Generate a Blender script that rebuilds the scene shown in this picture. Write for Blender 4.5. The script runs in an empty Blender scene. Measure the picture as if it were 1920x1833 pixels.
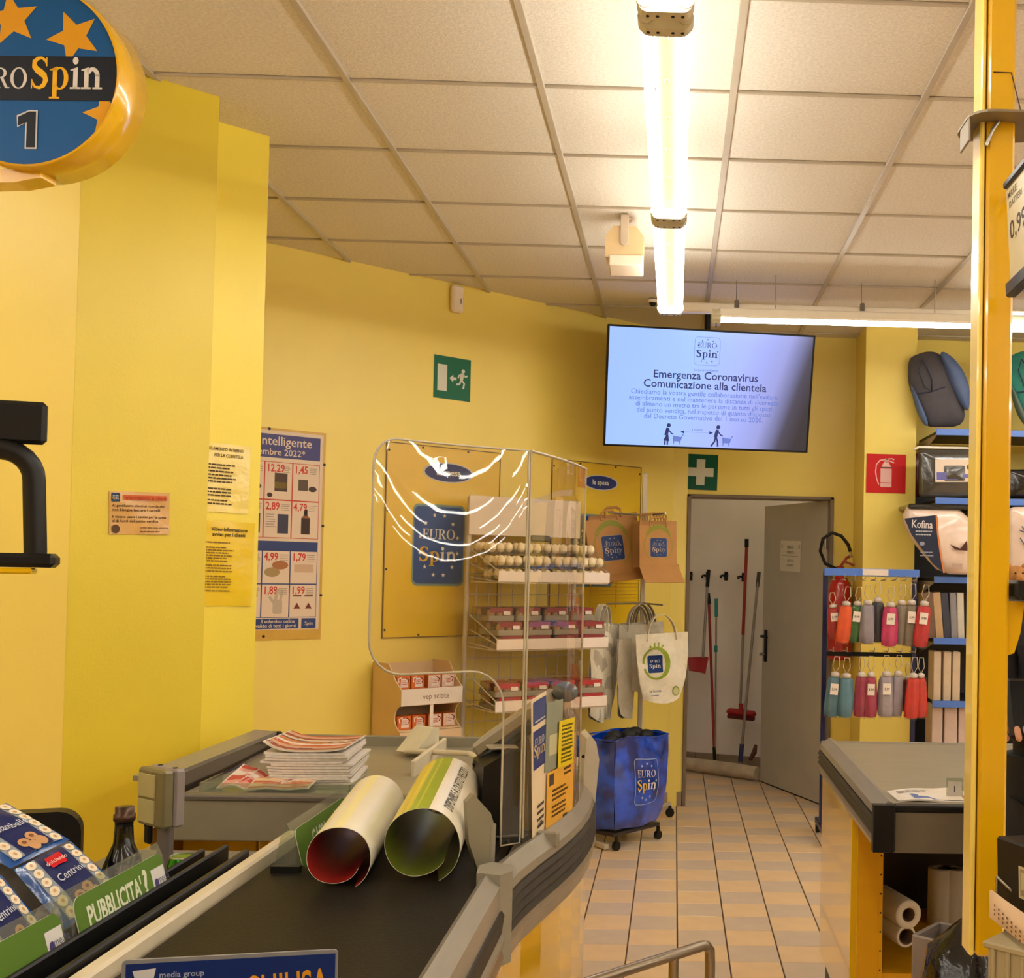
import bpy, math, random
from mathutils import Vector, Matrix
random.seed(7)
S = bpy.context.scene
COL = S.collection
PI = math.pi
# ------------------------------------------------------------------ camera, world, exposure
cam = bpy.data.cameras.new('camera')
co = bpy.data.objects.new('camera', cam); COL.objects.link(co)
cam.sensor_width = 36.0
cam.lens = 36.0 * 2180 / 1920
cam.shift_x = (960 - 1330) / 1920
cam.shift_y = (1020 - 916.5) / 1920
cam.clip_start = 0.05
cR = Vector((0.99936569, -0.02980334, 0.01949317)); cD = Vector((0.0201931, 0.02336724, -0.99952299)); cF = Vector((0.02933362, 0.99928261, 0.02395424))
m = Matrix.Identity(4)
for i in range(3):
    m[i][0] = cR[i]; m[i][1] = -cD[i]; m[i][2] = -cF[i]
m.translation = (0, 0, 1.53)
co.matrix_world = m
S.camera = co
S.view_settings.view_transform = 'Standard'
S.view_settings.look = 'None'
S.view_settings.gamma = 1.0
S.view_settings.use_curve_mapping = False
S.view_settings.exposure = 0.35
w = bpy.data.worlds.new('world'); S.world = w; w.use_nodes = True
w.node_tree.nodes['Background'].inputs[0].default_value = (1.0, 0.80, 0.52, 1)
w.node_tree.nodes['Background'].inputs[1].default_value = 0.08
LAMP_COL = (1.0, 0.965, 0.895)

# ------------------------------------------------------------------ colours and materials
def lin(c):
    return tuple((x / 255 / 12.92) if x / 255 <= 0.04045 else ((x / 255 + 0.055) / 1.055) ** 2.4 for x in c)
MATS = {}
def mat(name, col, rough=0.5, metal=0.0, var=0.06, scale=14.0, bump=0.0, coat=0.0, spec=0.5, trans=0.0, stretch=None, bscale=None, sharp=.2):
    if name in MATS: return MATS[name]
    M = bpy.data.materials.new(name); M.use_nodes = True; N = M.node_tree.nodes; L = M.node_tree.links
    b = N['Principled BSDF']
    tc = N.new('ShaderNodeTexCoord'); nz = N.new('ShaderNodeTexNoise'); nz.inputs['Scale'].default_value = scale; nz.inputs['Detail'].default_value = 5
    src = tc.outputs['Object']
    if stretch:
        mp = N.new('ShaderNodeMapping'); mp.inputs['Scale'].default_value = stretch; L.new(src, mp.inputs[0]); src = mp.outputs[0]
    L.new(src, nz.inputs['Vector'])
    c = lin(col)
    rp = N.new('ShaderNodeValToRGB'); e = rp.color_ramp.elements
    e[0].position = 0.5 - sharp; e[1].position = 0.5 + sharp
    e[0].color = tuple(max(0, x * (1 - var)) for x in c) + (1,); e[1].color = tuple(min(1, x * (1 + var)) for x in c) + (1,)
    L.new(nz.outputs[0], rp.inputs[0]); L.new(rp.outputs[0], b.inputs['Base Color'])
    b.inputs['Roughness'].default_value = rough; b.inputs['Metallic'].default_value = metal
    b.inputs['Specular IOR Level'].default_value = spec; b.inputs['Coat Weight'].default_value = coat; b.inputs['Coat Roughness'].default_value = 0.06
    b.inputs['Transmission Weight'].default_value = trans
    if bump:
        n2 = N.new('ShaderNodeTexNoise'); n2.inputs['Scale'].default_value = bscale or scale * 4; n2.inputs['Detail'].default_value = 3
        L.new(src, n2.inputs['Vector'])
        bp = N.new('ShaderNodeBump'); bp.inputs['Strength'].default_value = bump; bp.inputs['Distance'].default_value = 0.01
        L.new(n2.outputs[0], bp.inputs['Height']); L.new(bp.outputs[0], b.inputs['Normal'])
    MATS[name] = M
    return M
def emit(name, col, strength):
    if name in MATS: return MATS[name]
    M = bpy.data.materials.new(name); M.use_nodes = True; N = M.node_tree.nodes; L = M.node_tree.links
    N.remove(N['Principled BSDF']); e = N.new('ShaderNodeEmission'); e.inputs[0].default_value = tuple(col) + (1,); e.inputs[1].default_value = strength
    L.new(e.outputs[0], N['Material Output'].inputs[0]); MATS[name] = M; return M
def glass(name, tint, haze=0.04, ior=1.49, rough=0.02):
    if name in MATS: return MATS[name]
    M = bpy.data.materials.new(name); M.use_nodes = True; N = M.node_tree.nodes; L = M.node_tree.links
    N.remove(N['Principled BSDF'])
    t = N.new('ShaderNodeBsdfTransparent'); t.inputs[0].default_value = tuple(lin(tint)) + (1,)
    g = N.new('ShaderNodeBsdfGlossy'); g.inputs['Roughness'].default_value = rough
    d = N.new('ShaderNodeBsdfDiffuse'); d.inputs[0].default_value = (0.75, 0.74, 0.7, 1)
    nz = N.new('ShaderNodeTexNoise'); nz.inputs['Scale'].default_value = 3.0
    bp = N.new('ShaderNodeBump'); bp.inputs['Strength'].default_value = 0.02; bp.inputs['Distance'].default_value = 0.02
    L.new(nz.outputs[0], bp.inputs['Height']); L.new(bp.outputs[0], g.inputs['Normal'])
    ge = N.new('ShaderNodeNewGeometry'); fr0 = N.new('ShaderNodeFresnel'); fr0.inputs[0].default_value = ior
    iv = N.new('ShaderNodeMath'); iv.operation = 'SUBTRACT'; iv.inputs[0].default_value = 1.0; L.new(ge.outputs['Backfacing'], iv.inputs[1])
    fr = N.new('ShaderNodeMath'); fr.operation = 'MULTIPLY'; L.new(fr0.outputs[0], fr.inputs[0]); L.new(iv.outputs[0], fr.inputs[1])
    m1 = N.new('ShaderNodeMixShader'); m2 = N.new('ShaderNodeMixShader'); m1.inputs[0].default_value = haze
    L.new(t.outputs[0], m1.inputs[1]); L.new(d.outputs[0], m1.inputs[2])
    L.new(fr.outputs[0], m2.inputs[0]); L.new(m1.outputs[0], m2.inputs[1]); L.new(g.outputs[0], m2.inputs[2])
    L.new(m2.outputs[0], N['Material Output'].inputs[0]); MATS[name] = M; return M
def ink_mat(rough=0.45, name='printed_ink', emission=0.0):
    if name in MATS: return MATS[name]
    M = bpy.data.materials.new(name); M.use_nodes = True; N = M.node_tree.nodes; L = M.node_tree.links
    b = N['Principled BSDF']; a = N.new('ShaderNodeAttribute'); a.attribute_name = 'ink'
    nz = N.new('ShaderNodeTexNoise'); nz.inputs['Scale'].default_value = 60; mx = N.new('ShaderNodeMix'); mx.data_type = 'RGBA'; mx.blend_type = 'MULTIPLY'; mx.inputs[0].default_value = 0.06
    L.new(a.outputs[0], mx.inputs[6]); L.new(nz.outputs[0], mx.inputs[7]); L.new(mx.outputs[2], b.inputs['Base Color'])
    b.inputs['Roughness'].default_value = rough; b.inputs['Specular IOR Level'].default_value = .25
    if emission:
        L.new(a.outputs[0], b.inputs['Emission Color']); b.inputs['Emission Strength'].default_value = emission; b.inputs['Base Color'].default_value = (0.02, 0.02, 0.02, 1)
        L.remove(b.inputs['Base Color'].links[0])
    MATS[name] = M; return M

# ------------------------------------------------------------------ mesh building
def orth(z):
    z = Vector(z).normalized()
    a = Vector((0, 0, 1)) if abs(z.z) < 0.9 else Vector((1, 0, 0))
    x = a.cross(z).normalized(); return x, z.cross(x), z
class MB:
    def __init__(s): s.v = []; s.f = []; s.mi = []; s.sm = []
    def add(s, vs, fs, m=0, smooth=False, T=None):
        o = len(s.v)
        for p in vs:
            p = Vector(p); s.v.append(T @ p if T is not None else p)
        for f in fs: s.f.append(tuple(i + o for i in f)); s.mi.append(m); s.sm.append(smooth)
        return s
    def box(s, c, d, m=0, bev=0.0, T=None):
        hx, hy, hz = d[0] / 2, d[1] / 2, d[2] / 2; cx, cy, cz = c
        if bev <= 0:
            vs = [(cx + hx * i, cy + hy * j, cz + hz * k) for i in (-1, 1) for j in (-1, 1) for k in (-1, 1)]
            fs = [(0, 1, 3, 2), (4, 6, 7, 5), (0, 4, 5, 1), (2, 3, 7, 6), (0, 2, 6, 4), (1, 5, 7, 3)]
            return s.add(vs, fs, m, False, T)
        b = min(bev, hx * .95, hy * .95, hz * .95); vs = []; ix = {}
        for i in (-1, 1):
            for j in (-1, 1):
                for k in (-1, 1):
                    for a in range(3):
                        q = [hx - b, hy - b, hz - b]; q[a] = (hx, hy, hz)[a]
                        ix[(i, j, k, a)] = len(vs); vs.append((cx + q[0] * i, cy + q[1] * j, cz + q[2] * k))
        fs = []
        for a in range(3):
            b1, c1 = (a + 1) % 3, (a + 2) % 3
            for sg in (-1, 1):
                def key(p, q):
                    t = [0, 0, 0]; t[a] = sg; t[b1] = p; t[c1] = q; return (t[0], t[1], t[2], a)
                f = [ix[key(-1, -1)], ix[key(1, -1)], ix[key(1, 1)], ix[key(-1, 1)]]
                fs.append(tuple(f if sg > 0 else f[::-1]))
            for p in (-1, 1):
                for q in (-1, 1):
                    def k2(sgn, ax):
                        t = [0, 0, 0]; t[a] = sgn; t[b1] = p; t[c1] = q; return ix[(t[0], t[1], t[2], ax)]
                    f = [k2(-1, b1), k2(1, b1), k2(1, c1), k2(-1, c1)]
                    fs.append(tuple(f if p * q > 0 else f[::-1]))
        for i in (-1, 1):
            for j in (-1, 1):
                for k in (-1, 1):
                    f = [ix[(i, j, k, a)] for a in range(3)]
                    fs.append(tuple(f if i * j * k > 0 else f[::-1]))
        return s.add(vs, fs, m, False, T)
    def cyl(s, p0, p1, r0, r1=None, n=12, m=0, caps=True, T=None):
        r1 = r0 if r1 is None else r1; p0 = Vector(p0); p1 = Vector(p1); x, y, z = orth(p1 - p0); vs = []
        for p, r in ((p0, r0), (p1, r1)):
            for k in range(n):
                a = 2 * PI * k / n; vs.append(p + x * (r * math.cos(a)) + y * (r * math.sin(a)))
        s.add(vs, [(k, (k + 1) % n, n + (k + 1) % n, n + k) for k in range(n)], m, True, T)
        if caps: s.add(vs, [tuple(range(n))[::-1], tuple(range(n, 2 * n))], m, False, T)
        return s
    def tube(s, path, r, n=8, m=0, closed=False, T=None, caps=True):
        P = [Vector(p) for p in path]; K = len(P); vs = []; x = None
        for i, p in enumerate(P):
            a = P[(i - 1) % K] if (i or closed) else p; b = P[(i + 1) % K] if (i < K - 1 or closed) else p
            t = (b - a).normalized()
            if x is None: x = orth(t)[0]
            x = (x - t * x.dot(t)).normalized(); y = t.cross(x); rr = r[i] if isinstance(r, (list, tuple)) else r
            for k in range(n):
                q = 2 * PI * k / n; vs.append(p + x * (rr * math.cos(q)) + y * (rr * math.sin(q)))
        fs = []
        for i in range(K if closed else K - 1):
            j = (i + 1) % K
            for k in range(n): fs.append((i * n + k, i * n + (k + 1) % n, j * n + (k + 1) % n, j * n + k))
        s.add(vs, fs, m, True, T)
        if not closed and caps: s.add(vs, [tuple(range(n))[::-1], tuple(range((K - 1) * n, K * n))], m, False, T)
        return s
    def lathe(s, prof, n=20, m=0, T=None, sx=1, sy=1, fold=None, caps=True):
        vs = []; K = len(prof)
        for i, (r, z) in enumerate(prof):
            for k in range(n):
                a = 2 * PI * k / n; rr = r * (fold(a, i) if fold else 1); vs.append((rr * math.cos(a) * sx, rr * math.sin(a) * sy, z))
        fs = [(i * n + k, i * n + (k + 1) % n, (i + 1) * n + (k + 1) % n, (i + 1) * n + k) for i in range(K - 1) for k in range(n)]
        s.add(vs, fs, m, True, T)
        cap = []
        if prof[0][0] > 1e-5: cap.append(tuple(range(n))[::-1])
        if prof[-1][0] > 1e-5: cap.append(tuple(range((K - 1) * n, K * n)))
        if cap and caps: s.add(vs, cap, m, False, T)
        return s
    def prism(s, poly, z0, z1, m=0, T=None, ms=None):
        n = len(poly)
        ar = sum(poly[i][0] * poly[(i + 1) % n][1] - poly[(i + 1) % n][0] * poly[i][1] for i in range(n))
        if ar < 0: poly = poly[::-1]
        vs = [(p[0], p[1], z0) for p in poly] + [(p[0], p[1], z1) for p in poly]
        s.add(vs, [tuple(range(n))[::-1], tuple(range(n, 2 * n))], m, False, T)
        s.add(vs, [(i, (i + 1) % n, n + (i + 1) % n, n + i) for i in range(n)], m if ms is None else ms, False, T)
        return s
    def sheet(s, fn, nu, nv, th=0.0, m=0, m2=None, T=None, smooth=True):
        g = [[Vector(fn(i / nu, j / nv)) for i in range(nu + 1)] for j in range(nv + 1)]
        def nrm(i, j):
            a = g[j][min(i + 1, nu)] - g[j][max(i - 1, 0)]; b = g[min(j + 1, nv)][i] - g[max(j - 1, 0)][i]
            return a.cross(b).normalized()
        W = nu + 1
        top = [g[j][i] + nrm(i, j) * (th / 2) for j in range(nv + 1) for i in range(nu + 1)]
        fs = [(j * W + i, j * W + i + 1, (j + 1) * W + i + 1, (j + 1) * W + i) for j in range(nv) for i in range(nu)]
        s.add(top, fs, m, smooth, T)
        if th:
            bot = [g[j][i] - nrm(i, j) * (th / 2) for j in range(nv + 1) for i in range(nu + 1)]
            s.add(bot, [f[::-1] for f in fs], m if m2 is None else m2, smooth, T)
            rim = [(0, i) for i in range(nu)] + [(j, nu) for j in range(nv)] + [(nv, i) for i in range(nu, 0, -1)] + [(j, 0) for j in range(nv, 0, -1)]
            o = len(top); vs = top + bot; R = len(rim); ef = []
            for k in range(R):
                a = rim[k][0] * W + rim[k][1]; b = rim[(k + 1) % R][0] * W + rim[(k + 1) % R][1]
                ef.append((a, o + a, o + b, b))
            s.add(vs, ef, m, False, T)
        return s
    def ball(s, c, r, n=12, k=8, m=0, sq=(1, 1, 1), T=None):
        prof = [(max(1e-6, math.sin(PI * i / k)), -math.cos(PI * i / k)) for i in range(k + 1)]
        A = Matrix.Translation(c) @ Matrix.Diagonal((r * sq[0], r * sq[1], r * sq[2], 1))
        return s.lathe(prof, n, m, (T @ A) if T is not None else A)
    def mesh(s, name, mats):
        me = bpy.data.meshes.new(name)
        me.from_pydata([tuple(p) for p in s.v], [], s.f)
        for x in mats: me.materials.append(x)
        me.polygons.foreach_set('material_index', s.mi); me.polygons.foreach_set('use_smooth', s.sm); me.update()
        return me
    def build(s, name, mats, parent=None, world=True, **kw):
        if not isinstance(mats, (list, tuple)): mats = [mats]
        if parent is not None and world:
            I = wm(parent).inverted(); s.v = [I @ p for p in s.v]
        return link(name, s.mesh(name, mats), parent, **kw)
def wm(o):
    M = o.matrix_basis.copy()
    while o.parent: o = o.parent; M = o.matrix_basis @ M
    return M
def link(name, me, parent=None, label=None, cat=None, group=None, kind=None):
    o = bpy.data.objects.new(name, me); COL.objects.link(o)
    if parent is not None: o.parent = parent
    tag(o, label, cat, group, kind); return o
def tag(o, label=None, cat=None, group=None, kind=None):
    if label: o['label'] = label
    if cat: o['category'] = cat
    if group: o['group'] = group
    if kind: o['kind'] = kind
    return o
def thing(name, label, cat, loc=(0, 0, 0), rz=0.0, group=None, M=None):
    o = link(name, None, None, label, cat, group)
    if M is not None: o.matrix_basis = M
    else: o.location = loc; o.rotation_euler = (0, 0, rz)
    o.empty_display_size = 0.05
    return o
def frame(tl, tr, bl):
    # local frame of a flat rectangle: x to the right, y up, z towards the viewer; origin at the centre
    tl, tr, bl = Vector(tl), Vector(tr), Vector(bl); x = (tr - tl); w = x.length; x.normalize(); y = tl - bl; y = y - x * y.dot(x); h = y.length; y.normalize(); z = x.cross(y)
    c = tl + x * (w / 2) - y * (h / 2); M = Matrix.Identity(4)
    for i in range(3): M[i][0] = x[i]; M[i][1] = y[i]; M[i][2] = z[i]; M[i][3] = c[i]
    return M, w, h
def rot(axis, deg): return Matrix.Rotation(math.radians(deg), 4, axis)
def tr(*p): return Matrix.Translation(p)
def basis(o, x, y, z):
    M = Matrix.Identity(4)
    for i in range(3): M[i][0] = x[i]; M[i][1] = y[i]; M[i][2] = z[i]; M[i][3] = o[i]
    return M
UP = Vector((0, 0, 1))

# ------------------------------------------------------------------ flat print (lettering, posters)
_tc = {}
def textmesh(s, bold=0.0):
    k = (s, bold)
    if k not in _tc:
        cu = bpy.data.curves.new('t', 'FONT'); cu.body = s; cu.size = 1; cu.resolution_u = 2; cu.offset = bold
        ob = bpy.data.objects.new('t', cu); me = ob.to_mesh()
        _tc[k] = ([(v.co.x, v.co.y) for v in me.vertices], [tuple(p.vertices) for p in me.polygons])
        ob.to_mesh_clear(); bpy.data.objects.remove(ob); bpy.data.curves.remove(cu)
    return _tc[k]
def rrect(x0, y0, x1, y1, r, n=5):
    P = []
    for cx, cy, a in ((x1 - r, y1 - r, 0), (x0 + r, y1 - r, 90), (x0 + r, y0 + r, 180), (x1 - r, y0 + r, 270)):
        for i in range(n + 1):
            t = math.radians(a + 90 * i / n); P.append((cx + r * math.cos(t), cy + r * math.sin(t)))
    return P
def ell(cx, cy, rx, ry, n=24, a0=0, a1=360):
    full = abs(a1 - a0) >= 360
    return [(cx + rx * math.cos(math.radians(a0 + (a1 - a0) * i / n)), cy + ry * math.sin(math.radians(a0 + (a1 - a0) * i / n))) for i in range(n if full else n + 1)]
def starpts(cx, cy, r, rot0=90, k=0.42):
    return [(cx + (r if i % 2 == 0 else r * k) * math.cos(math.radians(rot0 + 36 * i)), cy + (r if i % 2 == 0 else r * k) * math.sin(math.radians(rot0 + 36 * i))) for i in range(10)]
def strokepoly(pts, wd):
    out = []
    for i in range(len(pts) - 1):
        (x0, y0), (x1, y1) = pts[i], pts[i + 1]
        def nn(j):
            a = pts[max(j - 1, 0)]; b = pts[min(j + 1, len(pts) - 1)]; dx, dy = b[0] - a[0], b[1] - a[1]; l = math.hypot(dx, dy) or 1; return -dy / l, dx / l
        n0, n1 = nn(i), nn(i + 1); w0 = (wd[i] if isinstance(wd, list) else wd) / 2; w1 = (wd[i + 1] if isinstance(wd, list) else wd) / 2
        out.append([(x0 + n0[0] * w0, y0 + n0[1] * w0), (x0 - n0[0] * w0, y0 - n0[1] * w0), (x1 - n1[0] * w1, y1 - n1[1] * w1), (x1 + n1[0] * w1, y1 + n1[1] * w1)])
    return out
def ringpoly(cx, cy, ox, oy, ix, iy, a0=0, a1=360, n=20, sh=0):
    out = []
    for i in range(n):
        a, b = math.radians(a0 + (a1 - a0) * i / n), math.radians(a0 + (a1 - a0) * (i + 1) / n)
        out.append([(cx + ox * math.cos(a), cy + oy * math.sin(a)), (cx + ox * math.cos(b), cy + oy * math.sin(b)), (cx + sh + ix * math.cos(b), cy + iy * math.sin(b)), (cx + sh + ix * math.cos(a), cy + iy * math.sin(a))])
    return out
def R4(a, b, c, d): return [(a, b), (c, b), (c, d), (a, d)]
def glyph(ch):
    if ch == 'E': return .56, [R4(.08, 0, .2, .7), R4(0, 0, .5, .04), R4(0, .66, .48, .7), R4(.2, .33, .36, .375), R4(.35, .26, .385, .45), [(.5, 0), (.52, .19), (.485, .19), (.42, .04), (.42, 0)], [(.48, .7), (.4, .7), (.4, .66), (.455, .52), (.49, .52)]]
    if ch == 'U': return .7, [R4(.07, .2, .19, .7), R4(0, .66, .26, .7), R4(.52, .2, .57, .7), R4(.45, .66, .65, .7)] + ringpoly(.32, .21, .25, .22, .2, .17, 180, 360, 12, -.0)
    if ch == 'R': return .66, [R4(.08, 0, .2, .7), R4(0, 0, .28, .04), R4(0, .66, .25, .7), [(.27, .34), (.39, .36), (.58, .04), (.66, .04), (.66, 0), (.48, 0)]] + ringpoly(.24, .515, .29, .185, .16, .145, -90, 90, 12)
    if ch == 'O': return .76, ringpoly(.37, .35, .35, .365, .215, .325)
    if ch == 'S':
        pts = [(.46, .53), (.42, .63), (.31, .69), (.19, .67), (.1, .6), (.1, .5), (.18, .42), (.29, .36), (.4, .29), (.44, .19), (.38, .08), (.26, .02), (.13, .04), (.05, .13), (.03, .2)]
        return .55, strokepoly(pts, [.03, .07, .06, .09, .13, .15, .15, .16, .15, .15, .12, .07, .06, .07, .03]) + [R4(.44, .5, .475, .7), R4(.015, .0, .05, .21)]
    if ch == 'p': return .6, [R4(.09, -.2, .22, .46), R4(0, -.22, .3, -.18), [(0, .43), (.22, .5), (.22, .43), (.09, .41), (0, .41)]] + ringpoly(.3, .235, .25, .255, .12, .215, -140, 140, 18)
    if ch == 'i': return .32, [R4(.09, 0, .22, .44), R4(0, 0, .3, .04), [(0, .43), (.22, .49), (.22, .42), (0, .41)], ell(.15, .63, .085, .085, 12)]
    if ch == 'n': return .64, [R4(.09, 0, .22, .44), R4(0, 0, .29, .04), [(0, .43), (.22, .49), (.22, .42), (0, .41)], R4(.41, 0, .54, .34), R4(.34, 0, .62, .04)] + ringpoly(.33, .28, .21, .21, .08, .12, 0, 150, 10)
    return .3, []
class Print:
    def __init__(s, eps=0.0004): s.v = []; s.f = []; s.c = []; s.eps = eps; s.z = eps
    def up(s): s.z += s.eps; return s
    def poly(s, pts, col):
        o = len(s.v); s.v += [(p[0], p[1], s.z) for p in pts]
        ar = sum(pts[i][0] * pts[(i + 1) % len(pts)][1] - pts[(i + 1) % len(pts)][0] * pts[i][1] for i in range(len(pts)))
        ids = list(range(o, o + len(pts))); s.f.append(tuple(ids if ar > 0 else ids[::-1])); s.c.append(lin(col)); return s
    def polys(s, L, col):
        for p in L: s.poly(p, col)
        return s
    def rect(s, x0, y0, x1, y1, col): return s.poly(R4(min(x0, x1), min(y0, y1), max(x0, x1), max(y0, y1)), col)
    def rr(s, x0, y0, x1, y1, r, col): return s.poly(rrect(x0, y0, x1, y1, r), col)
    def ell(s, cx, cy, rx, ry, col, n=20): return s.poly(ell(cx, cy, rx, ry, n), col)
    def star(s, cx, cy, r, col, rot0=90): return s.poly(starpts(cx, cy, r, rot0), col)
    def line(s, pts, wd, col): return s.polys(strokepoly(pts, wd), col)
    def text(s, t, x, y, size, col, al='l', bold=0.0, sx=1.0, ang=0.0):
        vs, fs = textmesh(t, bold)
        if not vs: return s
        w0 = max(v[0] for v in vs); off = {'l': 0, 'c': -w0 / 2, 'r': -w0}[al]; ca, sa = math.cos(math.radians(ang)), math.sin(math.radians(ang))
        o = len(s.v)
        for a, b in vs:
            a = (a + off) * size * sx; b = b * size; s.v.append((x + a * ca - b * sa, y + a * sa + b * ca, s.z))
        c = lin(col)
        for f in fs: s.f.append(tuple(i + o for i in f)); s.c.append(c)
        return s
    def serif(s, t, x, y, size, cols, al='c', sx=1.0):
        G = [glyph(ch) for ch in t]; W = sum(g[0] for g in G) * size * sx; x0 = x - {'l': 0, 'c': W / 2, 'r': W}[al]
        for k, (adv, P) in enumerate(G):
            col = cols[k] if isinstance(cols, list) else cols
            s.polys([[(x0 + px * size * sx, y + py * size) for px, py in p] for p in P], col); x0 += adv * size * sx
        return s
    def logo(s, cx, cy, hw, hh, blue=(30, 75, 150), white=(235, 230, 220), gold=(225, 180, 40), border=None, stars=True, ring=12):
        if border: s.rr(cx - hw * 1.06, cy - hh * 1.06, cx + hw * 1.06, cy + hh * 1.06, hw * .22, border).up()
        s.rr(cx - hw, cy - hh, cx + hw, cy + hh, hw * .2, blue).up()
        s.serif('EURO', cx, cy + hh * .16, hw * .5, white); s.serif('Spin', cx - hw * .02, cy - hh * .42, hw * .72, [gold, gold, white, white])
        if stars:
            for k in range(ring):
                a = 2 * PI * k / ring + .26; s.star(cx + hw * .78 * math.cos(a), cy + hh * .8 * math.sin(a), hw * .085, white)
        return s.up()
    def lines(s, x0, x1, y0, dy, n, col, h=.35, rag=.25):
        # rows of unreadable small print
        for k in range(n):
            e = x1 - (x1 - x0) * random.random() * rag; x = x0
            while x < e - 1e-6:
                l = (x1 - x0) * random.uniform(.06, .16); s.rect(x, y0 - k * dy, min(x + l, e), y0 - k * dy + dy * h, col); x += l + (x1 - x0) * .02
        return s
    def refine(s, L_):
        import bmesh
        bm = bmesh.new(); vv = [bm.verts.new(p) for p in s.v]; lay = bm.faces.layers.int.new('c')
        for f, i in zip(s.f, range(len(s.f))):
            try: bf = bm.faces.new([vv[k] for k in f]); bf[lay] = i
            except ValueError: pass
        bmesh.ops.triangulate(bm, faces=bm.faces[:])
        for _ in range(5):
            es = [e for e in bm.edges if e.calc_length() > L_]
            if not es: break
            bmesh.ops.subdivide_edges(bm, edges=es, cuts=1); bmesh.ops.triangulate(bm, faces=bm.faces[:])
        bm.verts.index_update(); C0 = s.c
        s.v = [tuple(v.co) for v in bm.verts]; s.f = [tuple(v.index for v in f.verts) for f in bm.faces]; s.c = [C0[f[lay]] for f in bm.faces]; bm.free(); return s
    def build(s, name, parent, M=None, mat_=None, warp=None, fine=0, **kw):
        if fine: s.refine(fine)
        me = bpy.data.meshes.new(name); V = s.v
        if warp: V = [warp(*p) for p in V]
        if M is not None: V = [tuple(M @ Vector(p)) for p in V]
        me.from_pydata(V, [], s.f); at = me.color_attributes.new('ink', 'FLOAT_COLOR', 'CORNER')
        dat = []
        for p in me.polygons: dat += [x for _ in p.vertices for x in (*s.c[p.index], 1.0)]
        at.data.foreach_set('color', dat); me.materials.append(mat_ or ink_mat()); me.update()
        return link(name, me, parent, **kw)
def plate(name, label, cat, tl, tr_, bl, th, m, bev=0.0, round_=0.0, group=None):
    M, w_, h_ = frame(tl, tr_, bl)
    o = thing(name, label, cat, M=M, group=group)
    b = MB()
    if round_: b.prism(rrect(-w_ / 2, -h_ / 2, w_ / 2, h_ / 2, round_), -th, 0)
    else: b.box((0, 0, -th / 2), (w_, h_, th), bev=bev)
    return o, b, w_, h_
# ------------------------------------------------------------------ materials of the setting
H = 3.0925
WALL_Y = mat('yellow_wall_paint', (240, 214, 104), .38, var=.02, scale=3, bump=.05, bscale=120, spec=.4)
WALL_SHADE = mat('shaded_yellow_wall', (226, 200, 56), .33, var=.02, scale=3, bump=.05, bscale=120, spec=.45)  # darker yellow of one pier face: shade put into its colour
WHITE_W = mat('white_back_room_paint', (240, 232, 226), .6, var=.05, scale=2)
TILE_C = mat('mineral_fibre_tile', (226, 216, 200), .9, var=.10, scale=90, bump=.25, bscale=160)
BAR = mat('ceiling_grid_enamel', (186, 172, 150), .34, var=.03)
GROUT = mat('dark_floor_grout', (92, 66, 46), .8, var=.15, scale=40)
BEIGE_T = mat('beige_floor_tile', (234, 200, 154), .32, var=.05, scale=9, spec=.5)
GREY_T = mat('greyish_floor_tile', (212, 190, 166), .32, var=.05, scale=9, spec=.5)
SKIRT = mat('grey_skirting_tile', (150, 132, 112), .35, var=.1, scale=12)
def checker_mat():
    M = bpy.data.materials.new('chequered_floor_beyond'); M.use_nodes = True; N = M.node_tree.nodes; L = M.node_tree.links; b = N['Principled BSDF']
    tc = N.new('ShaderNodeTexCoord'); mp = N.new('ShaderNodeMapping'); mp.inputs['Scale'].default_value = (1 / .204, 1 / .2008, 1)
    mp.inputs['Location'].default_value = (-.042 / .204, -4.608 / .2008, .5)
    ch = N.new('ShaderNodeTexChecker'); ch.inputs['Scale'].default_value = 1.0
    ch.inputs[1].default_value = lin((234, 200, 154)) + (1,); ch.inputs[2].default_value = lin((212, 190, 166)) + (1,)
    L.new(tc.outputs['Object'], mp.inputs[0]); L.new(mp.outputs[0], ch.inputs[0]); L.new(ch.outputs[0], b.inputs['Base Color']); b.inputs['Roughness'].default_value = .32
    return M

# ------------------------------------------------------------------ floor
TX0, TXP, TY0, TYP = .042, .204, 4.608, .2008
XA, XB, YA, YB = TX0 - 5 * TXP, TX0 + 7 * TXP, TY0 - 2 * TYP, TY0 + 22 * TYP
fb = MB()
fb.box(((XA + XB) / 2, (YA + YB) / 2, -.03), (XB - XA, YB - YA, .05), 0)
for x0, x1, y0, y1 in ((-6, XA, -9.6, 10.2), (XB, 20.2, -9.6, 10.2), (XA, XB, -9.6, YA), (XA, XB, YB, 10.2)):
    fb.box(((x0 + x1) / 2, (y0 + y1) / 2, -.0275), (x1 - x0, y1 - y0, .055), 1)
floor = fb.build('floor', [GROUT, checker_mat()], kind='structure')
ft = {}
for c, mm in ((0, BEIGE_T), (1, GREY_T)):
    t = MB(); t.box((0, 0, -.004), (TXP - .006, TYP - .003, .008), 0, .0012); ft[c] = t.mesh('floor_tile', [mm])
for i in range(-5, 7):
    for j in range(-2, 22):
        o = link('floor_tile', ft[(i + j) % 2], floor)
        o.location = (TX0 + (i + .5) * TXP, TY0 + (j + .5) * TYP, -.0001 - .0006 * random.random()); o.rotation_euler = (random.uniform(-.002, .002), random.uniform(-.002, .002), 0)

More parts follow.
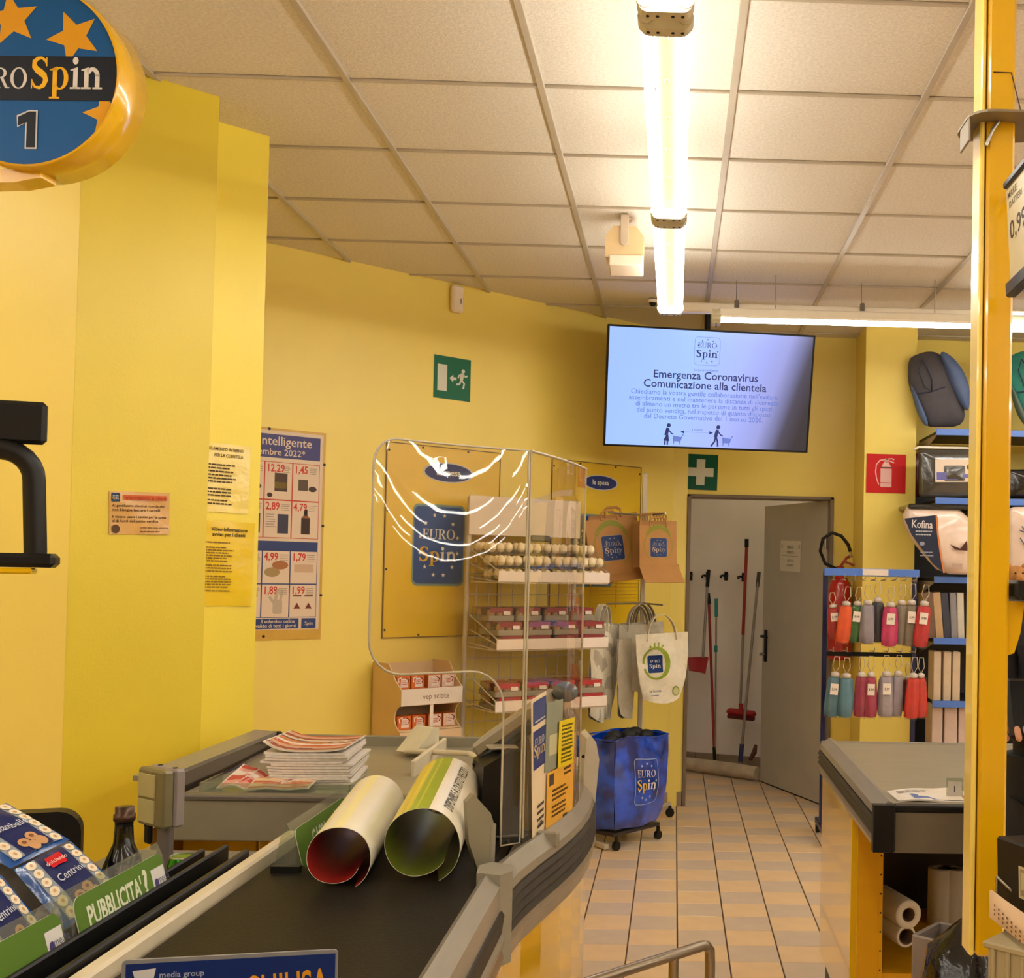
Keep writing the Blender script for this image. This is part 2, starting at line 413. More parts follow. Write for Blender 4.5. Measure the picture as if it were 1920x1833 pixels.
# ------------------------------------------------------------------ ceiling
CP = .625; CX0, CY0 = .16, 3.755
b = MB(); b.box((7.1, .3, H + .075), (26.2, 19.8, .1))
ceiling = b.build('ceiling', [TILE_C], kind='structure')
t = MB(); t.box((0, 0, .01), (CP - .018, CP - .018, .02), 0, .003); tile_me = t.mesh('ceiling_tile', [TILE_C])
cxs = range(-7, 5); cys = range(-3, 7)
for i in cxs:
    for j in cys:
        if CY0 + j * CP > 7.0 and False: continue
        o = link('ceiling_tile', tile_me, ceiling); o.location = (CX0 + (i + .5) * CP, CY0 + (j + .5) * CP, H + .006 + .002 * random.random())
X0, X1, Y0, Y1 = CX0 - 7 * CP, CX0 + 5 * CP, CY0 - 3 * CP, CY0 + 7 * CP
for i in range(-7, 6):
    b = MB(); b.box((CX0 + i * CP, (Y0 + Y1) / 2, H + .004), (.024, Y1 - Y0, .014), 0, .002); b.build('main_runner', BAR, ceiling)
b = MB(); b.box((0, 0, 0), (CP - .024, .010, .012), 0, .002); cross = b.mesh('cross_tee', [BAR])
for i in cxs:
    for j in range(-3, 8):
        o = link('cross_tee', cross, ceiling); o.location = (CX0 + (i + .5) * CP, CY0 + j * CP, H + .0045)
for x0, x1, y0, y1 in ((-6, X0, -9.6, 10.2), (X1, 20.2, -9.6, 10.2), (X0, X1, -9.6, Y0), (X0, X1, Y1, 10.2)):
    b = MB(); b.box(((x0 + x1) / 2, (y0 + y1) / 2, H + .011), (x1 - x0, y1 - y0, .022)); b.build('plain_panel', TILE_C, ceiling)

# ------------------------------------------------------------------ walls
dS = Vector((.72807635, .68549605, 0)); nS = Vector((.68549605, -.72807635, 0)); P0 = Vector((-2.027, 5.715, 0))
def onD(s, z, off=0.0):
    p = P0 + dS * s + nS * off; return Vector((p.x, p.y, z))
HT = H + .02
b = MB()
q = [onD(-1.3, 0), onD(2.755, 0), Vector((.075, 7.63, 0)), Vector((.075, 7.9, 0)), Vector((-.3, 7.9, 0)), onD(-1.3, 0) - nS * .2]
b.prism([(p.x, p.y) for p in q], 0, HT)
b.build('wall_back_left', [WALL_Y], kind='structure')
b = MB()
Bn = Vector((-1.5655, 3.931, 0)); A0 = Vector((-1.869, 3.645, 0)); Cn0 = Bn - nS * .226; Cn1 = Vector((-1.52, 4.284, 0))
q = [A0, Bn, Cn0, Cn1, Cn1 - nS * 1.39, A0 - nS * 1.6]
nq = [(p.x, p.y) for p in q]; b.prism(nq, 0, HT, 1)
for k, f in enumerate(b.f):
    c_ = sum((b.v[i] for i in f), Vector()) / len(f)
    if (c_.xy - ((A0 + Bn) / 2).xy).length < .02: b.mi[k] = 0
b.build('wall_pier_left', [WALL_SHADE, mat('lit_yellow_wall', (242, 218, 72), .36, var=.02, scale=3, bump=.05, bscale=120)], kind='structure')  # same wall in a shaded and a lit yellow, light difference painted in
b = MB(); b.box((-3.87, 3.745, HT / 2), (4.0, .2, HT)); b.build('wall_left', [WALL_Y], kind='structure')
b = MB()
b.box((.555, 7.775, (2.04 + HT) / 2), (.96, .25, HT - 2.04))
b.box((1.105, 7.775, HT / 2), (.14, .25, HT))
b.build('wall_back_middle', [WALL_Y], kind='structure')
b = MB(); b.box((1.3375, 7.575, HT / 2), (.325, .65, HT)); b.build('wall_pier_right', [WALL_Y], kind='structure')
b = MB(); b.box((10.8, 7.75, HT / 2), (18.6, .2, HT)); b.build('wall_back_right', [WALL_Y], kind='structure')
b = MB(); b.box((20.1, .3, HT / 2), (.2, 19.8, HT)); b.build('wall_right', [WALL_Y], kind='structure')
b = MB(); b.box((7.1, -9.5, HT / 2), (26.2, .2, HT)); b.build('wall_front', [WALL_Y], kind='structure')
b = MB(); b.box((-5.9, .3, HT / 2), (.2, 19.8, HT)); b.build('wall_side', [WALL_Y], kind='structure')
# small room behind the open door
b = MB()
b.prism([(-.6, 9.62), (1.6, 8.72), (1.65, 8.85), (-.55, 9.75)], 0, HT); b.build('wall_store_room', [WHITE_W], kind='structure')
b = MB(); b.box((-.42, 8.75, HT / 2), (.1, 1.7, HT)); b.build('wall_store_room_left', [WHITE_W], kind='structure')
b = MB(); b.box((1.55, 8.4, HT / 2), (.1, 1.0, HT)); b.build('wall_store_room_right', [WHITE_W], kind='structure')
# skirting tiles
b = MB()
def skirt_run(name, p, q_, out, parent=None, w_=.2, h=.095, th=.008):
    root = None; p = Vector(p); q_ = Vector(q_); L_ = (q_ - p).length; d = (q_ - p).normalized(); k = 0; s = 0.0
    rail = MB(); rail.box((L_ / 2, -.0015, h / 2), (L_, .003, h), 0); T = basis(p, d, -Vector(out), UP)
    rail.v = [T @ v for v in rail.v]
    root = rail.build(name, GROUT, kind='structure')
    while s < L_ - .02:
        e = min(s + w_, L_); t = MB(); t.box(((s + e) / 2, -th / 2, h / 2), (e - s - .004, th, h), 0, .002); t.v = [T @ v for v in t.v]; t.build('skirting_tile', SKIRT, root); s = e
skirt_run('baseboard_back_left', onD(-.4, 0), onD(2.755, 0), nS)
skirt_run('baseboard_door', (0.0, 7.627, 0), (.075, 7.63, 0), (0, -1, 0))
skirt_run('baseboard_store_room', (-.36, 9.521, 0), (1.45, 8.781, 0), Vector((-.379, -.926, 0)))

# ------------------------------------------------------------------ door, frame and leaf
FR = mat('grey_door_steel', (188, 180, 164), .45, var=.04, scale=5)
FRAME = mat('door_frame_enamel', (120, 104, 84), .45, var=.05)
BLACK = mat('black_plastic', (14, 13, 12), .42, spec=.3, var=.15, scale=30)
STEEL = mat('brushed_steel', (176, 172, 164), .32, metal=.9, var=.06, scale=30, stretch=(40, 2, 2))
b = MB()
b.box((.0875, 7.72, 1.02), (.025, .20, 2.04), 0, .004); b.box((1.0275, 7.72, 1.02), (.025, .20, 2.04), 0, .004); b.box((.5575, 7.72, 2.03), (.965, .20, .02), 0, .004)
b.build('trim_door_frame', FRAME, kind='structure')
hx = Vector((1.005, 7.70, 0)); hd = Vector((-.3755, .9268, 0)); hn = Vector((-.9268, -.3755, 0))
door = thing('door_1', None, None, M=basis(hx, hd, -hn, UP)); door['kind'] = 'structure'
b = MB(); b.box((.465, .02, 1.015), (.93, .04, 2.015), 0, .003); b.build('door_leaf', FR, door, world=False)
b = MB(); b.box((.0, -.002, .004), (.93, .03, .012)); b.v = [v + Vector((.465, .02, 0)) for v in b.v]; b.build('door_sweep', BLACK, door, world=False)
b = MB(); b.box((.865, -.006, 1.0), (.042, .012, .235), 0, .006); b.tube([(.865, 0, 1.07), (.865, -.045, 1.07), (.84, -.05, 1.07), (.76, -.05, 1.068)], .010, 8); b.build('door_handle', BLACK, door, world=False)
b = MB(); b.cyl((.865, -.004, .94), (.865, -.03, .94), .006); b.box((.865, -.04, .94), (.006, .03, .022), 0, .002); b.build('door_key', STEEL, door, world=False)
for z in (.25, 1.75):
    b = MB(); b.cyl((-.006, -.008, z - .05), (-.006, -.008, z + .05), .008); b.build('hinge', STEEL, door, world=False)

# ------------------------------------------------------------------ lamps (their own light)
TUBE = emit('lit_fluorescent_tube', LAMP_COL, 23.0)
DIM_ENAMEL = mat('dimmed_lamp_enamel', (150, 148, 118), .4, var=.05)  # white housing darkened in its colour to hold back the tube glare
ENAMEL = mat('white_lamp_enamel', (238, 230, 214), .35, var=.03)
CAPG = mat('lamp_end_plastic', (206, 196, 164), .45, var=.08)
def batten(name, label, x, y0, y1, z, along='y', group=None, tubes=2, w_=.125, plain=False):
    L_ = y1 - y0
    root = thing(name, label, 'lamp', (x, y0, z) if along == 'y' else (y0, x, z), 0 if along == 'y' else -PI / 2, group)
    b = MB(); b.box((0, L_ / 2, .035), (.062, L_ - .06, .05), 0, .008)
    for k in range(6): b.box((0, L_ * (k + .5) / 6, .0095), (.012, .02, .004), 0, .001)
    b.build('housing', DIM_ENAMEL if tubes == 2 else ENAMEL, root, world=False)
    for sx in ((-1, 1) if tubes == 2 else (0,)):
        off = sx * w_ * .375
        b = MB(); b.cyl((off, .045, 0), (off, L_ - .045, 0), .0135, n=12); b.build('tube', TUBE, root, world=False)
    if plain: return root
    for yy in (.02, L_ - .02):
        b = MB(); b.prism(rrect(-w_ / 2, -.028, w_ / 2, .05, .024), -.02, .02, T=basis((0, yy, 0), Vector((1, 0, 0)), Vector((0, 0, 1)), Vector((0, -1, 0))))
        for sx in (-1, 1): b.cyl((sx * w_ * .375, yy - .024, 0), (sx * w_ * .375, yy + .024, 0), .019, n=10)
        e = b.build('end_cap', CAPG, root, world=False)
        for sx in (-.8, -.35, .35, .8):
            b = MB(); b.cyl((sx * .05, yy, -.0275), (sx * .05, yy, -.030), .004, n=8); b.build('screw', BLACK, e, world=False)
    for yy in (L_ * .22, L_ * .78):
        b = MB(); b.cyl((0, yy, .055), (0, yy, H - z), .003, n=6); b.build('hanger_wire', STEEL, root, world=False)
    return root
# ------------------------------------------------------------------ lamps hung from the ceiling
batten('fluorescent_lamp', 'twin tube batten lamp nearest the camera, directly before the long run in view', -.047, 1.14, 2.64, 2.82, group=None)
batten('fluorescent_lamp', 'twin tube batten lamp, longest bright one overhead between the two checkouts', -.047, 2.68, 4.18, 2.82)
batten('fluorescent_lamp', 'twin tube batten lamp continuing the run and ending above the hung screen', -.047, 4.22, 5.72, 2.82)
batten('fluorescent_lamp', 'single tube lamp hung crosswise in front of the back wall right of the screen', 6.05, .17, 1.67, 2.85, along='x', tubes=1, w_=.09)
E_ = mat('white_cable_trunking', (236, 226, 208), .4, var=.03)
b = MB(); b.box((1.3, 6.17, 2.935), (2.66, .06, .05), 0, .006)
o = b.build('cable_trunking', E_, label='long white cable trunking running above the crosswise tube lamp', cat='trunking')
b = MB()
for x in (.3, .97, 1.9):
    b = MB(); b.cyl((x, 6.17, 2.955), (x, 6.17, H), .002, n=6); b.box((x, 6.13, 2.95), (.024, .02, .05), 0, .004); b.build('hanger', mat('grey_hanger_clip', (110, 100, 88), .5), o)
k = 0
for (x, y, al) in ((1.68, 6.05, 'x'), (2.6, 1.1, 'y'), (2.6, 2.66, 'y'), (2.6, -.5, 'y'), (2.6, -2.1, 'y'), (2.6, -3.7, 'y'), (-.005, -3.5, 'y'), (-2.6, 1.8, 'y'), (-2.6, -3.0, 'y'), (-4.4, .2, 'y'), (-4.4, -1.4, 'y'), (-4.4, -3.0, 'y'), (4.4, -1.2, 'y'), (4.4, -2.8, 'y'), (4.4, 3.6, 'y'), (2.6, 4.3, 'y'), (-.047, -.42, 'y'), (-.047, -1.98, 'y'), (-2.6, .2, 'y'), (-2.6, -1.4, 'y'), (4.4, 2.0, 'y'), (4.4, .4, 'y'), (3.3, 6.05, 'x')):  # nearly all out of view, many added as fill beside the visible tubes
    g = 'fluorescent lamps over the rest of the shop'
    if al == 'y': batten('fluorescent_lamp', 'unseen twin tube batten lamp added as fill over another part of the shop', x, y, y + 1.5, 2.82, group=g)
    else: batten('fluorescent_lamp', 'unseen twin tube batten lamp added as fill over another part of the shop', y, x, x + 1.5, 2.85, along='x', group=g)
for x in (7.0, 9.4, 11.8, 14.2, 16.6):
    for y in (-8.2, -6.0, -3.8, -1.6, .6, 2.8): batten('fluorescent_lamp', 'twin tube batten lamp far off in the shop', x, y, y + 1.5, 2.82, group='fluorescent lamps far off in the shop', plain=True)
batten('fluorescent_lamp', 'batten lamp inside the small store room behind the door', .95, 7.98, 8.58, 2.95)

# ------------------------------------------------------------------ loudspeaker, dome camera, motion sensor
SPK = mat('beige_loudspeaker_plastic', (226, 196, 148), .5, var=.04)
SPK2 = mat('pale_loudspeaker_grille', (238, 220, 196), .55, var=.04)
c = (-0.250, 5.150, 2.970)
o = thing('ceiling_loudspeaker', 'beige boxy loudspeaker on a bracket under the ceiling left of the tubes', 'speaker', c)
b = MB(); b.prism([(-.082, -.065), (.082, -.065), (.085, .03), (.05, .075), (-.05, .075), (-.085, .03)], -.075, .06, T=basis((0, 0, 0), Vector((1, 0, 0)), UP, Vector((0, -1, 0)))); b.build('cabinet', SPK, o, world=False)
b = MB(); b.box((0, 0, 0), (.15, .13, .05), 0, .006, T=tr(.008, -.01, -.087) @ rot('X', -8)); b.build('grille', SPK2, o, world=False)
b = MB(); b.box((.0, -.072, .055), (.036, .006, .135), 0, .002); b.box((0, -.03, .12), (.036, .09, .006), 0, .002); b.cyl((0, -.075, -.005), (0, -.082, -.005), .014, n=10); b.box((0, .01, 1.5625 + 1.53 - c[2] - .001), (.05, .05, .006)); b.box((0, .01, .06 + (1.5625 + 1.53 - c[2]) / 2), (.022, .022, 1.5625 + 1.53 - c[2] - .12)); b.build('bracket', mat('bracket_grey', (206, 186, 160), .5), o, world=False)
c = (-0.157, 6.677, 3.080)
o = thing('dome_camera', 'small dark dome camera on the ceiling beside the far end of the tubes', 'camera', c)
b = MB(); b.ball((0, 0, -.004), .022, 12, 8); b.build('dome', BLACK, o, world=False)
b = MB(); b.cyl((0, 0, -.006), (0, 0, .012), .03, n=16); b.build('base', ENAMEL, o, world=False)
M = basis(onD(1.07, 3.01), dS, UP, nS)
o = thing('motion_sensor', 'small white motion sensor high on the wall under the ceiling', 'sensor', M=M)
b = MB(); b.box((0, 0, .022), (.075, .15, .042), 0, .012); b.build('case', SPK2, o, world=False)
b = MB(); b.box((.012, -.012, .0445), (.004, .03, .003), 0, .001); b.build('lens', BLACK, o, world=False)

# ------------------------------------------------------------------ signs on the walls
SIGNP = mat('sign_sheet', (205, 205, 196), .4, var=.03)
GREEN = (22, 104, 72); PALE = (214, 214, 196)
def wallplate(name, label, cat, s0, s1, z0, z1, th=.004, m=None):
    c = onD((s0 + s1) / 2, (z0 + z1) / 2); o = thing(name, label, cat, M=basis(c, dS, UP, nS)); w_, h_ = s1 - s0, z1 - z0
    b = MB(); b.box((0, 0, th / 2), (w_, h_, th), 0, .0008); b.build('plate', m or SIGNP, o, world=False); return o, w_, h_, th
o, w_, h_, th = wallplate('exit_sign', 'green emergency exit sign with running man, arrow and door on the wall', 'sign', .948, 1.182, 2.454, 2.689)
p = Print(); hw = w_ / 2
p.rect(-hw, -hw, hw, hw, GREEN).up(); p.rect(-.095, -.075, -.035, .07, PALE)
p.poly([(-.02, .0), (.005, .022), (.005, .008), (.026, .008), (.026, -.008), (.005, -.008), (.005, -.022)], PALE)
p.ell(.068, .048, .011, .011, PALE); p.line([(.066, .036), (.056, .0)], .022, PALE); p.line([(.064, .03), (.085, .018), (.096, .026)], .009, PALE); p.line([(.064, .03), (.042, .022), (.036, .006)], .009, PALE); p.line([(.056, .0), (.076, -.02), (.07, -.05)], .011, PALE); p.line([(.056, .0), (.046, -.026), (.026, -.03)], .011, PALE)
p.build('printed_sign', o, tr(0, 0, th))
GILT = mat('yellow_poster_board', (230, 190, 12), .3, var=.03, scale=4, spec=.5)
FRM = mat('thin_dark_edge', (120, 92, 30), .5)
def brand_panel(label, s0, s1, z0, z1, loz, logo):
    o, w_, h_, th = wallplate('wall_panel', label, 'panel', s0, s1, z0, z1, .006, GILT)
    b = MB()
    for x in (-w_ / 2, w_ / 2): b.box((x, 0, .004), (.005, h_ + .005, .009))
    for y in (-h_ / 2, h_ / 2): b.box((0, y, .004), (w_, .005, .009))
    b.build('edge', FRM, o, world=False)
    for x, y in [(x * (w_ / 2 - .012), y * h_ / 2) for x in (-1, 1) for y in (-.92, -.3, .3, .92)] + [(x * w_ / 2, y * (h_ / 2 - .012)) for y in (-1, 1) for x in (-.4, .4)]:
        b = MB(); b.cyl((x, y, .006), (x, y, .009), .006, n=8); b.build('screw', BLACK, o, world=False)
    p = Print()
    if logo: p.logo(*logo, border=(120, 150, 150), gold=(226, 178, 30))
    x, y, rx, ry = loz; p.ell(x, y, rx * 1.08, ry * 1.12, (206, 206, 206)).up(); p.ell(x, y, rx, ry, (42, 56, 120)).up(); p.text('la spesa', x, y - ry * .3, ry * 1.0, (230, 225, 210), 'c', .02)
    p.build('printed_logo', o, tr(0, 0, th)); return o
brand_panel('large yellow panel with blue starred shop logo, behind the clear screen', .676, 1.392, 1.15, 2.185, (.02, .38, .15, .05), (-.03, -.02, .155, .21))
brand_panel('yellow panel with small oval logo, left of and below the hung screen', 1.764, 2.467, 1.15, 2.185, (.02, .40, .13, .042), (-.03, -.02, .155, .21))
# offers poster
o, w_, h_, th = wallplate('offers_poster', 'framed price offers poster in blue and red half hidden behind the pier', 'poster', -.36, .333, 1.155, 2.195, .006, mat('poster_frame_yellow', (205, 160, 50), .4))
p = Print(); hw, hh = w_ / 2, h_ / 2; WH = (222, 200, 176); RED = (196, 62, 48); BLU = (52, 66, 118)
p.rect(-hw + .014, -hh + .05, hw - .014, hh - .012, WH).up()
p.rect(-hw + .03, hh - .145, hw - .03, hh - .03, (76, 74, 128)).up(); p.text('La spesa intelligente', hw - .075, hh - .083, .062, WH, 'r', .01); p.text('offerte dal 17 novembre 2022*', hw - .11, hh - .132, .045, WH, 'r', .008)
xs = [hw - .03 - .142 * k for k in range(5)]; cell = 0
for y1, n, colr in ((hh - .165, 2, RED), (hh - .60, 2, BLU)):
    if colr == BLU: p.rect(xs[4], y1 - .002, xs[0], y1 + .046, BLU)
    rh = .187 if colr == RED else .165
    for r in range(2):
        for q in range(4):
            x1, x0 = xs[q], xs[q + 1]; a, bb = y1 - rh * r, y1 - rh * (r + 1)
            p.rect(x0, bb, x1, a, colr)
p.up()
price = [['1,45', '12,29'], ['4,79', '2,89'], ['1,79', '4,99'], ['1,99', '1,89']]
ri = 0
for y1, colr in ((hh - .165, RED), (hh - .60, BLU)):
    for r in range(2):
        for q in range(4):
            x1, x0 = xs[q] - .003, xs[q + 1] + .003; rh = .187 if colr == RED else .165; a, bb = y1 - rh * r - .003, y1 - rh * (r + 1) + .003; p.rect(x0, bb, x1, a, (226, 202, 178))
        ri += 1
p.up(); ri = 0
for y1, colr in ((hh - .165, RED), (hh - .60, BLU)):
    for r in range(2):
        for q in range(4):
            x1, x0 = xs[q] - .003, xs[q + 1] + .003; rh = .187 if colr == RED else .165; a = y1 - rh * r - .003; cx = (x0 + x1) / 2; bb = a - rh + .006
            p.text(price[ri][q % 2], x0 + .006, a - .045, .052, (204, 58, 44), 'l', .02, .8); p.lines(x0 + .085, x1 - .006, a - .02, .009, 4, (150, 130, 120))
            if ri == 1 and q == 0:
                p.rect(cx - .02, bb + .02, cx + .026, bb + .1, (60, 40, 30)); p.rect(cx - .006, bb + .11, cx + .012, bb + .145, (30, 24, 20)); p.poly([(cx - .02, bb + .1), (cx + .026, bb + .1), (cx + .012, bb + .115), (cx - .006, bb + .115)], (150, 90, 50))
            elif ri == 1: p.rect(cx - .0, bb + .02, cx + .055, bb + .115, (66, 62, 82)); p.lines(x0 + .008, cx - .008, bb + .11, .012, 6, (150, 130, 120))
            elif ri == 0 and q == 1: p.rect(cx - .02, bb + .04, cx + .045, bb + .13, (84, 62, 46)); p.rect(cx - .02, bb + .055, cx + .045, bb + .085, (200, 170, 90)); p.ell(x0 + .025, bb + .02, .014, .012, (70, 40, 36), 10)
            elif ri == 0: p.rect(cx - .04, bb + .05, cx + .01, bb + .105, (96, 78, 60)); p.ell(cx + .035, bb + .06, .022, .014, (70, 54, 44), 10)
            elif ri == 2 and q == 1: p.ell(cx + .02, bb + .09, .042, .022, (170, 110, 66), 12); p.ell(cx - .02, bb + .055, .04, .024, (168, 140, 90), 12)
            elif ri == 2: p.rect(cx - .05, bb + .055, cx + .05, bb + .095, (206, 170, 140))
            elif ri == 3 and q == 1: p.rr(cx - .012, bb + .015, cx + .036, bb + .085, .01, (190, 172, 150)); p.line([(cx + .0, bb + .08), (cx + .012, bb + .14)], .016, (190, 172, 150)); p.line([(cx + .026, bb + .08), (cx + .034, bb + .135)], .014, (190, 172, 150)); p.line([(cx - .008, bb + .07), (cx - .03, bb + .1)], .014, (190, 172, 150))
            else:
                for dx in (-.03, .03): p.rect(cx + dx - .022, bb + .1, cx + dx + .022, bb + .108, (110, 70, 50)); p.poly([(cx + dx - .018, bb + .04), (cx + dx + .018, bb + .04), (cx + dx, bb + .07)], (120, 50, 40))
        ri += 1
p.rect(-hw + .03, -hh + .055, hw - .12, -hh + .105, BLU); p.rect(hw - .105, -hh + .055, hw - .03, -hh + .105, BLU).up()
p.text('Il volantino online', hw - .14, -hh + .084, .024, WH, 'r', .012); p.text('valido di tutti i giorni', hw - .135, -hh + .062, .024, WH, 'r', .012); p.text('Spin', hw - .068, -hh + .072, .026, WH, 'c')
p.build('printed_offers', o, tr(0, 0, th))
for x, y in [(hw - .006, y) for y in (-.3, .05, .36)] + [(.05, hh - .006), (.05, -hh + .02)]:
    b = MB(); b.cyl((x, y, .006), (x, y, .01), .007, n=8); b.build('screw', BLACK, o, world=False)

GLO = mat('laminated_film', (232, 214, 170), .18, var=.05, spec=.6, bump=.35, scale=6, bscale=16)
GLO_O = mat('laminated_orange_film', (214, 164, 90), .2, var=.05, spec=.6, bump=.3, scale=6, bscale=18)
GLO_Y = mat('laminated_yellow_film', (236, 200, 24), .2, var=.04, spec=.6, bump=.25, scale=6, bscale=14)
GLO_P = mat('laminated_pale_film', (238, 212, 112), .18, var=.06, spec=.6, bump=.4, scale=6, bscale=16)
def notice(name, label, tl, tr_, bl, m, off=.003, nv=10):
    M, w_, h_ = frame(tl, tr_, bl); o = thing(name, label, 'notice', M=M)
    ph = random.random() * 6
    b = MB(); b.sheet(lambda u, v: (-w_ / 2 + w_ * u, -h_ / 2 + h_ * v, off + .0012 * math.sin(7 * u + 5 * v + ph)), 6, nv, .0012); b.build('sheet', m, o, world=False)
    return o, w_, h_
o, w_, h_ = notice('wall_notice', 'small orange laminated notice with heading on the left pier', (-1.790, 3.720, 1.749), (-1.656, 3.845, 1.754), (-1.789, 3.720, 1.613), GLO_O)
p = Print(); p.logo(-w_ * .4, h_ * .36, .013, .014, (44, 62, 90), stars=False); p.rect(-w_ * .28, h_ * .3, w_ * .44, h_ * .42, (206, 96, 40)).up(); p.text('Informazioni ai clienti', -w_ * .26, h_ * .32, .016, (160, 50, 20), 'l', .012, .95)
p.text('Ai gentilissimi clienti si ricorda che', -w_ * .46, h_ * .14, .0114, (70, 42, 20), 'l', .015); p.text('non bisogna lasciare i carrelli', -w_ * .46, h_ * .04, .0125, (70, 42, 20), 'l', .015)
p.text('E vietato usare i cestini per la spesa', -w_ * .46, -h_ * .12, .0114, (70, 42, 20), 'l', .015); p.text('al di fuori del punto vendita', -w_ * .46, -h_ * .22, .0125, (70, 42, 20), 'l', .015); p.text('Grazie della vostra attenzione', w_ * .0, -h_ * .36, .0072, (70, 42, 20), 'l', .015); p.lines(0, w_ * .42, -h_ * .45, .01, 1, (110, 70, 40))
p.ell(-w_ * .4, -h_ * .38, .012, .014, (90, 60, 30)); p.build('printed_text', o, tr(0, 0, .0055))
DK = (86, 66, 30)
o, w_, h_ = notice('wall_notice', 'pale creased laminated notice above the bright yellow one on the pier', (-1.672, 4.141, 1.954), (-1.547, 4.258, 1.951), (-1.670, 4.143, 1.710), GLO_P)
p = Print(); p.text('REGOLAMENTO INTERNO', w_ * .34, h_ * .4, .0155, DK, 'r', .02, .8); p.text('PER LA CLIENTELA', w_ * .34, h_ * .31, .0155, DK, 'r', .02, .8)
for y0, n in ((.18, 3), (.03, 3), (-.17, 3), (-.34, 2)): p.lines(-w_ * .5, w_ * .22, h_ * y0, .0118, n, DK, .45)
p.build('printed_text', o, tr(0, 0, .006))
o, w_, h_ = notice('wall_notice', 'bright yellow laminated notice with black heading on the pier', (-1.670, 4.143, 1.678), (-1.531, 4.273, 1.675), (-1.666, 4.146, 1.377), GLO_Y)
p = Print(); D2 = (66, 50, 10); p.text('Video-informazione', w_ * .36, h_ * .385, .019, D2, 'r', .025, .85); p.text('avviso per i clienti', w_ * .32, h_ * .325, .019, D2, 'r', .025, .85)
for y0, n in ((.24, 1), (.18, 6), (-.03, 2), (-.1, 1), (-.16, 5), (-.33, 1)): p.lines(-w_ * .46, w_ * .12, h_ * y0, .0095, n, (150, 116, 20), .5)
p.build('printed_text', o, tr(0, 0, .006))
# first aid sign and extinguisher sign
o, b, w_, h_ = plate('first_aid_sign', 'dark green sign with pale cross above the open door', 'sign', (0.048, 7.646, 2.307), (0.273, 7.646, 2.302), (0.049, 7.646, 2.072), .004, None)
b.build('plate', SIGNP, o, world=False); p = Print(); p.rect(-w_ / 2, -h_ / 2, w_ / 2, h_ / 2, (20, 88, 66)).up(); p.rect(-.028, -.085, .028, .085, PALE); p.up().rect(-.085, -.028, .085, .028, PALE); p.build('printed_cross', o)
o, b, w_, h_ = plate('extinguisher_sign', 'red square sign with white fire extinguisher on the right pier', 'sign', (1.189, 7.246, 2.292), (1.438, 7.246, 2.291), (1.186, 7.246, 2.048), .004, None)
b.build('plate', SIGNP, o, world=False); p = Print(); p.rect(-w_ / 2, -h_ / 2, w_ / 2, h_ / 2, (204, 20, 20)).up(); PK = (236, 186, 176)
p.rr(-.035, -.085, .035, .04, .006, PK); p.polys([[(-.035, .035), (.035, .035), (.012, .075), (-.012, .075)], R4(-.008, .07, .008, .095)], PK); p.line([(-.004, .09), (.035, .094), (.05, .088)], .007, PK); p.line([(.005, .085), (.05, .068)], .007, PK); p.line([(-.006, .088), (-.04, .082), (-.062, .055), (-.066, .01), (-.06, -.03), (-.045, -.07)], .007, PK).up(); p.rect(-.035, -.062, .035, -.057, (204, 20, 20)); p.rect(-.035, .03, .035, .034, (204, 20, 20)); p.build('printed_extinguisher', o)
# sheet on the door leaf
Md = wm(door); dM = Md @ basis((.665, -.002, 1.76), Vector((-1, 0, 0)), UP, Vector((0, -1, 0)))
def onDoor(u0, z0): return Md @ Vector((u0, -.003, z0))
o, b, w_, h_ = plate('door_notice', 'white paper notice in bold type on the open grey door', 'notice', (0.755, 8.306, 1.766), (0.870, 8.022, 1.757), (0.758, 8.298, 1.549), .001, None)
b.build('sheet', mat('white_paper', (226, 218, 202), .6, var=.03), o, world=False); p = Print(); K = (40, 36, 34)
p.text('PRIVAT', 0, h_ * .24, .03, K, 'c', .02); p.text('PRIVATO', 0, h_ * .08, .026, K, 'c', .02); p.rect(-w_ * .4, h_ * .0, w_ * .4, h_ * .008, K); p.text('VIETATO', 0, -h_ * .18, .022, K, 'c', .01); p.text("L'INGRESSO", 0, -h_ * .33, .02, K, 'c', .01)
for sx in (-1, 1): p.rect(sx * w_ * .42 - .005, h_ * .24, sx * w_ * .42 + .005, h_ * .38, K)
p.build('printed_text', o)

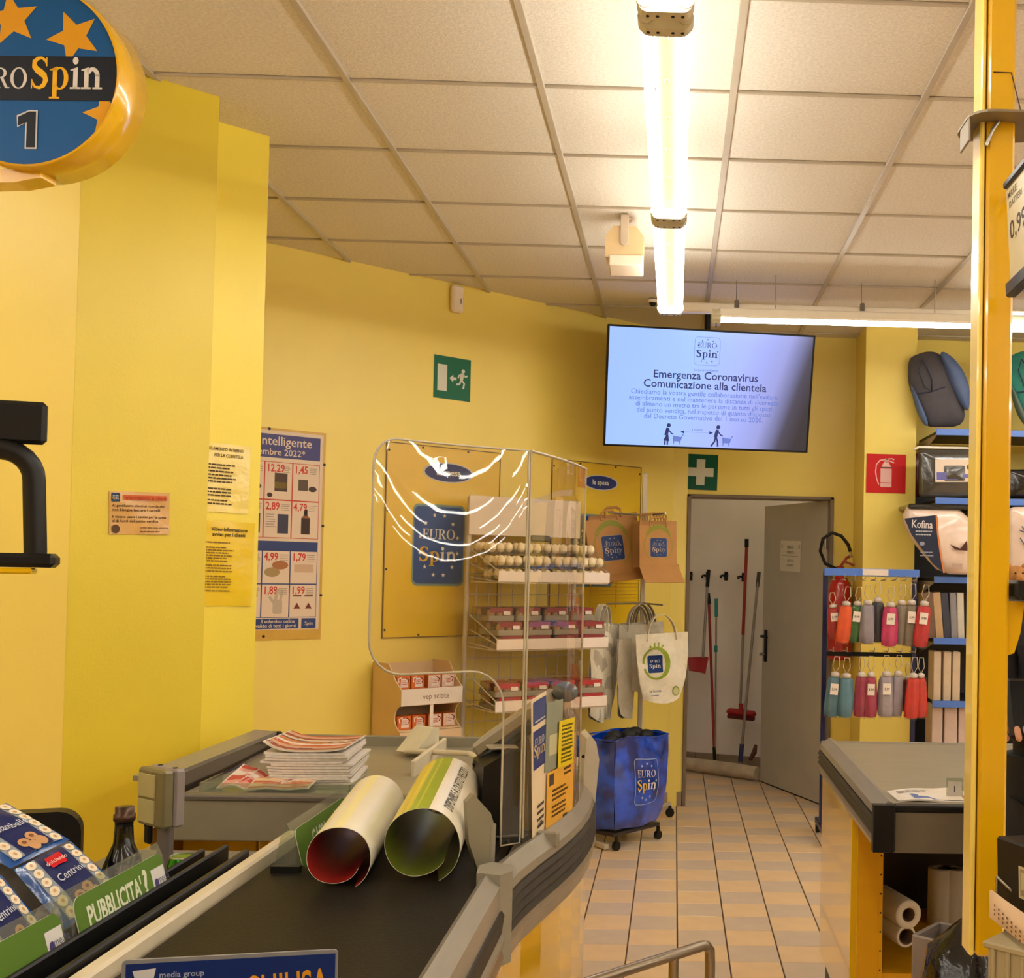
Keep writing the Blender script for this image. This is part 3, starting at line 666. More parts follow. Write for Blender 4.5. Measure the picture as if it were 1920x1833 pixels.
# ------------------------------------------------------------------ hung screen
M, w_, h_ = frame((-0.408, 6.600, 2.930), (0.801, 6.800, 2.935), (-0.423, 6.740, 2.251))
tv = thing('hung_screen', 'large flat screen hung under the ceiling showing a light blue notice', 'screen', M=M)
b = MB(); b.box((0, 0, -.022), (w_, h_, .036), 0, .004); b.box((0, 0, -.055), (w_ * .6, h_ * .6, .05), 0, .01); b.build('case', BLACK, tv, world=False)
b = MB(); T = .011
for x in (-1, 1): b.box((x * (w_ / 2 - T / 2), 0, .0), (T, h_, .012), 0, .002)
for y in (-1, 1): b.box((0, y * (h_ / 2 - T / 2), .0), (w_, T, .012), 0, .002)
b.build('bezel', BLACK, tv, world=False)
def screen_mat():
    M_ = bpy.data.materials.new('glowing_screen'); M_.use_nodes = True; N = M_.node_tree.nodes; L = M_.node_tree.links; bs = N['Principled BSDF']
    tc = N.new('ShaderNodeTexCoord'); sp = N.new('ShaderNodeSeparateXYZ'); L.new(tc.outputs['UV'] if False else tc.outputs['Object'], sp.inputs[0])
    nz = N.new('ShaderNodeTexNoise'); nz.inputs['Scale'].default_value = 1.6; L.new(tc.outputs['Object'], nz.inputs['Vector'])
    a = N.new('ShaderNodeMath'); a.operation = 'MULTIPLY_ADD'; a.inputs[1].default_value = -.30; L.new(sp.outputs[1], a.inputs[0]); L.new(sp.outputs[0], a.inputs[2])
    r = N.new('ShaderNodeValToRGB'); e = r.color_ramp.elements; e[0].position = 0; e[0].color = lin((146, 178, 246)) + (1,); e[1].position = 1; e[1].color = lin((34, 34, 44)) + (1,)
    for pos, c_ in ((.35, (152, 184, 250)), (.60, (156, 172, 244)), (.80, (140, 146, 205)), (.92, (60, 60, 80))):
        q = e.new(pos); q.color = lin(c_) + (1,)
    mr = N.new('ShaderNodeMapRange'); mr.inputs[1].default_value = -.6; mr.inputs[2].default_value = .62; L.new(a.outputs[0], mr.inputs[0]); L.new(mr.outputs[0], r.inputs[0])
    L.new(r.outputs[0], bs.inputs['Emission Color']); bs.inputs['Emission Strength'].default_value = 1.0; bs.inputs['Base Color'].default_value = (.01, .01, .012, 1); bs.inputs['Roughness'].default_value = .25
    return M_
b = MB(); b.box((0, 0, .0), (w_ - .02, h_ - .02, .004)); b.build('display', screen_mat(), tv, world=False)
p = Print(); C1 = (34, 44, 96); C2 = (70, 88, 160); q = Print
def tl_(s, y, size, c_, bold=0.0, sx=1): p.text(s, -.03, y * h_, size, c_, 'c', bold, sx)
p.z = .0025
lx, ly = -.03, h_ * .32
p.polys([x for x in ringpoly(0, 0, 1, 1, 1, 1, 0, 1, 1)][:0], C1)
R_ = rrect(lx - .075, ly - .08, lx + .075, ly + .08, .02); p.line(R_ + R_[:1], .002, (96, 116, 190)); p.serif('EURO', lx, ly + .02, .042, C2); p.serif('Spin', lx, ly - .035, .06, [C1, C1, C1, C1])
for k in range(12):
    a = 2 * PI * k / 12; p.star(lx + .062 * math.cos(a), ly + .066 * math.sin(a), .006, C1)
tl_('La spesa intelligente', .155, .018, C2)
tl_('Emergenza Coronavirus', .085, .064, C1, .012); tl_('Comunicazione alla clientela', .005, .064, C1, .012)
for k, s in enumerate(("Chiediamo la vostra gentile collaborazione nell'evitare", "assembramenti e nel mantenere la distanza di sicurezza", "di almeno un metro tra le persone in tutti gli spazi", "del punto vendita, nel rispetto di quanto disposto", "dal Decreto Governativo del 1 marzo 2020.")): tl_(s, -.055 - .05 * k, .04, (88, 110, 190))
y0 = -h_ * .475
for x, sk in ((-.235, True), (.06, False)):
    p.ell(x, y0 + .115, .012, .012, C1); p.line([(x - .004, y0 + .1), (x - .014, y0 + .055)], .02, C1); p.line([(x - .002, y0 + .092), (x + .018, y0 + .068), (x + .03, y0 + .064)], .007, C1)
    if sk: p.poly([(x - .008, y0 + .065), (x - .03, y0 + .026), (x + .006, y0 + .022), (x + .0, y0 + .06)], C1); p.line([(x - .018, y0 + .03), (x - .02, y0)], .009, C1); p.line([(x - .004, y0 + .03), (x - .004, y0)], .009, C1)
    else: p.line([(x - .014, y0 + .06), (x - .018, y0 + .03), (x - .04, y0)], .01, C1); p.line([(x - .012, y0 + .06), (x + .0, y0 + .03), (x + .002, y0)], .01, C1)
    p.line([(x + .09, y0 + .066), (x + .08, y0 + .052), (x + .066, y0 + .006)], .004, C2); p.poly([(x + .026, y0 + .056), (x + .082, y0 + .048), (x + .07, y0 + .022), (x + .034, y0 + .022)], (96, 116, 190)); p.line([(x + .03, y0 + .05), (x + .034, y0 + .006)], .004, C2)
p.line([(-.14, y0 + .08), (.01, y0 + .08)], .0016, (90, 110, 180)); p.poly([(-.165, y0 + .08), (-.143, y0 + .09), (-.143, y0 + .07)], C1); p.poly([(.03, y0 + .08), (.008, y0 + .09), (.008, y0 + .07)], C1); p.text('1 metro', -.065, y0 + .088, .02, C2, 'c')
p.build('screen_text', tv, mat_=ink_mat(.3, 'screen_ink', 1.0))
b = MB(); b.cyl((.0, 0, -.05), (.0, 0, -.13), .02, n=10); q0 = M @ Vector((0, 0, -.13)); Iv = M.inverted(); b.v = b.v; b.cyl(Iv @ q0, Iv @ Vector((q0.x, q0.y, H + .002)), .018, n=10); b.build('ceiling_mount', BLACK, tv, world=False)
# ------------------------------------------------------------------ left checkout counter
GREYP = mat('grey_counter_plastic', (132, 124, 104), .42, var=.05, scale=8)
GREYL = mat('light_grey_profile', (150, 142, 127), .33, metal=.35, var=.05, scale=20, stretch=(3, .3, 3))
GREYD = mat('dark_grey_profile', (96, 88, 78), .4, var=.08)
RIB = mat('dark_ribbed_rubber', (36, 31, 26), .5, var=.1)
BELT = mat('dark_conveyor_rubber', (27, 23, 16), .5, spec=.18, var=.16, scale=5, bump=.12, bscale=220)
CREAM = mat('cream_rail_plastic', (206, 192, 162), .4, var=.05)
YGLOSS = mat('glossy_yellow_laminate', (228, 178, 8), .12, var=.03, scale=3, coat=1.0, spec=.7)
TRAY = mat('grey_steel_tray', (150, 140, 116), .38, metal=.25, var=.06, scale=6, stretch=(1, 8, 1))
TRAYIN = mat('polished_tray_side', (150, 142, 132), .14, metal=.9, var=.05, scale=6)
ct = thing('checkout_counter', 'near checkout counter with dark conveyor belt, cream rail and yellow body', 'counter', (-.62, 2.4, 0))
BX0, BX1, BZ = -.865, -.375, .885
b = MB(); b.box(((BX0 + BX1) / 2, 1.85, BZ - .03), (BX1 - BX0, 1.9, .06), 0, .012); b.cyl((BX0 + .005, 2.8, BZ - .03), (BX1 - .005, 2.8, BZ - .03), .03, n=16); b.build('conveyor_belt', BELT, ct)
b = MB(); b.box((-.882, 1.84, BZ - .004), (.030, 1.86, .05), 0, .005); b.build('left_rail', CREAM, ct)
def run_profile(prof, path, m, name, parent):
    # sweep a closed outline (offset outwards, height) along a plan path
    b = MB(); P = [Vector((p[0], p[1], 0)) for p in path]; n = len(prof); vs = []
    for i, p in enumerate(P):
        a = P[max(i - 1, 0)]; c = P[min(i + 1, len(P) - 1)]; t = (c - a).normalized(); o = Vector((t.y, -t.x, 0))
        for (d, z) in prof: vs.append(p + o * d + UP * z)
    fs = [(i * n + k, i * n + (k + 1) % n, (i + 1) * n + (k + 1) % n, (i + 1) * n + k) for i in range(len(P) - 1) for k in range(n)]
    b.add(vs, fs, 0, False); b.add(vs, [tuple(range(n))[::-1], tuple(range((len(P) - 1) * n, len(P) * n))], 0)
    return b.build(name, m, parent)
st = [(-.335, .9), (-.335, 2.36)]
run_profile([(-.042, .845), (-.042, .905), (-.03, .915), (.0, .895), (.0, .845)], st, GREYL, 'right_rail', ct)
run_profile([(-.03, .80), (-.03, .845), (.004, .845), (.008, .835), (.004, .80)], st, RIB, 'right_rail_groove', ct)
run_profile([(-.03, .77), (-.03, .80), (.004, .80), (.010, .79), (.006, .77)], st, GREYL, 'right_rail_lower_strip', ct)
run_profile([(-.03, .735), (-.03, .77), (.004, .77), (.008, .75), (.004, .735)], st, mat('brown_grey_strip', (120, 98, 76), .4, var=.06), 'right_rail_skirt', ct)
b = MB(); b.prism([(-.385, 2.36), (-.335, 2.345), (-.315, 2.38), (-.325, 2.43), (-.37, 2.45), (-.39, 2.42)], .735, .918); b.build('corner_joint', mat('joint_grey_plastic', (136, 128, 110), .4, var=.05), ct)
# curved bumper
bp = [(-.323, 2.40), (-.312, 2.50), (-.290, 2.62), (-.262, 2.75), (-.238, 2.88), (-.222, 3.0), (-.212, 3.14), (-.213, 3.30), (-.226, 3.46), (-.25, 3.62), (-.285, 3.78), (-.33, 3.92)]
run_profile([(-.05, .868), (-.05, .905), (-.03, .914), (-.006, .884), (-.002, .868)], bp, GREYL, 'bumper_top', ct)
run_profile([(-.05, .785), (-.05, .868), (.0, .868)] + [(.006 if k % 2 else .0, .864 - .0105 * k) for k in range(8)] + [(.0, .785)], bp, RIB, 'bumper_ribs', ct)
run_profile([(-.05, .735), (-.05, .785), (.002, .785), (.006, .77), (-.002, .735)], bp, GREYL, 'bumper_lower_strip', ct)
for k in (3, 9):
    p = Vector((*bp[k], 0)); t = (Vector((*bp[k + 1], 0)) - p).normalized(); o = Vector((t.y, -t.x, 0))
    b = MB(); b.box((0, 0, 0), (.022, .050, .036), 0, .004, T=basis(p + o * -.022 + UP * .898, t, o, UP)); b.build('bumper_clip', mat('joint_grey_plastic', (136, 128, 110), .4), ct)
body = [(-.86, .95), (-.345, .95), (-.345, 2.35), (-.338, 2.42), (-.318, 2.56), (-.29, 2.70), (-.262, 2.86), (-.244, 3.0), (-.234, 3.14), (-.235, 3.30), (-.248, 3.46), (-.272, 3.62), (-.307, 3.78), (-.36, 3.92), (-.86, 3.92)]
b = MB(); n0 = [Vector((p[0], p[1])) for p in body]
b.prism(body, .09, .735); b.build('body', YGLOSS, ct)
b = MB(); b.prism([(p[0] * .97 - .015, p[1]) for p in body], .0, .09); b.build('plinth', BLACK, ct)
# scanner deck behind the belt
b = MB(); b.prism([(-.86, 2.83), (-.37, 2.83), (-.37, 2.5), (-.345, 2.5), (-.30, 2.70), (-.272, 2.88), (-.255, 3.05), (-.262, 3.25), (-.86, 3.25)], .735, .872); b.build('scanner_deck', GREYP, ct)
b = MB(); b.box((-.64, 3.03, .874), (.32, .3, .008), 0, .002); b.build('scanner_window', mat('dark_scanner_glass', (24, 26, 28), .1, var=.05), ct)
# packing tray, deeper than the counter
TX_, TR_ = -1.395, -.36
b = MB(); b.box(((TX_ + TR_) / 2, 3.245, .826), (TR_ - TX_, .03, .112), 0, .003); b.build('tray_front_panel', GREYP, ct)
b = MB(); b.box(((TX_ + TR_) / 2, 3.25, .887), (TR_ - TX_, .05, .016), 0, .004); b.build('tray_front_lip', GREYD, ct)
b = MB(); b.sheet(lambda u, v: (TX_ + .02 + (TR_ - TX_ - .03) * u, 3.275 + .90 * v, .872 + (.0 if v < .55 else .012 * (v - .55) / .45)), 2, 8, .012); b.build('tray_floor', TRAY, ct)
b = MB(); b.prism([(3.26, .80), (3.26, .925), (4.18, .925), (4.18, .80)], 0, .05, T=basis((TX_ - .05, 0, 0), Vector((0, 1, 0)), UP, Vector((1, 0, 0)))); b.build('tray_left_side', TRAYIN, ct)
b = MB(); b.sheet(lambda u, v: (TX_ - .075 + .075 * u, 3.24 + .93 * v, .930 + .006 * (1 - u)), 1, 8, .014, smooth=False); b.build('tray_left_rim', GREYL, ct)
b = MB(); b.box((TX_ - .03, 4.185, .90), (.085, .03, .07), 0, .006); b.build('tray_rim_end_cap', BLACK, ct)
b = MB(); b.box(((TX_ + TR_) / 2, 4.18, .892), (TR_ - TX_, .016, .07), 0, .004); b.build('tray_far_lip', GREYP, ct)
# packing divider arm
b = MB(); b.box((-.80, 3.90, .900), (.014, .50, .055), 0, .003, T=tr(0, 0, 0)); b.build('packing_divider', CREAM, ct)
b = MB(); b.tube([(-0.899, 3.980, 0.904), (-0.656, 3.820, 0.925), (-0.513, 3.500, 0.933)], .009, 8); b.build('divider_arm', CREAM, ct)
b = MB(); b.prism([(0, 0), (.11, .0), (.11, .075), (.085, .075)], -.09, .0, T=basis((-0.860, 3.950, 0.902), Vector((.55, .83, 0)).normalized(), UP, Vector((.83, -.55, 0)).normalized())); b.build('divider_head', mat('pale_divider_plastic', (200, 190, 160), .4, var=.04), ct)
# cupboard below the tray
for x0, x1 in ((-1.40, -1.19), (-1.18, -1.0)):
    b = MB(); b.box(((x0 + x1) / 2, 3.42, .39), (x1 - x0, .02, .76), 0, .002); b.build('cupboard_panel', YGLOSS, ct)
b = MB(); b.box((-1.44, 3.72, .40), (.02, .9, .78)); b.build('cupboard_side', YGLOSS, ct)
b = MB(); b.box((-.93, 4.15, .40), (.98, .02, .78)); b.build('cupboard_back', YGLOSS, ct)
# black double track for the dividers, left of the belt
b = MB()
b.box((-.952, 1.74, .862), (.10, 1.62, .014), 0, .002)
for x, hh in ((-1.003, .052), (-.953, .062), (-.910, .052)): b.box((x, 1.74, .862 + hh / 2), (.014 if x > -.95 else .011, 1.62, hh), 0, .003)
b.build('divider_track', BLACK, ct)
b = MB(); b.box((-.955, 1.74, .80), (.06, 1.5, .12), 0, .004); b.build('track_support', GREYD, ct)
b = MB(); b.box((-1.20, 2.32, .772), (.44, 1.5, .024), 0, .003); b.build('cashier_shelf', mat('grey_desk_laminate', (120, 112, 96), .5, var=.05), ct)
b = MB(); b.box((-1.40, 2.32, .38), (.03, 1.4, .76)); b.build('shelf_side', YGLOSS, ct)
# guard flap at the end of the belt
gf = thing('belt_end_guard', 'upright beige grey guard flap at the end of the conveyor belt', 'guard', (-0.395, 2.500, 0.883))
b = MB(); Mg = basis(Vector((-0.395, 2.500, 0.883)), Vector((.80, .60, 0)), UP, Vector((.60, -.80, 0)))
b.prism([(-.012, .0), (.02, .0), (.024, .09), (.012, .125), (-.03, .17), (-.045, .155), (-.038, .07)], -.008, .008, T=Mg); b.build('panel', mat('guard_beige_grey', (128, 119, 94), .45, var=.05), gf)
b = MB(); b.cyl(Mg @ Vector((.016, .0, .0)), Mg @ Vector((.018, .10, .0)), .0105, n=10); b.build('hinge_pin', mat('joint_grey_plastic', (136, 128, 110), .4), gf)

# ------------------------------------------------------------------ goods dividers
PRG = (84, 116, 40); PRW = (206, 202, 196)
CLEAR = glass('clear_divider_acrylic', (228, 232, 214), .10)
def goods_divider(label, y0, y1, x, z0, h, txt, flip=1):
    o = thing('goods_divider', label, 'divider', (x, y0, z0))
    b = MB(); b.prism([(-.026, 0), (.026, 0), (.012, h * .75), (.0, h), (-.012, h * .75)], 0, y1 - y0, T=basis((0, 0, 0), Vector((1, 0, 0)), UP, Vector((0, -1, 0))))
    b.v = [Vector((v.x, -v.y, v.z)) for v in b.v]; b.f = [f[::-1] for f in b.f]; b.build('clear_bar', CLEAR, o, world=False)
    for yy in (0.004, y1 - y0 - .004):
        b = MB(); b.prism([(-.03, -.006), (.03, -.006), (.03, .012), (-.03, .012)], -.008, .008, T=basis((0, yy, 0), Vector((1, 0, 0)), UP, Vector((0, -1, 0)))); b.build('end_foot', BLACK, o, world=False)
    L_ = y1 - y0; hw = L_ / 2; hh = h * .42
    ax = Vector((.0, 1, 0)); up = Vector((-.26, 0, .966)); nz = ax.cross(up); M = basis(Vector((.0225, L_ / 2, h * .44)), ax, up, nz)
    b = MB(); b.prism(rrect(-hw + .012, -hh, hw - .012, hh, .02), -.0015, 0, T=M); b.build('insert', mat('white_print_card', (206, 202, 190), .5), o, world=False)
    p = Print(); p.rr(-hw + .012, -hh, hw - .012, hh, .02, PRG).up()
    if txt: p.text(txt, -hw * .18, -hh * .35, hh * 1.15, (206, 210, 180), 'c', .03, .74); p.text('?', hw * .47, -hh * .4, hh * 1.5, (206, 210, 180), 'c', .03)
    p.rect(hw * .62, -hh * .95, hw - .014, hh * .45, PRW).up(); p.ell(hw * .70, -hh * .2, .008, .009, (70, 60, 110)); p.text('media', hw * .73, -hh * .25, .02, (90, 90, 110)); p.rect(hw * .66, -hh * .6, hw * .92, -hh * .55, (120, 120, 140))
    p.build('printed_card', o, M)
    return o
goods_divider("clear goods divider with green PUBBLICITA card standing in the black track", 1.93, 2.28, -.985, .890, .100, "PUBBLICITA'")
goods_divider('clear goods divider with green card nearest the camera, cut by the frame', 1.58, 1.91, -.985, .890, .095, '')
goods_divider('goods divider with green card on the belt edge beside the white rolled poster', 2.47, 2.86, -.800, .8865, .10, 'CASSA')

# ------------------------------------------------------------------ rolled posters on the belt
def roll(label, c0, c1, r, m_out, m_in, turns=1.22, gap=.0055, a0=-2.2, stripes=None):
    c0, c1 = Vector(c0), Vector(c1); ax = (c1 - c0); L_ = ax.length; ax.normalize(); x = ax.cross(UP).normalized(); y = x.cross(ax)
    M = basis(c0, x, y, -ax) if False else basis(c0, x, y, ax)
    o = thing('rolled_poster', label, 'poster', M=M)
    def rad(a): return r - gap * max(0.0, (a - 2 * PI * (turns - 1)) / (2 * PI)) - gap * .9 * (a / (2 * PI))
    N = 144; T_ = turns * 2 * PI
    mats = m_out + [m_in]; b = MB(); vs = []; th = .0009
    for i in range(N + 1):
        a = T_ * i / N; R_ = rad(a)
        for rr in (R_, R_ - th):
            for k in range(2): vs.append((rr * math.cos(a0 + a), rr * math.sin(a0 + a), L_ * k + (.004 * math.sin(3 * a) if k == 0 else 0)))
    for i in range(N):
        q = i * 4; s_ = q + 4; mi = 0
        if stripes:
            aa = T_ * (i + .5) / N
            for (f0, f1, k) in stripes:
                if f0 <= aa < f1: mi = k
        b.add([vs[q], vs[q + 1], vs[s_ + 1], vs[s_]], [(0, 3, 2, 1)], mi, True); b.add([vs[q + 2], vs[q + 3], vs[s_ + 3], vs[s_ + 2]], [(0, 1, 2, 3)], len(m_out), True)
        b.add([vs[q], vs[q + 2], vs[s_ + 2], vs[s_]], [(0, 1, 2, 3)], 0); b.add([vs[q + 1], vs[q + 3], vs[s_ + 3], vs[s_ + 1]], [(0, 1, 2, 3)], 0)
    # weld shared corners so shading stays smooth
    b.build('paper', mats, o, world=False)
    return o, L_, rad, a0
PAPW = mat('coated_white_paper', (226, 216, 192), .3, var=.03, spec=.6)
PAPCR = mat('cream_striped_paper', (228, 216, 160), .3, var=.03, spec=.6)
PAPG = mat('lime_green_paper', (140, 156, 30), .28, var=.05, spec=.6)
PAPY = mat('yellow_green_paper', (214, 188, 30), .28, var=.05, spec=.6)
PAPLG = mat('pale_lime_paper', (176, 180, 60), .28, var=.05, spec=.6)
PAPR = mat('dark_red_print', (150, 20, 14), .5, var=.06, spec=.6)
PAPDG = mat('olive_green_print', (92, 104, 10), .45, var=.08, spec=.6)
r1, L1, _, _ = roll('rolled white poster, red inside, lying on the belt beside the green roll', (-0.665, 2.360, 0.944), (-0.707, 2.820, 0.966), .072, [PAPW, PAPCR], PAPR, 1.25, .011, -2.0, [(3.4, 3.75, 1), (4.05, 4.2, 1), (4.5, 4.6, 1)])
r2, L2, rad2, a02 = roll('rolled lime green and white poster on the belt against the guard flap', (-0.511, 2.410, 0.960), (-0.547, 2.860, 0.991), .087, [PAPW, PAPG, PAPY, PAPLG], PAPDG, 1.16, .013, -1.6, [(2.92, 3.22, 1), (3.22, 3.27, 3), (3.27, 3.42, 1), (3.42, 3.5, 3), (3.5, 3.62, 2), (3.62, 3.68, 3), (3.68, 4.05, 2), (4.05, 4.5, 1)])
p = Print(.0003); p.text('DISPONIBILE A QUESTO PREZZO', .03, -.013, .036, (74, 74, 64), 'l', .012, .66)
TXA = 2.48
p.build('printed_words', r2, warp=lambda x, y, z: ((rad2(TXA) + .0006) * math.cos(a02 + TXA + y / .087), (rad2(TXA) + .0006) * math.sin(a02 + TXA + y / .087), .02 + x), fine=.012)

# ------------------------------------------------------------------ closed lane sign
M, w_, h_ = frame((-0.710, 1.550, 1.009), (-0.445, 1.600, 1.010), (-0.711, 1.550, 0.906))
o = thing('closed_lane_sign', 'dark blue sign with yellow lettering standing on the belt at bottom', 'sign', M=M)
b = MB(); b.prism(rrect(-w_ / 2, -h_ / 2, w_ / 2, h_ / 2, .006), -.004, 0); b.build('plate', mat('grey_sign_plastic', (130, 128, 130), .4), o, world=False)
p = Print(); p.rect(-w_ / 2 + .005, -h_ / 2 + .005, w_ / 2 - .003, h_ / 2 - .005, (24, 44, 104)).up()
p.text('CASSA CHIUSA', w_ / 2 - .010, -h_ * .14 + .002, .058, (222, 150, 30), 'r', .012, .53, 3.0)
p.poly([(-w_ * .45, h_ * .36), (-w_ * .345, h_ * .385), (-w_ * .36, h_ * .17), (-w_ * .43, h_ * .17)], (210, 206, 206)); p.line([(-w_ * .47, h_ * .22), (-w_ * .44, h_ * .13), (-w_ * .36, h_ * .12), (-w_ * .33, h_ * .16)], .003, (210, 206, 206)); p.text('media group', -w_ * .33, h_ * .26, .011, (170, 176, 200), 'l', .01)
p.build('printed_words', o)
b = MB(); b.box((0, -h_ / 2 + .004, -.03), (w_ * .9, .006, .06), 0, .002); b.build('foot', mat('grey_sign_plastic', (130, 128, 130), .4), o, world=False)

# ------------------------------------------------------------------ customer display on a pole
DSP = mat('grey_display_case', (138, 126, 122), .4, var=.05)
DSPY = mat('display_front_grey', (112, 102, 70), .35, var=.05)
pc = Vector((-1.125, 2.620, 1.011)); dx = Vector((.80, -.60, 0)); dy = Vector((.60, .80, 0))
o = thing('customer_display', 'grey boxy price display on a grey post left of the belt', 'display', (pc.x, pc.y, .784))
M = basis(pc, dx, dy, UP)
b = MB(); b.box((0, -.013, 0), (.105, .026, .125), 0, .005, T=M); b.build('case_front', DSPY, o)
b = MB(); b.box((0, .013, 0), (.107, .025, .127), 0, .005, T=M); b.build('case_back', DSP, o)
for zz, hh_ in ((.026, .05), (-.03, .05)):
    b = MB(); b.box((-.012, -.027, zz), (.066, .004, hh_), 0, .001, T=M); b.build('screen', mat('pale_green_lcd', (170, 160, 112), .3, var=.08), o)
b = MB(); b.box((-.03, -.01, -.082), (.022, .012, .05), 0, .004, T=M); b.build('tab', BLACK, o)
for yy in (-.03, .03):
    b = MB(); b.cyl(M @ Vector((yy, .013, .0625)), M @ Vector((yy, .013, .0650)), .006, n=8); b.build('screw', BLACK, o)
pp = M @ Vector((.0, .012, 0))
b = MB(); b.box((pp.x, pp.y, (.784 + pc.z - .06) / 2), (.028, .028, pc.z - .06 - .784), 0, .003); b.build('post', mat('grey_post', (116, 106, 100), .4, metal=.3), o)

# ------------------------------------------------------------------ bottle, can, chair
c = (-1.057, 2.300, 0.921)
o = thing('wine_bottle', 'dark green foil-topped bottle standing left of the price display', 'bottle', (c[0], c[1], .784)); o.scale = (1, 1, .93)
b = MB(); b.lathe([(.0, .0), (.040, .0), (.043, .006), (.043, .13), (.040, .155), (.028, .19), (.0185, .215), (.0165, .25), (.0165, .262), (.019, .263), (.019, .272), (.0165, .273), (.0165, .285), (.015, .288), (0, .288)], 24); b.build('glass', mat('dark_green_glass', (14, 14, 10), .1, var=.1), o, world=False)
b = MB(); b.lathe([(.0172, .259), (.0200, .262), (.0200, .274), (.0172, .276), (.0172, .2895), (0, .2895)], 20); b.build('foil_top', mat('bronze_foil', (70, 48, 34), .3, metal=.6, var=.2), o, world=False)
c = (-1.040, 2.540, 0.859)
o = thing('drink_can', 'green drink can behind the black divider track', 'can', (c[0], c[1], .784))
b = MB(); b.lathe([(.022, 0), (.030, .008), (.033, .014), (.033, .098), (.028, .112), (.0265, .116)], 24); b.build('can_body', mat('metallic_green_paint', (40, 132, 26), .18, metal=.7, var=.08), o, world=False)
b = MB(); b.lathe([(.0268, .113), (.0275, .117), (.0255, .118), (.0245, .112), (0, .112)], 24); b.ball((.006, 0, .1135), .007, 8, 4, sq=(1.4, .8, .2)); b.build('can_lid', STEEL, o, world=False)
cc = (-1.580, 2.750, 0.897)
o = thing('office_chair', 'black cashier chair back behind the biscuit packets', 'chair', (cc[0], cc[1], 0))
b = MB(); b.prism(rrect(-.2, -.2, .2, .2, .05), -.025, .025, T=basis((0, .0, .74), Vector((.94, .34, 0)), UP, Vector((.34, -.94, 0)))); b.build('backrest', BLACK, o, world=False)
b = MB(); b.prism(rrect(-.22, -.21, .22, .21, .06), .44, .50, T=tr(.08, -.24, 0)); b.build('seat', BLACK, o, world=False)
b = MB(); b.tube([(.0, .02, .66), (.0, .03, .45), (.06, -.2, .43)], .018, 8); b.build('back_bar', BLACK, o, world=False)
b = MB(); b.cyl((.08, -.24, .08), (.08, -.24, .45), .025); b.build('column', STEEL, o, world=False)
for k in range(5):
    a = 2 * PI * k / 5; e = Vector((.08 + .27 * math.cos(a), -.24 + .27 * math.sin(a), .06))
    b = MB(); b.tube([(.08, -.24, .09), e], .016, 6); l = b.build('leg', BLACK, o, world=False); b = MB(); b.cyl(e + Vector((0, -.01, -.035)), e + Vector((0, .01, -.035)), .025, n=10); b.build('caster', BLACK, l, world=False)

# ------------------------------------------------------------------ biscuit packets
def packet(label, pts, seedv, words, logo):
    # pillow pack on four corner points: top left, top right, bottom right, bottom left
    A, B, C_, D_ = [Vector(p) for p in pts]; c = (A + B + C_ + D_) / 4; x = ((B - A) + (C_ - D_)).normalized(); y = ((A - D_) + (B - C_)); z = x.cross(y).normalized(); y = z.cross(x); M = basis(c, x, y, z); I = M.inverted()
    q = [I @ p for p in (A, B, C_, D_)]; o = thing('biscuit_packet', label, 'packet', M=M)
    def fn(u, v, bul=.014):
        p = q[3] * (1 - u) * (1 - v) + q[2] * u * (1 - v) + q[1] * u * v + q[0] * (1 - u) * v
        e = (max(0, 4 * u * (1 - u))) ** .5 * (max(0, 4 * v * (1 - v))) ** .5
        return Vector((p.x, p.y, p.z + bul * e + .002 * math.sin(14 * u + seedv) * math.sin(11 * v + seedv) * e))
    film = mat('blue_biscuit_film', (16, 78, 150), .18, var=.08, coat=.5, bump=.4, scale=8, bscale=26)
    b = MB(); b.sheet(lambda u, v: fn(u, v), 14, 14, 0, 0); b.sheet(lambda u, v: fn(1 - u, v, -.02), 14, 14, 0, 0); b.build('wrapper', film, o, world=False)
    w_ = (q[1] - q[0]).length; h_ = (q[0] - q[3]).length
    p = Print(.0006); W = 1.0
    p.poly([(.12, .04), (.94, .04), (.94, .95), (.12, .95)], (150, 158, 168)).up()
    NAVY = (38, 46, 92)
    p.poly([(.30, .04), (.78, .04), (.78, .95), (.30, .95)], NAVY).up()
    for k in range(6):
        for xx in (.20, .865):
            yy = .10 + .155 * k; p.ell(xx, yy, .07, .07, (232, 216, 190), 14)
    p.up()
    for k in range(6):
        for xx in (.20, .865): p.ell(xx, .10 + .155 * k, .022, .026, (200, 160, 116), 10)
    for xx, yy in ((.44, .18), (.60, .22), (.52, .10), (.66, .12)): p.ell(xx, yy, .08, .07, (196, 150, 106), 14)
    p.up()
    for xx, yy in ((.44, .18), (.60, .22)): p.ell(xx, yy, .03, .026, (130, 80, 50), 10)
    if logo: p.rr(.40, .66, .66, .86, .03, (196, 26, 40)).up(); p.text(logo, .53, .72, .09, (240, 200, 190), 'c', .01)
    p.text(words, .55, .44, .16, (200, 206, 220), 'c', .004, .8)
    # cut the flat print into the curved wrapper
    p.build('printed_film', o, mat_=ink_mat(.2, 'glossy_printed_ink'), warp=lambda x_, y_, z_: tuple(fn(min(max(x_, 0), 1), min(max(y_, 0), 1)) + Vector((0, 0, .0012 + z_ * 1.5))), fine=.07)
    return o
packet('blue biscuit packet with a red badge, leaning behind the green-carded divider', ((-1.202, 2.185, 0.959), (-1.144, 2.272, 0.992), (-1.014, 2.198, 0.927), (-1.056, 2.088, 0.879)), 1.0, 'Centrini', 'dolciando')
packet('blue biscuit packet above the red badged one, cut by the left edge', ((-1.374, 2.237, 1.022), (-1.297, 2.326, 1.052), (-1.147, 2.274, 0.994), (-1.208, 2.186, 0.961)), 2.3, 'Ciambelle', '')
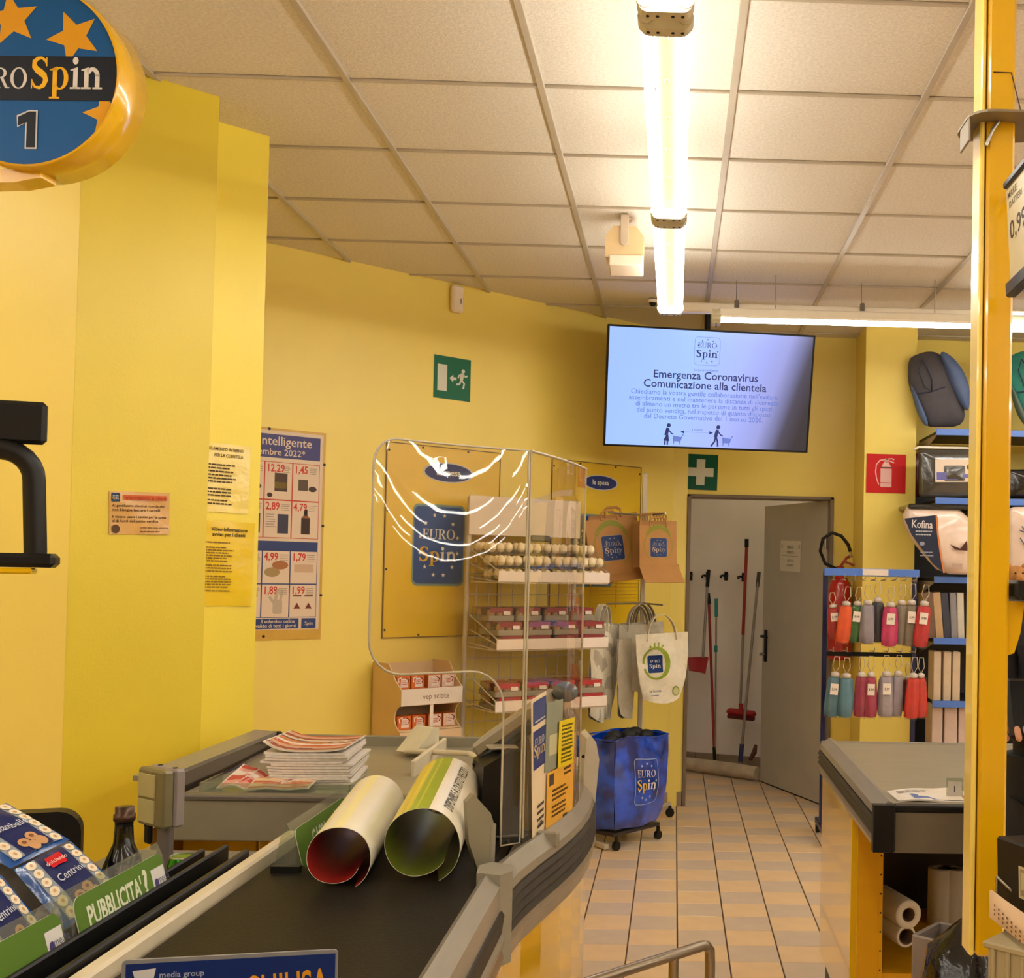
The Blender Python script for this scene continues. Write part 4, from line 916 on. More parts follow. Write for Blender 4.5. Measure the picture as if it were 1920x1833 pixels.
packet('blue biscuit packet at the bottom left, below the other two', ((-1.250, 2.081, 0.916), (-1.215, 2.169, 0.954), (-1.073, 2.075, 0.876), (-1.102, 1.982, 0.833)), 4.1, 'Centrini', '')
A_, B_, C_, D_ = [Vector(p) for p in ((-1.408, 2.293, 1.001), (-1.181, 2.335, 0.975), (-1.050, 2.225, 0.891), (-1.154, 2.035, 0.815))]
o = thing('packet_stand', 'slanted wire stand under the blue biscuit packets', 'stand', ((A_ + C_) / 2)[:2] + (.784,))
b = MB(); b.sheet(lambda u, v: D_ * (1 - u) * (1 - v) + C_ * u * (1 - v) + B_ * u * v + A_ * (1 - u) * v, 6, 6, .008); b.build('slope', GREYD, o)
for p in (A_, B_, C_, D_):
    b = MB(); b.cyl((p.x, p.y, .784), p, .006, n=6); b.build('leg', GREYD, o)
c = (-1.110, 2.000, 0.856)
o = thing('plastic_tub', 'white lidded tub at the very bottom left corner', 'tub', (c[0], c[1], .784))
b = MB(); b.lathe([(.045, 0), (.05, .005), (.052, .05)], 20); b.build('tub_body', mat('milky_plastic', (206, 200, 190), .3, var=.05), o, world=False)
b = MB(); b.lathe([(.054, .044), (.055, .046), (.055, .062), (.052, .066), (0, .066)], 20); b.build('lid', mat('white_lid_plastic', (226, 220, 210), .3, var=.04), o, world=False)

# ------------------------------------------------------------------ clear screens of the checkout
PLEX = glass('clear_acrylic_sheet', (250, 246, 238), .012, 1.5, .015)
EDGE = mat('frosted_acrylic_edge', (176, 164, 138), .3, var=.05)
def pane(name, label, outline, M, th=.006, bow=None):
    o = thing(name, label, 'screen', M=M)
    n = len(outline); b = MB()
    cx = sum(p[0] for p in outline) / n; cy = sum(p[1] for p in outline) / n
    return o
V0 = Vector((-.335, 2.68, .915)); vdir = Vector((.2004, .9797, 0)); vn = Vector((.9797, -.2004, 0))
PT = .90
# side pane: along the aisle, slightly bowed at the top
o = thing('side_screen', 'tall clear acrylic side screen on the curved bumper facing the aisle', 'screen', M=basis(V0, vdir, UP, vn))
b = MB(); b.sheet(lambda u, v: (.455 * u, .885 * v - .012 * u * 0, .012 * math.sin(PI * u) * v), 10, 12, .004); b.build('sheet', PLEX, o, world=False)
b = MB()
for uu in (0, 1): b.tube([(.455 * uu, .885 * k / 12, 0) for k in range(13)], .0028, 6)
b.tube([(.455 * k / 10, .885, .012 * math.sin(PI * k / 10)) for k in range(11)], .0035, 6); b.build('edge', EDGE, o, world=False)
# front pane: L shaped, towards the customer on the belt
fx = Vector((-.788, -.616, 0)); fn_ = Vector((.616, -.788, 0)); F0 = V0 + Vector((-.004, -.006, 0))
L = [(.0, -.01), (.0, .885)] + [(.372 - .055 + .055 * math.sin(math.radians(a)), .83 + .055 * math.cos(math.radians(a))) for a in range(0, 91, 15)] + [(.372 - .075 + .075 * math.cos(math.radians(a)), .46 - .075 * math.sin(math.radians(a))) for a in range(0, 91, 15)] + [(.13 - .0 - .075 * math.sin(math.radians(a)) , .31 + .075 * math.cos(math.radians(a))) for a in (0,)]
L = L[:-1] + [(.135, .385)] + [(.135 - .085 * math.sin(math.radians(a)), .30 + .085 * math.cos(math.radians(a))) for a in range(15, 91, 15)] + [(.05, -.01)]
o = thing('front_screen', 'clear L-shaped acrylic screen with rounded corners above the belt end', 'screen', M=basis(F0, fx, UP, -fn_))
b = MB()
def bowz(x, y): return .018 * max(0, (y - .45) / .43) ** 2 * math.sin(PI * min(1, max(0, x / .372)))
import bmesh
bm = bmesh.new(); vv = [bm.verts.new((p[0], p[1], 0)) for p in L]; f_ = bm.faces.new(vv); bmesh.ops.triangulate(bm, faces=[f_])
for _ in range(4): bmesh.ops.subdivide_edges(bm, edges=[e for e in bm.edges if e.calc_length() > .045], cuts=1, use_grid_fill=False); bmesh.ops.triangulate(bm, faces=bm.faces[:])
for v in bm.verts: v.co.z = bowz(v.co.x, v.co.y)
bm.verts.ensure_lookup_table(); bm.verts.index_update()
V_ = [v.co.copy() for v in bm.verts]; Fs = [tuple(v.index for v in f.verts) for f in bm.faces]; bm.free()
b.add(V_, Fs, 0, True); b.add([v + Vector((0, 0, .004)) for v in V_], [f[::-1] for f in Fs], 0, True); b.build('sheet', PLEX, o, world=False)
LP = []
for i in range(len(L)):
    p, q_ = L[i], L[(i + 1) % len(L)]; n = max(1, int(math.hypot(q_[0] - p[0], q_[1] - p[1]) / .05))
    for k in range(n): t_ = k / n; x, y = p[0] + (q_[0] - p[0]) * t_, p[1] + (q_[1] - p[1]) * t_; LP.append((x, y, bowz(x, y) + .002))
b = MB(); b.tube(LP, .0026, 6, closed=True); b.build('edge', EDGE, o, world=False)
for y in (.05, .47, .62):
    b = MB(); b.cyl((.43, y, -.008), (.43, y, .012), .006, n=8); o2 = None
# notices on the side screen
def screen_note(label, tl, tr_, bl, m):
    M, w_, h_ = frame(tl, tr_, bl); o = thing('paper_notice', label, 'notice', M=M)
    b = MB(); b.box((0, 0, -.001), (w_, h_, .0015)); b.build('sheet', m, o, world=False); return o, w_, h_
PAPERC = mat('cream_notice_paper', (226, 204, 168), .5, var=.03)
o, w_, h_ = screen_note('tall cream notice with blue header and blue badge on the side screen', (-0.323, 2.695, 1.228), (-0.301, 2.799, 1.238), (-0.319, 2.715, 0.889), PAPERC)
p = Print(); p.rr(-w_ * .42, h_ * .31, w_ * .48, h_ * .475, .004, (64, 78, 128)); p.rr(-w_ * .42, h_ * .0, w_ * .46, h_ * .27, .004, (50, 60, 116)).up(); p.rect(-w_ * .3, h_ * .325, w_ * .4, h_ * .335, (200, 196, 190)); p.serif('EURO', 0, h_ * .16, w_ * .24, (206, 200, 196)); p.serif('Spin', 0, h_ * .09, w_ * .36, (214, 190, 130))
for k in range(4): p.lines(-w_ * .2, w_ * .3, -h_ * .28 - .016 * k, .01, 1, (70, 62, 62), .7)
p.text('1,00', 0, -h_ * .42, .018, (70, 62, 62), 'c', .02); p.build('printed_text', o)
o, w_, h_ = screen_note('small bright yellow note at the top of the side screen', (-0.275, 2.884, 1.155), (-0.249, 3.011, 1.150), (-0.275, 2.884, 1.040), mat('bright_yellow_note', (236, 206, 20), .4, var=.03))
p = Print(); p.lines(-w_ * .35, w_ * .4, h_ * .36, .0095, 7, (96, 84, 20), .5, .2); p.lines(-w_ * .35, w_ * .4, -h_ * .16, .0095, 4, (96, 84, 20), .5, .2); p.build('printed_text', o)
o, w_, h_ = screen_note('orange yellow notice with dark badge low on the side screen', (-0.294, 2.809, 1.040), (-0.250, 3.024, 1.038), (-0.294, 2.812, 0.887), mat('orange_notice_paper', (232, 172, 60), .45, var=.04))
p = Print(); p.rect(-w_ * .44, h_ * .28, -w_ * .27, h_ * .46, (70, 62, 60)); p.lines(w_ * .1, w_ * .42, h_ * .42, .012, 2, (90, 66, 30), .5); p.lines(-w_ * .32, w_ * .3, h_ * .16, .011, 3, (84, 60, 26), .5, .2); p.lines(-w_ * .32, w_ * .3, -h_ * .1, .011, 3, (84, 60, 26), .5, .2); p.lines(w_ * .1, w_ * .3, -h_ * .34, .012, 2, (84, 60, 26), .5); p.build('printed_text', o)
o, w_, h_ = screen_note('greenish grey paper sheet with a pale square on the side screen', (-0.298, 2.799, 1.209), (-0.272, 2.927, 1.206), (-0.297, 2.807, 1.043), mat('grey_notice_paper', (140, 144, 124), .5, var=.04))
p = Print(); p.rect(-w_ * .3, -h_ * .28, w_ * .3, h_ * .02, (196, 190, 150)); p.build('printed_square', o)

# ------------------------------------------------------------------ till equipment behind the screens
TILL = mat('beige_grey_till_plastic', (150, 138, 116), .42, var=.05)
c = Vector((-0.414, 3.020, 1.132))
o = thing('till_monitor', 'tilted black touch monitor seen edge-on behind the clear screen', 'monitor', (c.x, c.y, .872))
T = basis(c, Vector((.80, .15, .58)).normalized(), Vector((-.18, .98, 0)).normalized(), Vector((-.57, -.10, .81)).normalized())
T = basis(c, Vector((.81, .0, .59)), Vector((0, 1, 0)), Vector((-.59, 0, .81)))
b = MB(); b.box((.015, .0, -.005), (.215, .25, .036), 0, .008, T=T); b.build('back_case', TILL, o)
b = MB(); b.box((.0, .0, -.034), (.225, .262, .026), 0, .006, T=T); b.build('screen_panel', BLACK, o)
b = MB(); b.prism([(.0, -.012), (.05, -.012), (.075, -.13), (.02, -.13)], -.03, .03, T=basis(c + Vector((.0, .0, -.02)), Vector((1, 0, 0)), UP, Vector((0, -1, 0)))); b.build('neck', TILL, o)
b = MB(); b.lathe([(.085, 0), (.085, .012), (.05, .03), (.034, .12), (.03, .16)], 20, T=tr(c.x + .045, c.y, .875)); b.build('stand', TILL, o)
c = Vector((-0.401, 2.800, 0.844))
o = thing('receipt_printer', 'black receipt printer block behind the front screen', 'printer', (c.x, c.y, .872), .35)
b = MB(); b.prism([(-.05, 0), (.05, 0), (.05, .215), (.02, .222), (-.045, .185)], -.07, .07, T=basis((0, .07, 0), Vector((1, 0, 0)), UP, Vector((0, -1, 0)))); b.build('body', BLACK, o, world=False)
b = MB(); b.box((.012, .07, .221), (.07, .06, .006), 0, .002, T=tr(0, 0, .0) @ rot('Y', 0)); b.build('lid', TILL, o, world=False)
b = MB(); b.box((-.0, -.006, .02), (.08, .01, .004), 0, .001); b.build('paper_slot', GREYD, o, world=False)
c = Vector((-0.279, 3.060, 1.205))
o = thing('pump_bottle', 'clear bottle with round grey head and amber liquid behind the side screen', 'bottle', (c.x, c.y, .872))
zt = c.z - .872
b = MB(); b.lathe([(0, 0), (.030, 0), (.033, .01), (.033, zt - .06), (.016, zt - .035), (.014, zt - .02)], 20); b.build('flask', glass('bottle_plastic', (226, 214, 190), .12), o, world=False)
b = MB(); b.lathe([(0, .004), (.028, .006), (.030, zt - .10), (0, zt - .10)], 16); b.build('liquid', mat('amber_liquid', (196, 128, 78), .2, var=.06), o, world=False)
b = MB(); b.ball((0, 0, zt + .005), .034, 16, 10, sq=(1, 1, .8)); b.build('head', mat('smoky_grey_plastic', (92, 96, 96), .2, var=.15), o, world=False)
b = MB(); b.cyl((0, 0, zt - .02), (0, 0, zt), .014); b.cyl((0, 0, zt), (-.06, .01, zt - .01), .010, n=8); b.build('nozzle', mat('blue_grey_plastic', (70, 84, 110), .3, var=.1), o, world=False)
pa = Vector((-0.242, 3.440, 0.853))
o = thing('card_terminal_shield', 'pale rounded plastic shield at the far end of the bumper', 'shield', (pa.x, pa.y, pa.z - .02))
b = MB(); b.prism([(-.022, -.03), (.012, -.01), (.022, .13), (.012, .18), (-.004, .20), (-.016, .19), (-.022, .1)], -.07, .07, T=basis(pa, Vector((.98, .2, 0)), UP, Vector((.2, -.98, 0)))); b.build('shell', mat('pale_shield_plastic', (190, 178, 156), .4, var=.05), o)
for z in (.03, .14):
    b = MB(); b.cyl(pa + Vector((-.01, -.07, z)), pa + Vector((-.01, -.075, z)), .005, n=8); b.build('button', BLACK, o)
c = (-0.530, 2.950, 0.919)
o = thing('keypad_box', 'small grey box with a slot behind the guard flap on the scanner deck', 'box', (c[0], c[1], .879))
b = MB(); b.box((0, 0, .03), (.11, .12, .06), 0, .008); b.build('case', TILL, o, world=False)
b = MB(); b.box((0, -.061, .034), (.08, .003, .006)); b.build('slot', BLACK, o, world=False)

# ------------------------------------------------------------------ magazines on the packing tray
MAGW = mat('magazine_paper_edge', (216, 206, 194), .5, var=.1, scale=60)
def stack_print(p, w_, h_, cols):
    y = h_ / 2; k = 0
    while y > -h_ / 2 + .005:
        d = random.uniform(.012, .035); p.rect(-w_ / 2 + .004, max(y - d, -h_ / 2 + .004), w_ / 2 - .004, y - .002, cols[k % len(cols)]); y -= d; k += 1
    p.up()
    for k in range(10): x, y = random.uniform(-w_ * .4, w_ * .3), random.uniform(-h_ * .4, h_ * .35); p.rect(x, y, x + random.uniform(.015, .06), y + random.uniform(.01, .03), random.choice(cols))
MC = [(196, 92, 60), (206, 160, 130), (150, 70, 60), (222, 200, 170), (120, 90, 96), (196, 120, 70), (226, 206, 190)]
bx = Vector((-1.076, 3.420, 0.874)); zb = .872
for k in range(14):
    lb = ['topmost red and orange flyer of the pile on the packing tray', 'flyer inside the pile on the packing tray'][0 if k == 13 else 1]
    w_, h_ = .235, .30
    o = thing('flyer', lb, 'flyer', (bx.x - .015 * (k > 8) + random.uniform(-.008, .008) - .0, bx.y + .20 + random.uniform(-.006, .006), zb + .0078 * k + .004), .08 + random.uniform(-.05, .05), None if k == 13 else 'flyers in the pile under the topmost one')
    b = MB(); cv = .03 if k == 13 else (.004 * k / 13)
    fnc = lambda u, v, cv=cv: (-w_ / 2 + w_ * u, -h_ / 2 + h_ * v, cv * (abs(2 * u - 1) ** 3) * (1 if u < .5 else .3) * (1 - .3 * v))
    b.sheet(fnc, 10, 4, .0066 if k < 13 else .003); b.build('pages', MAGW, o, world=False)
    if k == 13:
        p = Print(.0004); stack_print(p, w_, h_, MC); p.build('printed_cover', o, warp=lambda x, y, z: (x, y, fnc(x / w_ + .5, y / h_ + .5)[2] + .002 + z), fine=.03)
for (u, v, Y, rz, lb, cols, cv) in ((470, 1470, 3.40, -.25, 'crumpled red leaflet in a clear tray left of the flyer pile', [(190, 80, 70), (216, 150, 140), (224, 206, 196)], .05), (505, 1478, 3.36, .1, 'orange folded leaflet in front of the flyer pile', [(206, 140, 90), (222, 190, 150), (186, 96, 70)], .012)):
    c = Vector((-1.200, 3.380, 0.882)) if u == 470 else Vector((-1.118, 3.360, 0.890)); w_, h_ = .17, .13
    o = thing('leaflet', lb, 'leaflet', (c.x, c.y + .04, zb + (.012 if u == 470 else .02)), rz)
    fnc = lambda u, v, cv=cv: (-w_ / 2 + w_ * u, -h_ / 2 + h_ * v, cv * ((1 - u) ** 2 * v + .25 * math.sin(5 * u) ** 2))
    b = MB(); b.sheet(fnc, 10, 6, .004); b.build('pages', MAGW, o, world=False)
    p = Print(.0004); stack_print(p, w_, h_, cols); p.build('printed_cover', o, warp=lambda x, y, z: (x, y, fnc(x / w_ + .5, y / h_ + .5)[2] + .0022 + z), fine=.03)
c = Vector((-1.148, 3.360, 0.879))
o = thing('leaflet_tray', 'shallow clear tray holding leaflets at the front of the packing tray', 'tray', (c.x + .04, c.y + .03, zb + .006))
b = MB(); b.box((0, 0, .002), (.42, .16, .004)); b.box((0, -.078, .018), (.42, .004, .034)); b.box((-.208, 0, .018), (.004, .16, .034)); b.box((.208, 0, .018), (.004, .16, .034)); b.build('shell', CLEAR, o, world=False)

# ------------------------------------------------------------------ disc sign of the till
sc = Vector((-1.459, 2.600, 2.605)); Mz = basis(sc, Vector((1, -.05, 0)).normalized(), UP, Vector((-.05, -1, 0)).normalized())
YEM = mat('glossy_yellow_sign_rim', (222, 170, 16), .2, var=.03, coat=.6)
o = thing('disc_sign', 'round blue drum sign with stars, shop name and number one', 'sign', M=Mz)
R_ = .208
b = MB(); b.lathe([(R_ - .012, -.125), (R_, -.120), (R_, -.004), (R_ - .003, .0), (R_ - .006, .001)], 64, caps=False); b.build('rim', YEM, o, world=False)
b = MB(); b.lathe([(0, -.126), (R_ - .012, -.124)], 40, caps=False); b.lathe([(R_ - .005, -.006), (0, -.006)], 40, caps=False); b.build('backing', mat('sign_blue_plastic', (12, 92, 160), .3, var=.02), o, world=False)
p = Print(.0006); Rr = R_ - .006; p.z = -.004; BLUS = (4, 84, 150); NV = (16, 24, 40)
p.poly(ell(0, 0, Rr, Rr, 64), BLUS).up()
GO = (222, 158, 16)
def starclip(cx, cy, r, rot0):
    out = []
    for (x, y) in starpts(cx, cy, r, rot0, .45):
        d = math.hypot(x, y)
        if d > Rr: x, y = x * Rr / d, y * Rr / d
        out.append((x, y))
    p.poly(out, GO)
starclip(-.040, .125, .062, 100); starclip(.100, .086, .062, 114); starclip(.180, -.085, .055, 178); starclip(-.150, .07, .05, 80); starclip(-.18, -.09, .05, 90)
p.up()
bn = [q for q in ell(0, 0, Rr, Rr, 240) if -.061 <= q[1] <= .046]
rt = sorted([q for q in bn if q[0] > 0], key=lambda q: q[1]); lf = sorted([q for q in bn if q[0] < 0], key=lambda q: -q[1]); p.poly(rt + lf, NV).up()
p.serif('EURO', .001, -.031, .066, (214, 208, 204), 'r', .82); p.serif('Spin', .007, -.031, .100, [(240, 184, 30), (240, 184, 30), (226, 218, 212), (226, 218, 212)], 'l', .77)
def one(gr, col):
    x0, y0 = .008, -.163
    p.poly([(x0 - .006 - gr, y0 - gr), (x0 + .014 + gr, y0 - gr), (x0 + .014 + gr, y0 + .080 + gr), (x0 - .002, y0 + .080 + gr), (x0 - .026 - gr, y0 + .068 + gr), (x0 - .026 - gr * .5, y0 + .048 - gr), (x0 - .006 - gr, y0 + .056 - gr * .5)], col)
one(.0035, (206, 204, 206)); p.up(); one(0, (20, 26, 38))
p.build('printed_face', o, mat_=ink_mat(.5, 'sign_face_ink'))
b = MB(); b.prism([(-.12, -.20), (.02, -.205), (.02, -.22), (-.04, -.232), (-.12, -.235)], -.09, -.03); b.build('lower_bracket', YEM, o, world=False)
b = MB(); b.box((-.14, .02, -.065), (.05, 1.4, .05), 0, .006); b.v = [Vector((v.x, max(v.y, -.22) if v.y < 0 else v.y * .0 + (H - sc.z) - .002, v.z)) for v in b.v]; b.build('hanger', YEM, o, world=False)

# ------------------------------------------------------------------ black shelf arm at the left edge
o = thing('shelf_arm', 'black tubular shelf arm with flat ends at the left edge', 'bracket', (-1.371, 2.350, 1.525))
P1 = Vector((-1.278, 2.350, 1.750)); P2 = Vector((-1.271, 2.350, 1.527)); T = Vector((-.96, -.28, 0))
b = MB(); b.tube([P1 + T * .30 + UP * -.004, P1 + T * .06 + UP * -.004] + [P1 + T * (.06 - .06 * math.sin(math.radians(a))) + UP * (-.064 + .06 * math.cos(math.radians(a))) for a in range(15, 91, 15)] + [P2 + UP * .02, P2], .021, 12); b.build('tube', BLACK, o)
q = P2 + T * .36; b = MB(); b.box((q.x, q.y, (P1.z + .1) / 2), (.05, .05, P1.z + .1), 0, .006); b.build('post', BLACK, o)
b = MB(); b.box((0, 0, 0), (.40, .022, .085), 0, .008, T=basis(P1 + T * .18 + UP * .050, -T, Vector((.28, -.96, 0)), UP)); b.build('upper_plate', BLACK, o)
b = MB(); b.box((0, 0, 0), (.44, .06, .028), 0, .008, T=basis(P2 + T * .18, -T, Vector((.28, -.96, 0)), UP)); b.build('lower_plate', BLACK, o)
b = MB(); b.box((0, 0, 0), (.40, .05, .012), 0, .003, T=basis(P2 + T * .20 + UP * -.021, -T, Vector((.28, -.96, 0)), UP)); b.build('yellow_strip', YGLOSS, o)
# ------------------------------------------------------------------ egg rack in front of the diagonal wall
WIRE = mat('white_rack_wire', (206, 192, 168), .4, var=.05)
STRIPW = mat('white_price_strip', (232, 216, 202), .35, var=.03)
e1 = Vector((.819, .574, 0)); e2 = Vector((.574, -.819, 0)); RK = Vector((-1.108, 6.335, 0))
rk = thing('egg_rack', 'white wire shop rack full of egg cartons behind the clear screens', 'rack', M=basis(RK, e1, -e2, UP))
RW, RD = .665, .345
for x in (0, RW):
    b = MB(); b.tube([(x, .07, .02), (x, .045, .9), (x, .02, 1.915)], .015, 8); b.build('upright', WIRE, rk, world=False)
    b = MB(); b.box((x, -.15, .02), (.03, .48, .03), 0, .004); b.build('foot', WIRE, rk, world=False)
b = MB(); b.box((RW / 2, .0, 1.815), (RW + .03, .012, .215), 0, .003, T=tr(0, 0, 0)); b.build('header_board', mat('header_board_white', (222, 204, 182), .5, var=.04), rk, world=False)
b = MB(); b.box((RW * .62, -.02, 1.70), (.12, .03, .035), 0, .008); b.build('header_clip', GREYD, rk, world=False)
b = MB()
for k in range(9): b.cyl((.04 + k * (RW - .08) / 8, .0, .3), (.04 + k * (RW - .08) / 8, .0, 1.68), .003, n=5)
for k in range(12): b.cyl((.0, .0, .35 + k * .115), (RW, .0, .35 + k * .115), .003, n=5)
b.build('back_grid', WIRE, rk, world=False)
SHZ = (1.458, 1.105, .785, .46)
for z in SHZ:
    b = MB(); b.box((RW / 2, -RD - .004, z + .028), (RW + .01, .010, .056), 0, .002); b.build('price_strip', STRIPW, rk, world=False)
    b = MB(); b.box((RW / 2, -RD / 2, z - .004), (RW, RD, .006))
    for x in (0, RW): b.tube([(x, -.01, z + .17), (x, -RD, z + .055)], .0035, 6); b.tube([(x, -.01, z + .02), (x, -RD, z)], .0035, 6); b.tube([(x, -.01, z + .09), (x, -RD, z + .028)], .003, 6); b.tube([(x, -RD, z), (x, -RD, z + .055)], .0035, 6)
    b.build('wire_shelf', WIRE, rk, world=False)
EGGC = mat('cream_egg_shell', (250, 234, 200), .5, var=.05, scale=30); EGGB = mat('brown_egg_shell', (206, 156, 112), .5, var=.1, scale=30)
PACKC = glass('clear_egg_carton', (240, 234, 222), .07, 1.3, .08); TRAYG = mat('grey_pulp_tray', (150, 138, 118), .7, var=.12)
RLAB = mat('red_carton_label', (176, 26, 36), .25, var=.08, coat=.4); DRLAB = mat('dark_red_carton_label', (140, 40, 44), .3, var=.1)
eb = MB(); eb.lathe([(.0, -.027), (.012, -.024), (.0205, -.012), (.0222, .0), (.020, .013), (.013, .024), (.0, .029)], 10)
CW, CD, CH = .155, .106, .068
def carton_meshes(eggm, lab):
    out = {}
    t = MB(); t.prism(rrect(-CW / 2, -CD / 2, CW / 2, CD / 2, .012), .0, .028); out['tray'] = t.mesh('tray', [TRAYG if lab else glass('thin_clear_tray', (240, 236, 228), .06, 1.2, .05)])
    t = MB(); t.prism(rrect(-CW / 2 + .003, -CD / 2 + .003, CW / 2 - .003, CD / 2 - .003, .016), .028, CH); out['lid'] = t.mesh('lid', [PACKC if lab else glass('thin_clear_lid', (252, 250, 246), .0, 1.12, .05)])
    out['egg'] = eb.mesh('egg', [eggm])
    if lab:
        t = MB(); t.box((0, 0, CH + .0008), (CW * .86, CD * .92, .0016)); t.box((0, -CD / 2 + .0015, .056), (CW * .80, .002, .025)); out['label'] = t.mesh('label', [lab])
        t = MB(); t.box((.03, -CD / 2 - .0005, .042), (.04, .0015, .02)); out['white_tag'] = t.mesh('white_tag', [STRIPW])
    return out
CM = [carton_meshes(EGGC, None), carton_meshes(EGGB, DRLAB), carton_meshes(EGGB, RLAB)]
RKM = wm(rk)
def carton(kind, x, y, z, label, group, eggs=True):
    ms = CM[kind]; o = thing('egg_carton', label, 'carton', group=group)
    o.matrix_basis = RKM @ tr(x + random.uniform(-.004, .004), y + random.uniform(-.004, .004), z) @ rot('Z', random.uniform(-2.5, 2.5))
    for k in ms:
        if k == 'egg': continue
        link(k, ms[k], o)
    for i in range(3):
        for j in range(2):
            if not eggs or (kind > 0 and j == 1): continue
            g = link('egg', ms['egg'], o); g.location = ((i - 1) * .0495, (j - .5) * .049, .036 + random.uniform(0, .004))
G0, G1, G2 = 'egg cartons on the top shelf', 'egg cartons on the middle shelf', 'egg cartons on the lower shelf'
L0, L1, L2_ = 'clear carton of cream eggs on the rack shelf under the header board', 'dark red labelled egg carton on the middle shelf of the rack', 'bright red labelled egg carton on the lower shelf of the rack'
for kind, z, lb, g, zs in ((0, SHZ[0], L0, G0, 3), (1, SHZ[1], L1, G1, 3), (2, SHZ[2], L2_, G2, 2)):
    for lay in range(zs):
        y0 = -RD + .062 + (.10 if (lay == 2) else .0) + .012 * lay
        for k in range(4): carton(kind, .087 + k * .168, y0, z + .002 + lay * (CH + .003), lb, g)
        for k in range(4):
            carton(kind, .087 + k * .168, y0 + .112, z + .002 + lay * (CH + .003), lb, g, lay == 2 or kind == 0 or k == 0)
            if kind == 0 and lay < 3: carton(kind, .087 + k * .168, y0 + .224 - (.1 if lay == 2 else 0) * 0, z + .002 + lay * (CH + .003), lb, g, lay == 2) if lay < 2 else None

# ------------------------------------------------------------------ cardboard tea display
CARD = mat('beige_cardboard', (224, 192, 150), .7, var=.04, scale=5)
CARDW = mat('white_coated_card', (224, 208, 190), .5, var=.03)
ORA = mat('orange_tea_box', (210, 104, 36), .4, var=.08)
Mt = basis(onD(.618, 0, .02), dS, -nS, UP)
td = thing('cardboard_display', 'beige cardboard floor display with white shelf band holding orange boxes', 'display', M=Mt)
TW, TD = .362, .29
side = [(0, 0), (-TD, 0), (-TD, .69)] + [(-TD + .06 * math.sin(math.radians(a)), .76 - .06 * math.cos(math.radians(a))) for a in range(20, 161, 20)] + [(-TD, .83), (-TD, .905), (-TD + .06, .95), (-TD + .13, 1.03), (0, 1.03)]
for x in (.003, TW - .003):
    b = MB(); b.prism(side, -.003, .003, T=basis((x, 0, 0), Vector((0, 1, 0)), UP, Vector((1, 0, 0)))); b.build('side_panel', CARD, td, world=False)
b = MB(); b.box((TW / 2, -.004, .51), (TW, .006, 1.02)); b.build('back_panel', CARD, td, world=False)
b = MB(); b.box((TW / 2, -TD, .865), (TW, .006, .085), 0, .002); b.build('shelf_band', CARDW, td, world=False)
p = Print(); p.text('vep sciote', .02, .0, .042, (120, 96, 80), 'c', .0, .9); p.build('printed_name', td, basis((TW / 2, -TD - .0035, .852), Vector((1, 0, 0)), UP, Vector((0, -1, 0))))
for z in (.825, .695, .28):
    b = MB(); b.box((TW / 2, -TD / 2, z), (TW - .012, TD - .01, .006)); b.build('shelf', CARD, td, world=False)
b = MB(); b.box((TW / 2, -TD + .004, .76), (.018, .006, .13)); b.build('divider_strip', CARDW, td, world=False)
b = MB(); b.box((TW / 2, -TD + .003, .345), (TW, .005, .69)); b.build('front_panel', CARD, td, world=False)
def teabox(x, y, z, lb, g, pale=False):
    o = thing('tea_box', lb, 'box', group=g); o.matrix_basis = Mt @ tr(x, y, z) @ rot('Z', random.uniform(-3, 3))
    b = MB(); b.box((0, 0, .034), (.078, .06, .068), 0, .002); b.build('carton', ORA, o, world=False)
    p = Print(); 
    if pale: p.rect(-.037, -.032, .037, .032, (226, 190, 166)).up()
    p.poly([(-.018, -.024), (.026, -.024), (.022, .022), (-.014, .022)], (232, 216, 200)); p.line([(-.026, -.0), (-.03, .02), (-.01, .028)], .006, (240, 226, 210)); p.up(); p.line([(.012, .024), (.03, .012), (.022, -.004)], .006, (120, 40, 20)); p.lines(-.012, .02, .008, .009, 3, (206, 90, 70), .5); p.build('printed_front', o, basis((0, -.0302, .034), Vector((1, 0, 0)), UP, Vector((0, -1, 0))))
for k in range(4):
    pale = k > 1; wd = 'orange tea box with white cup print' if not pale else 'pale fronted tea box with white cup print'
    x = .05 + k * .084 + (.012 if k > 1 else 0)
    teabox(x, -.20, .829, wd + ' lower in the top compartment', 'tea boxes, lower layer ' + ('right' if pale else 'left'), pale); teabox(x, -.195, .90, wd + ' on the top layer of the display', 'tea boxes, top layer ' + ('right' if pale else 'left'), pale)
    teabox(x, -.215, .6985, wd + ' in the compartment below the white band', 'tea boxes, below the band ' + ('right' if pale else 'left'), pale)

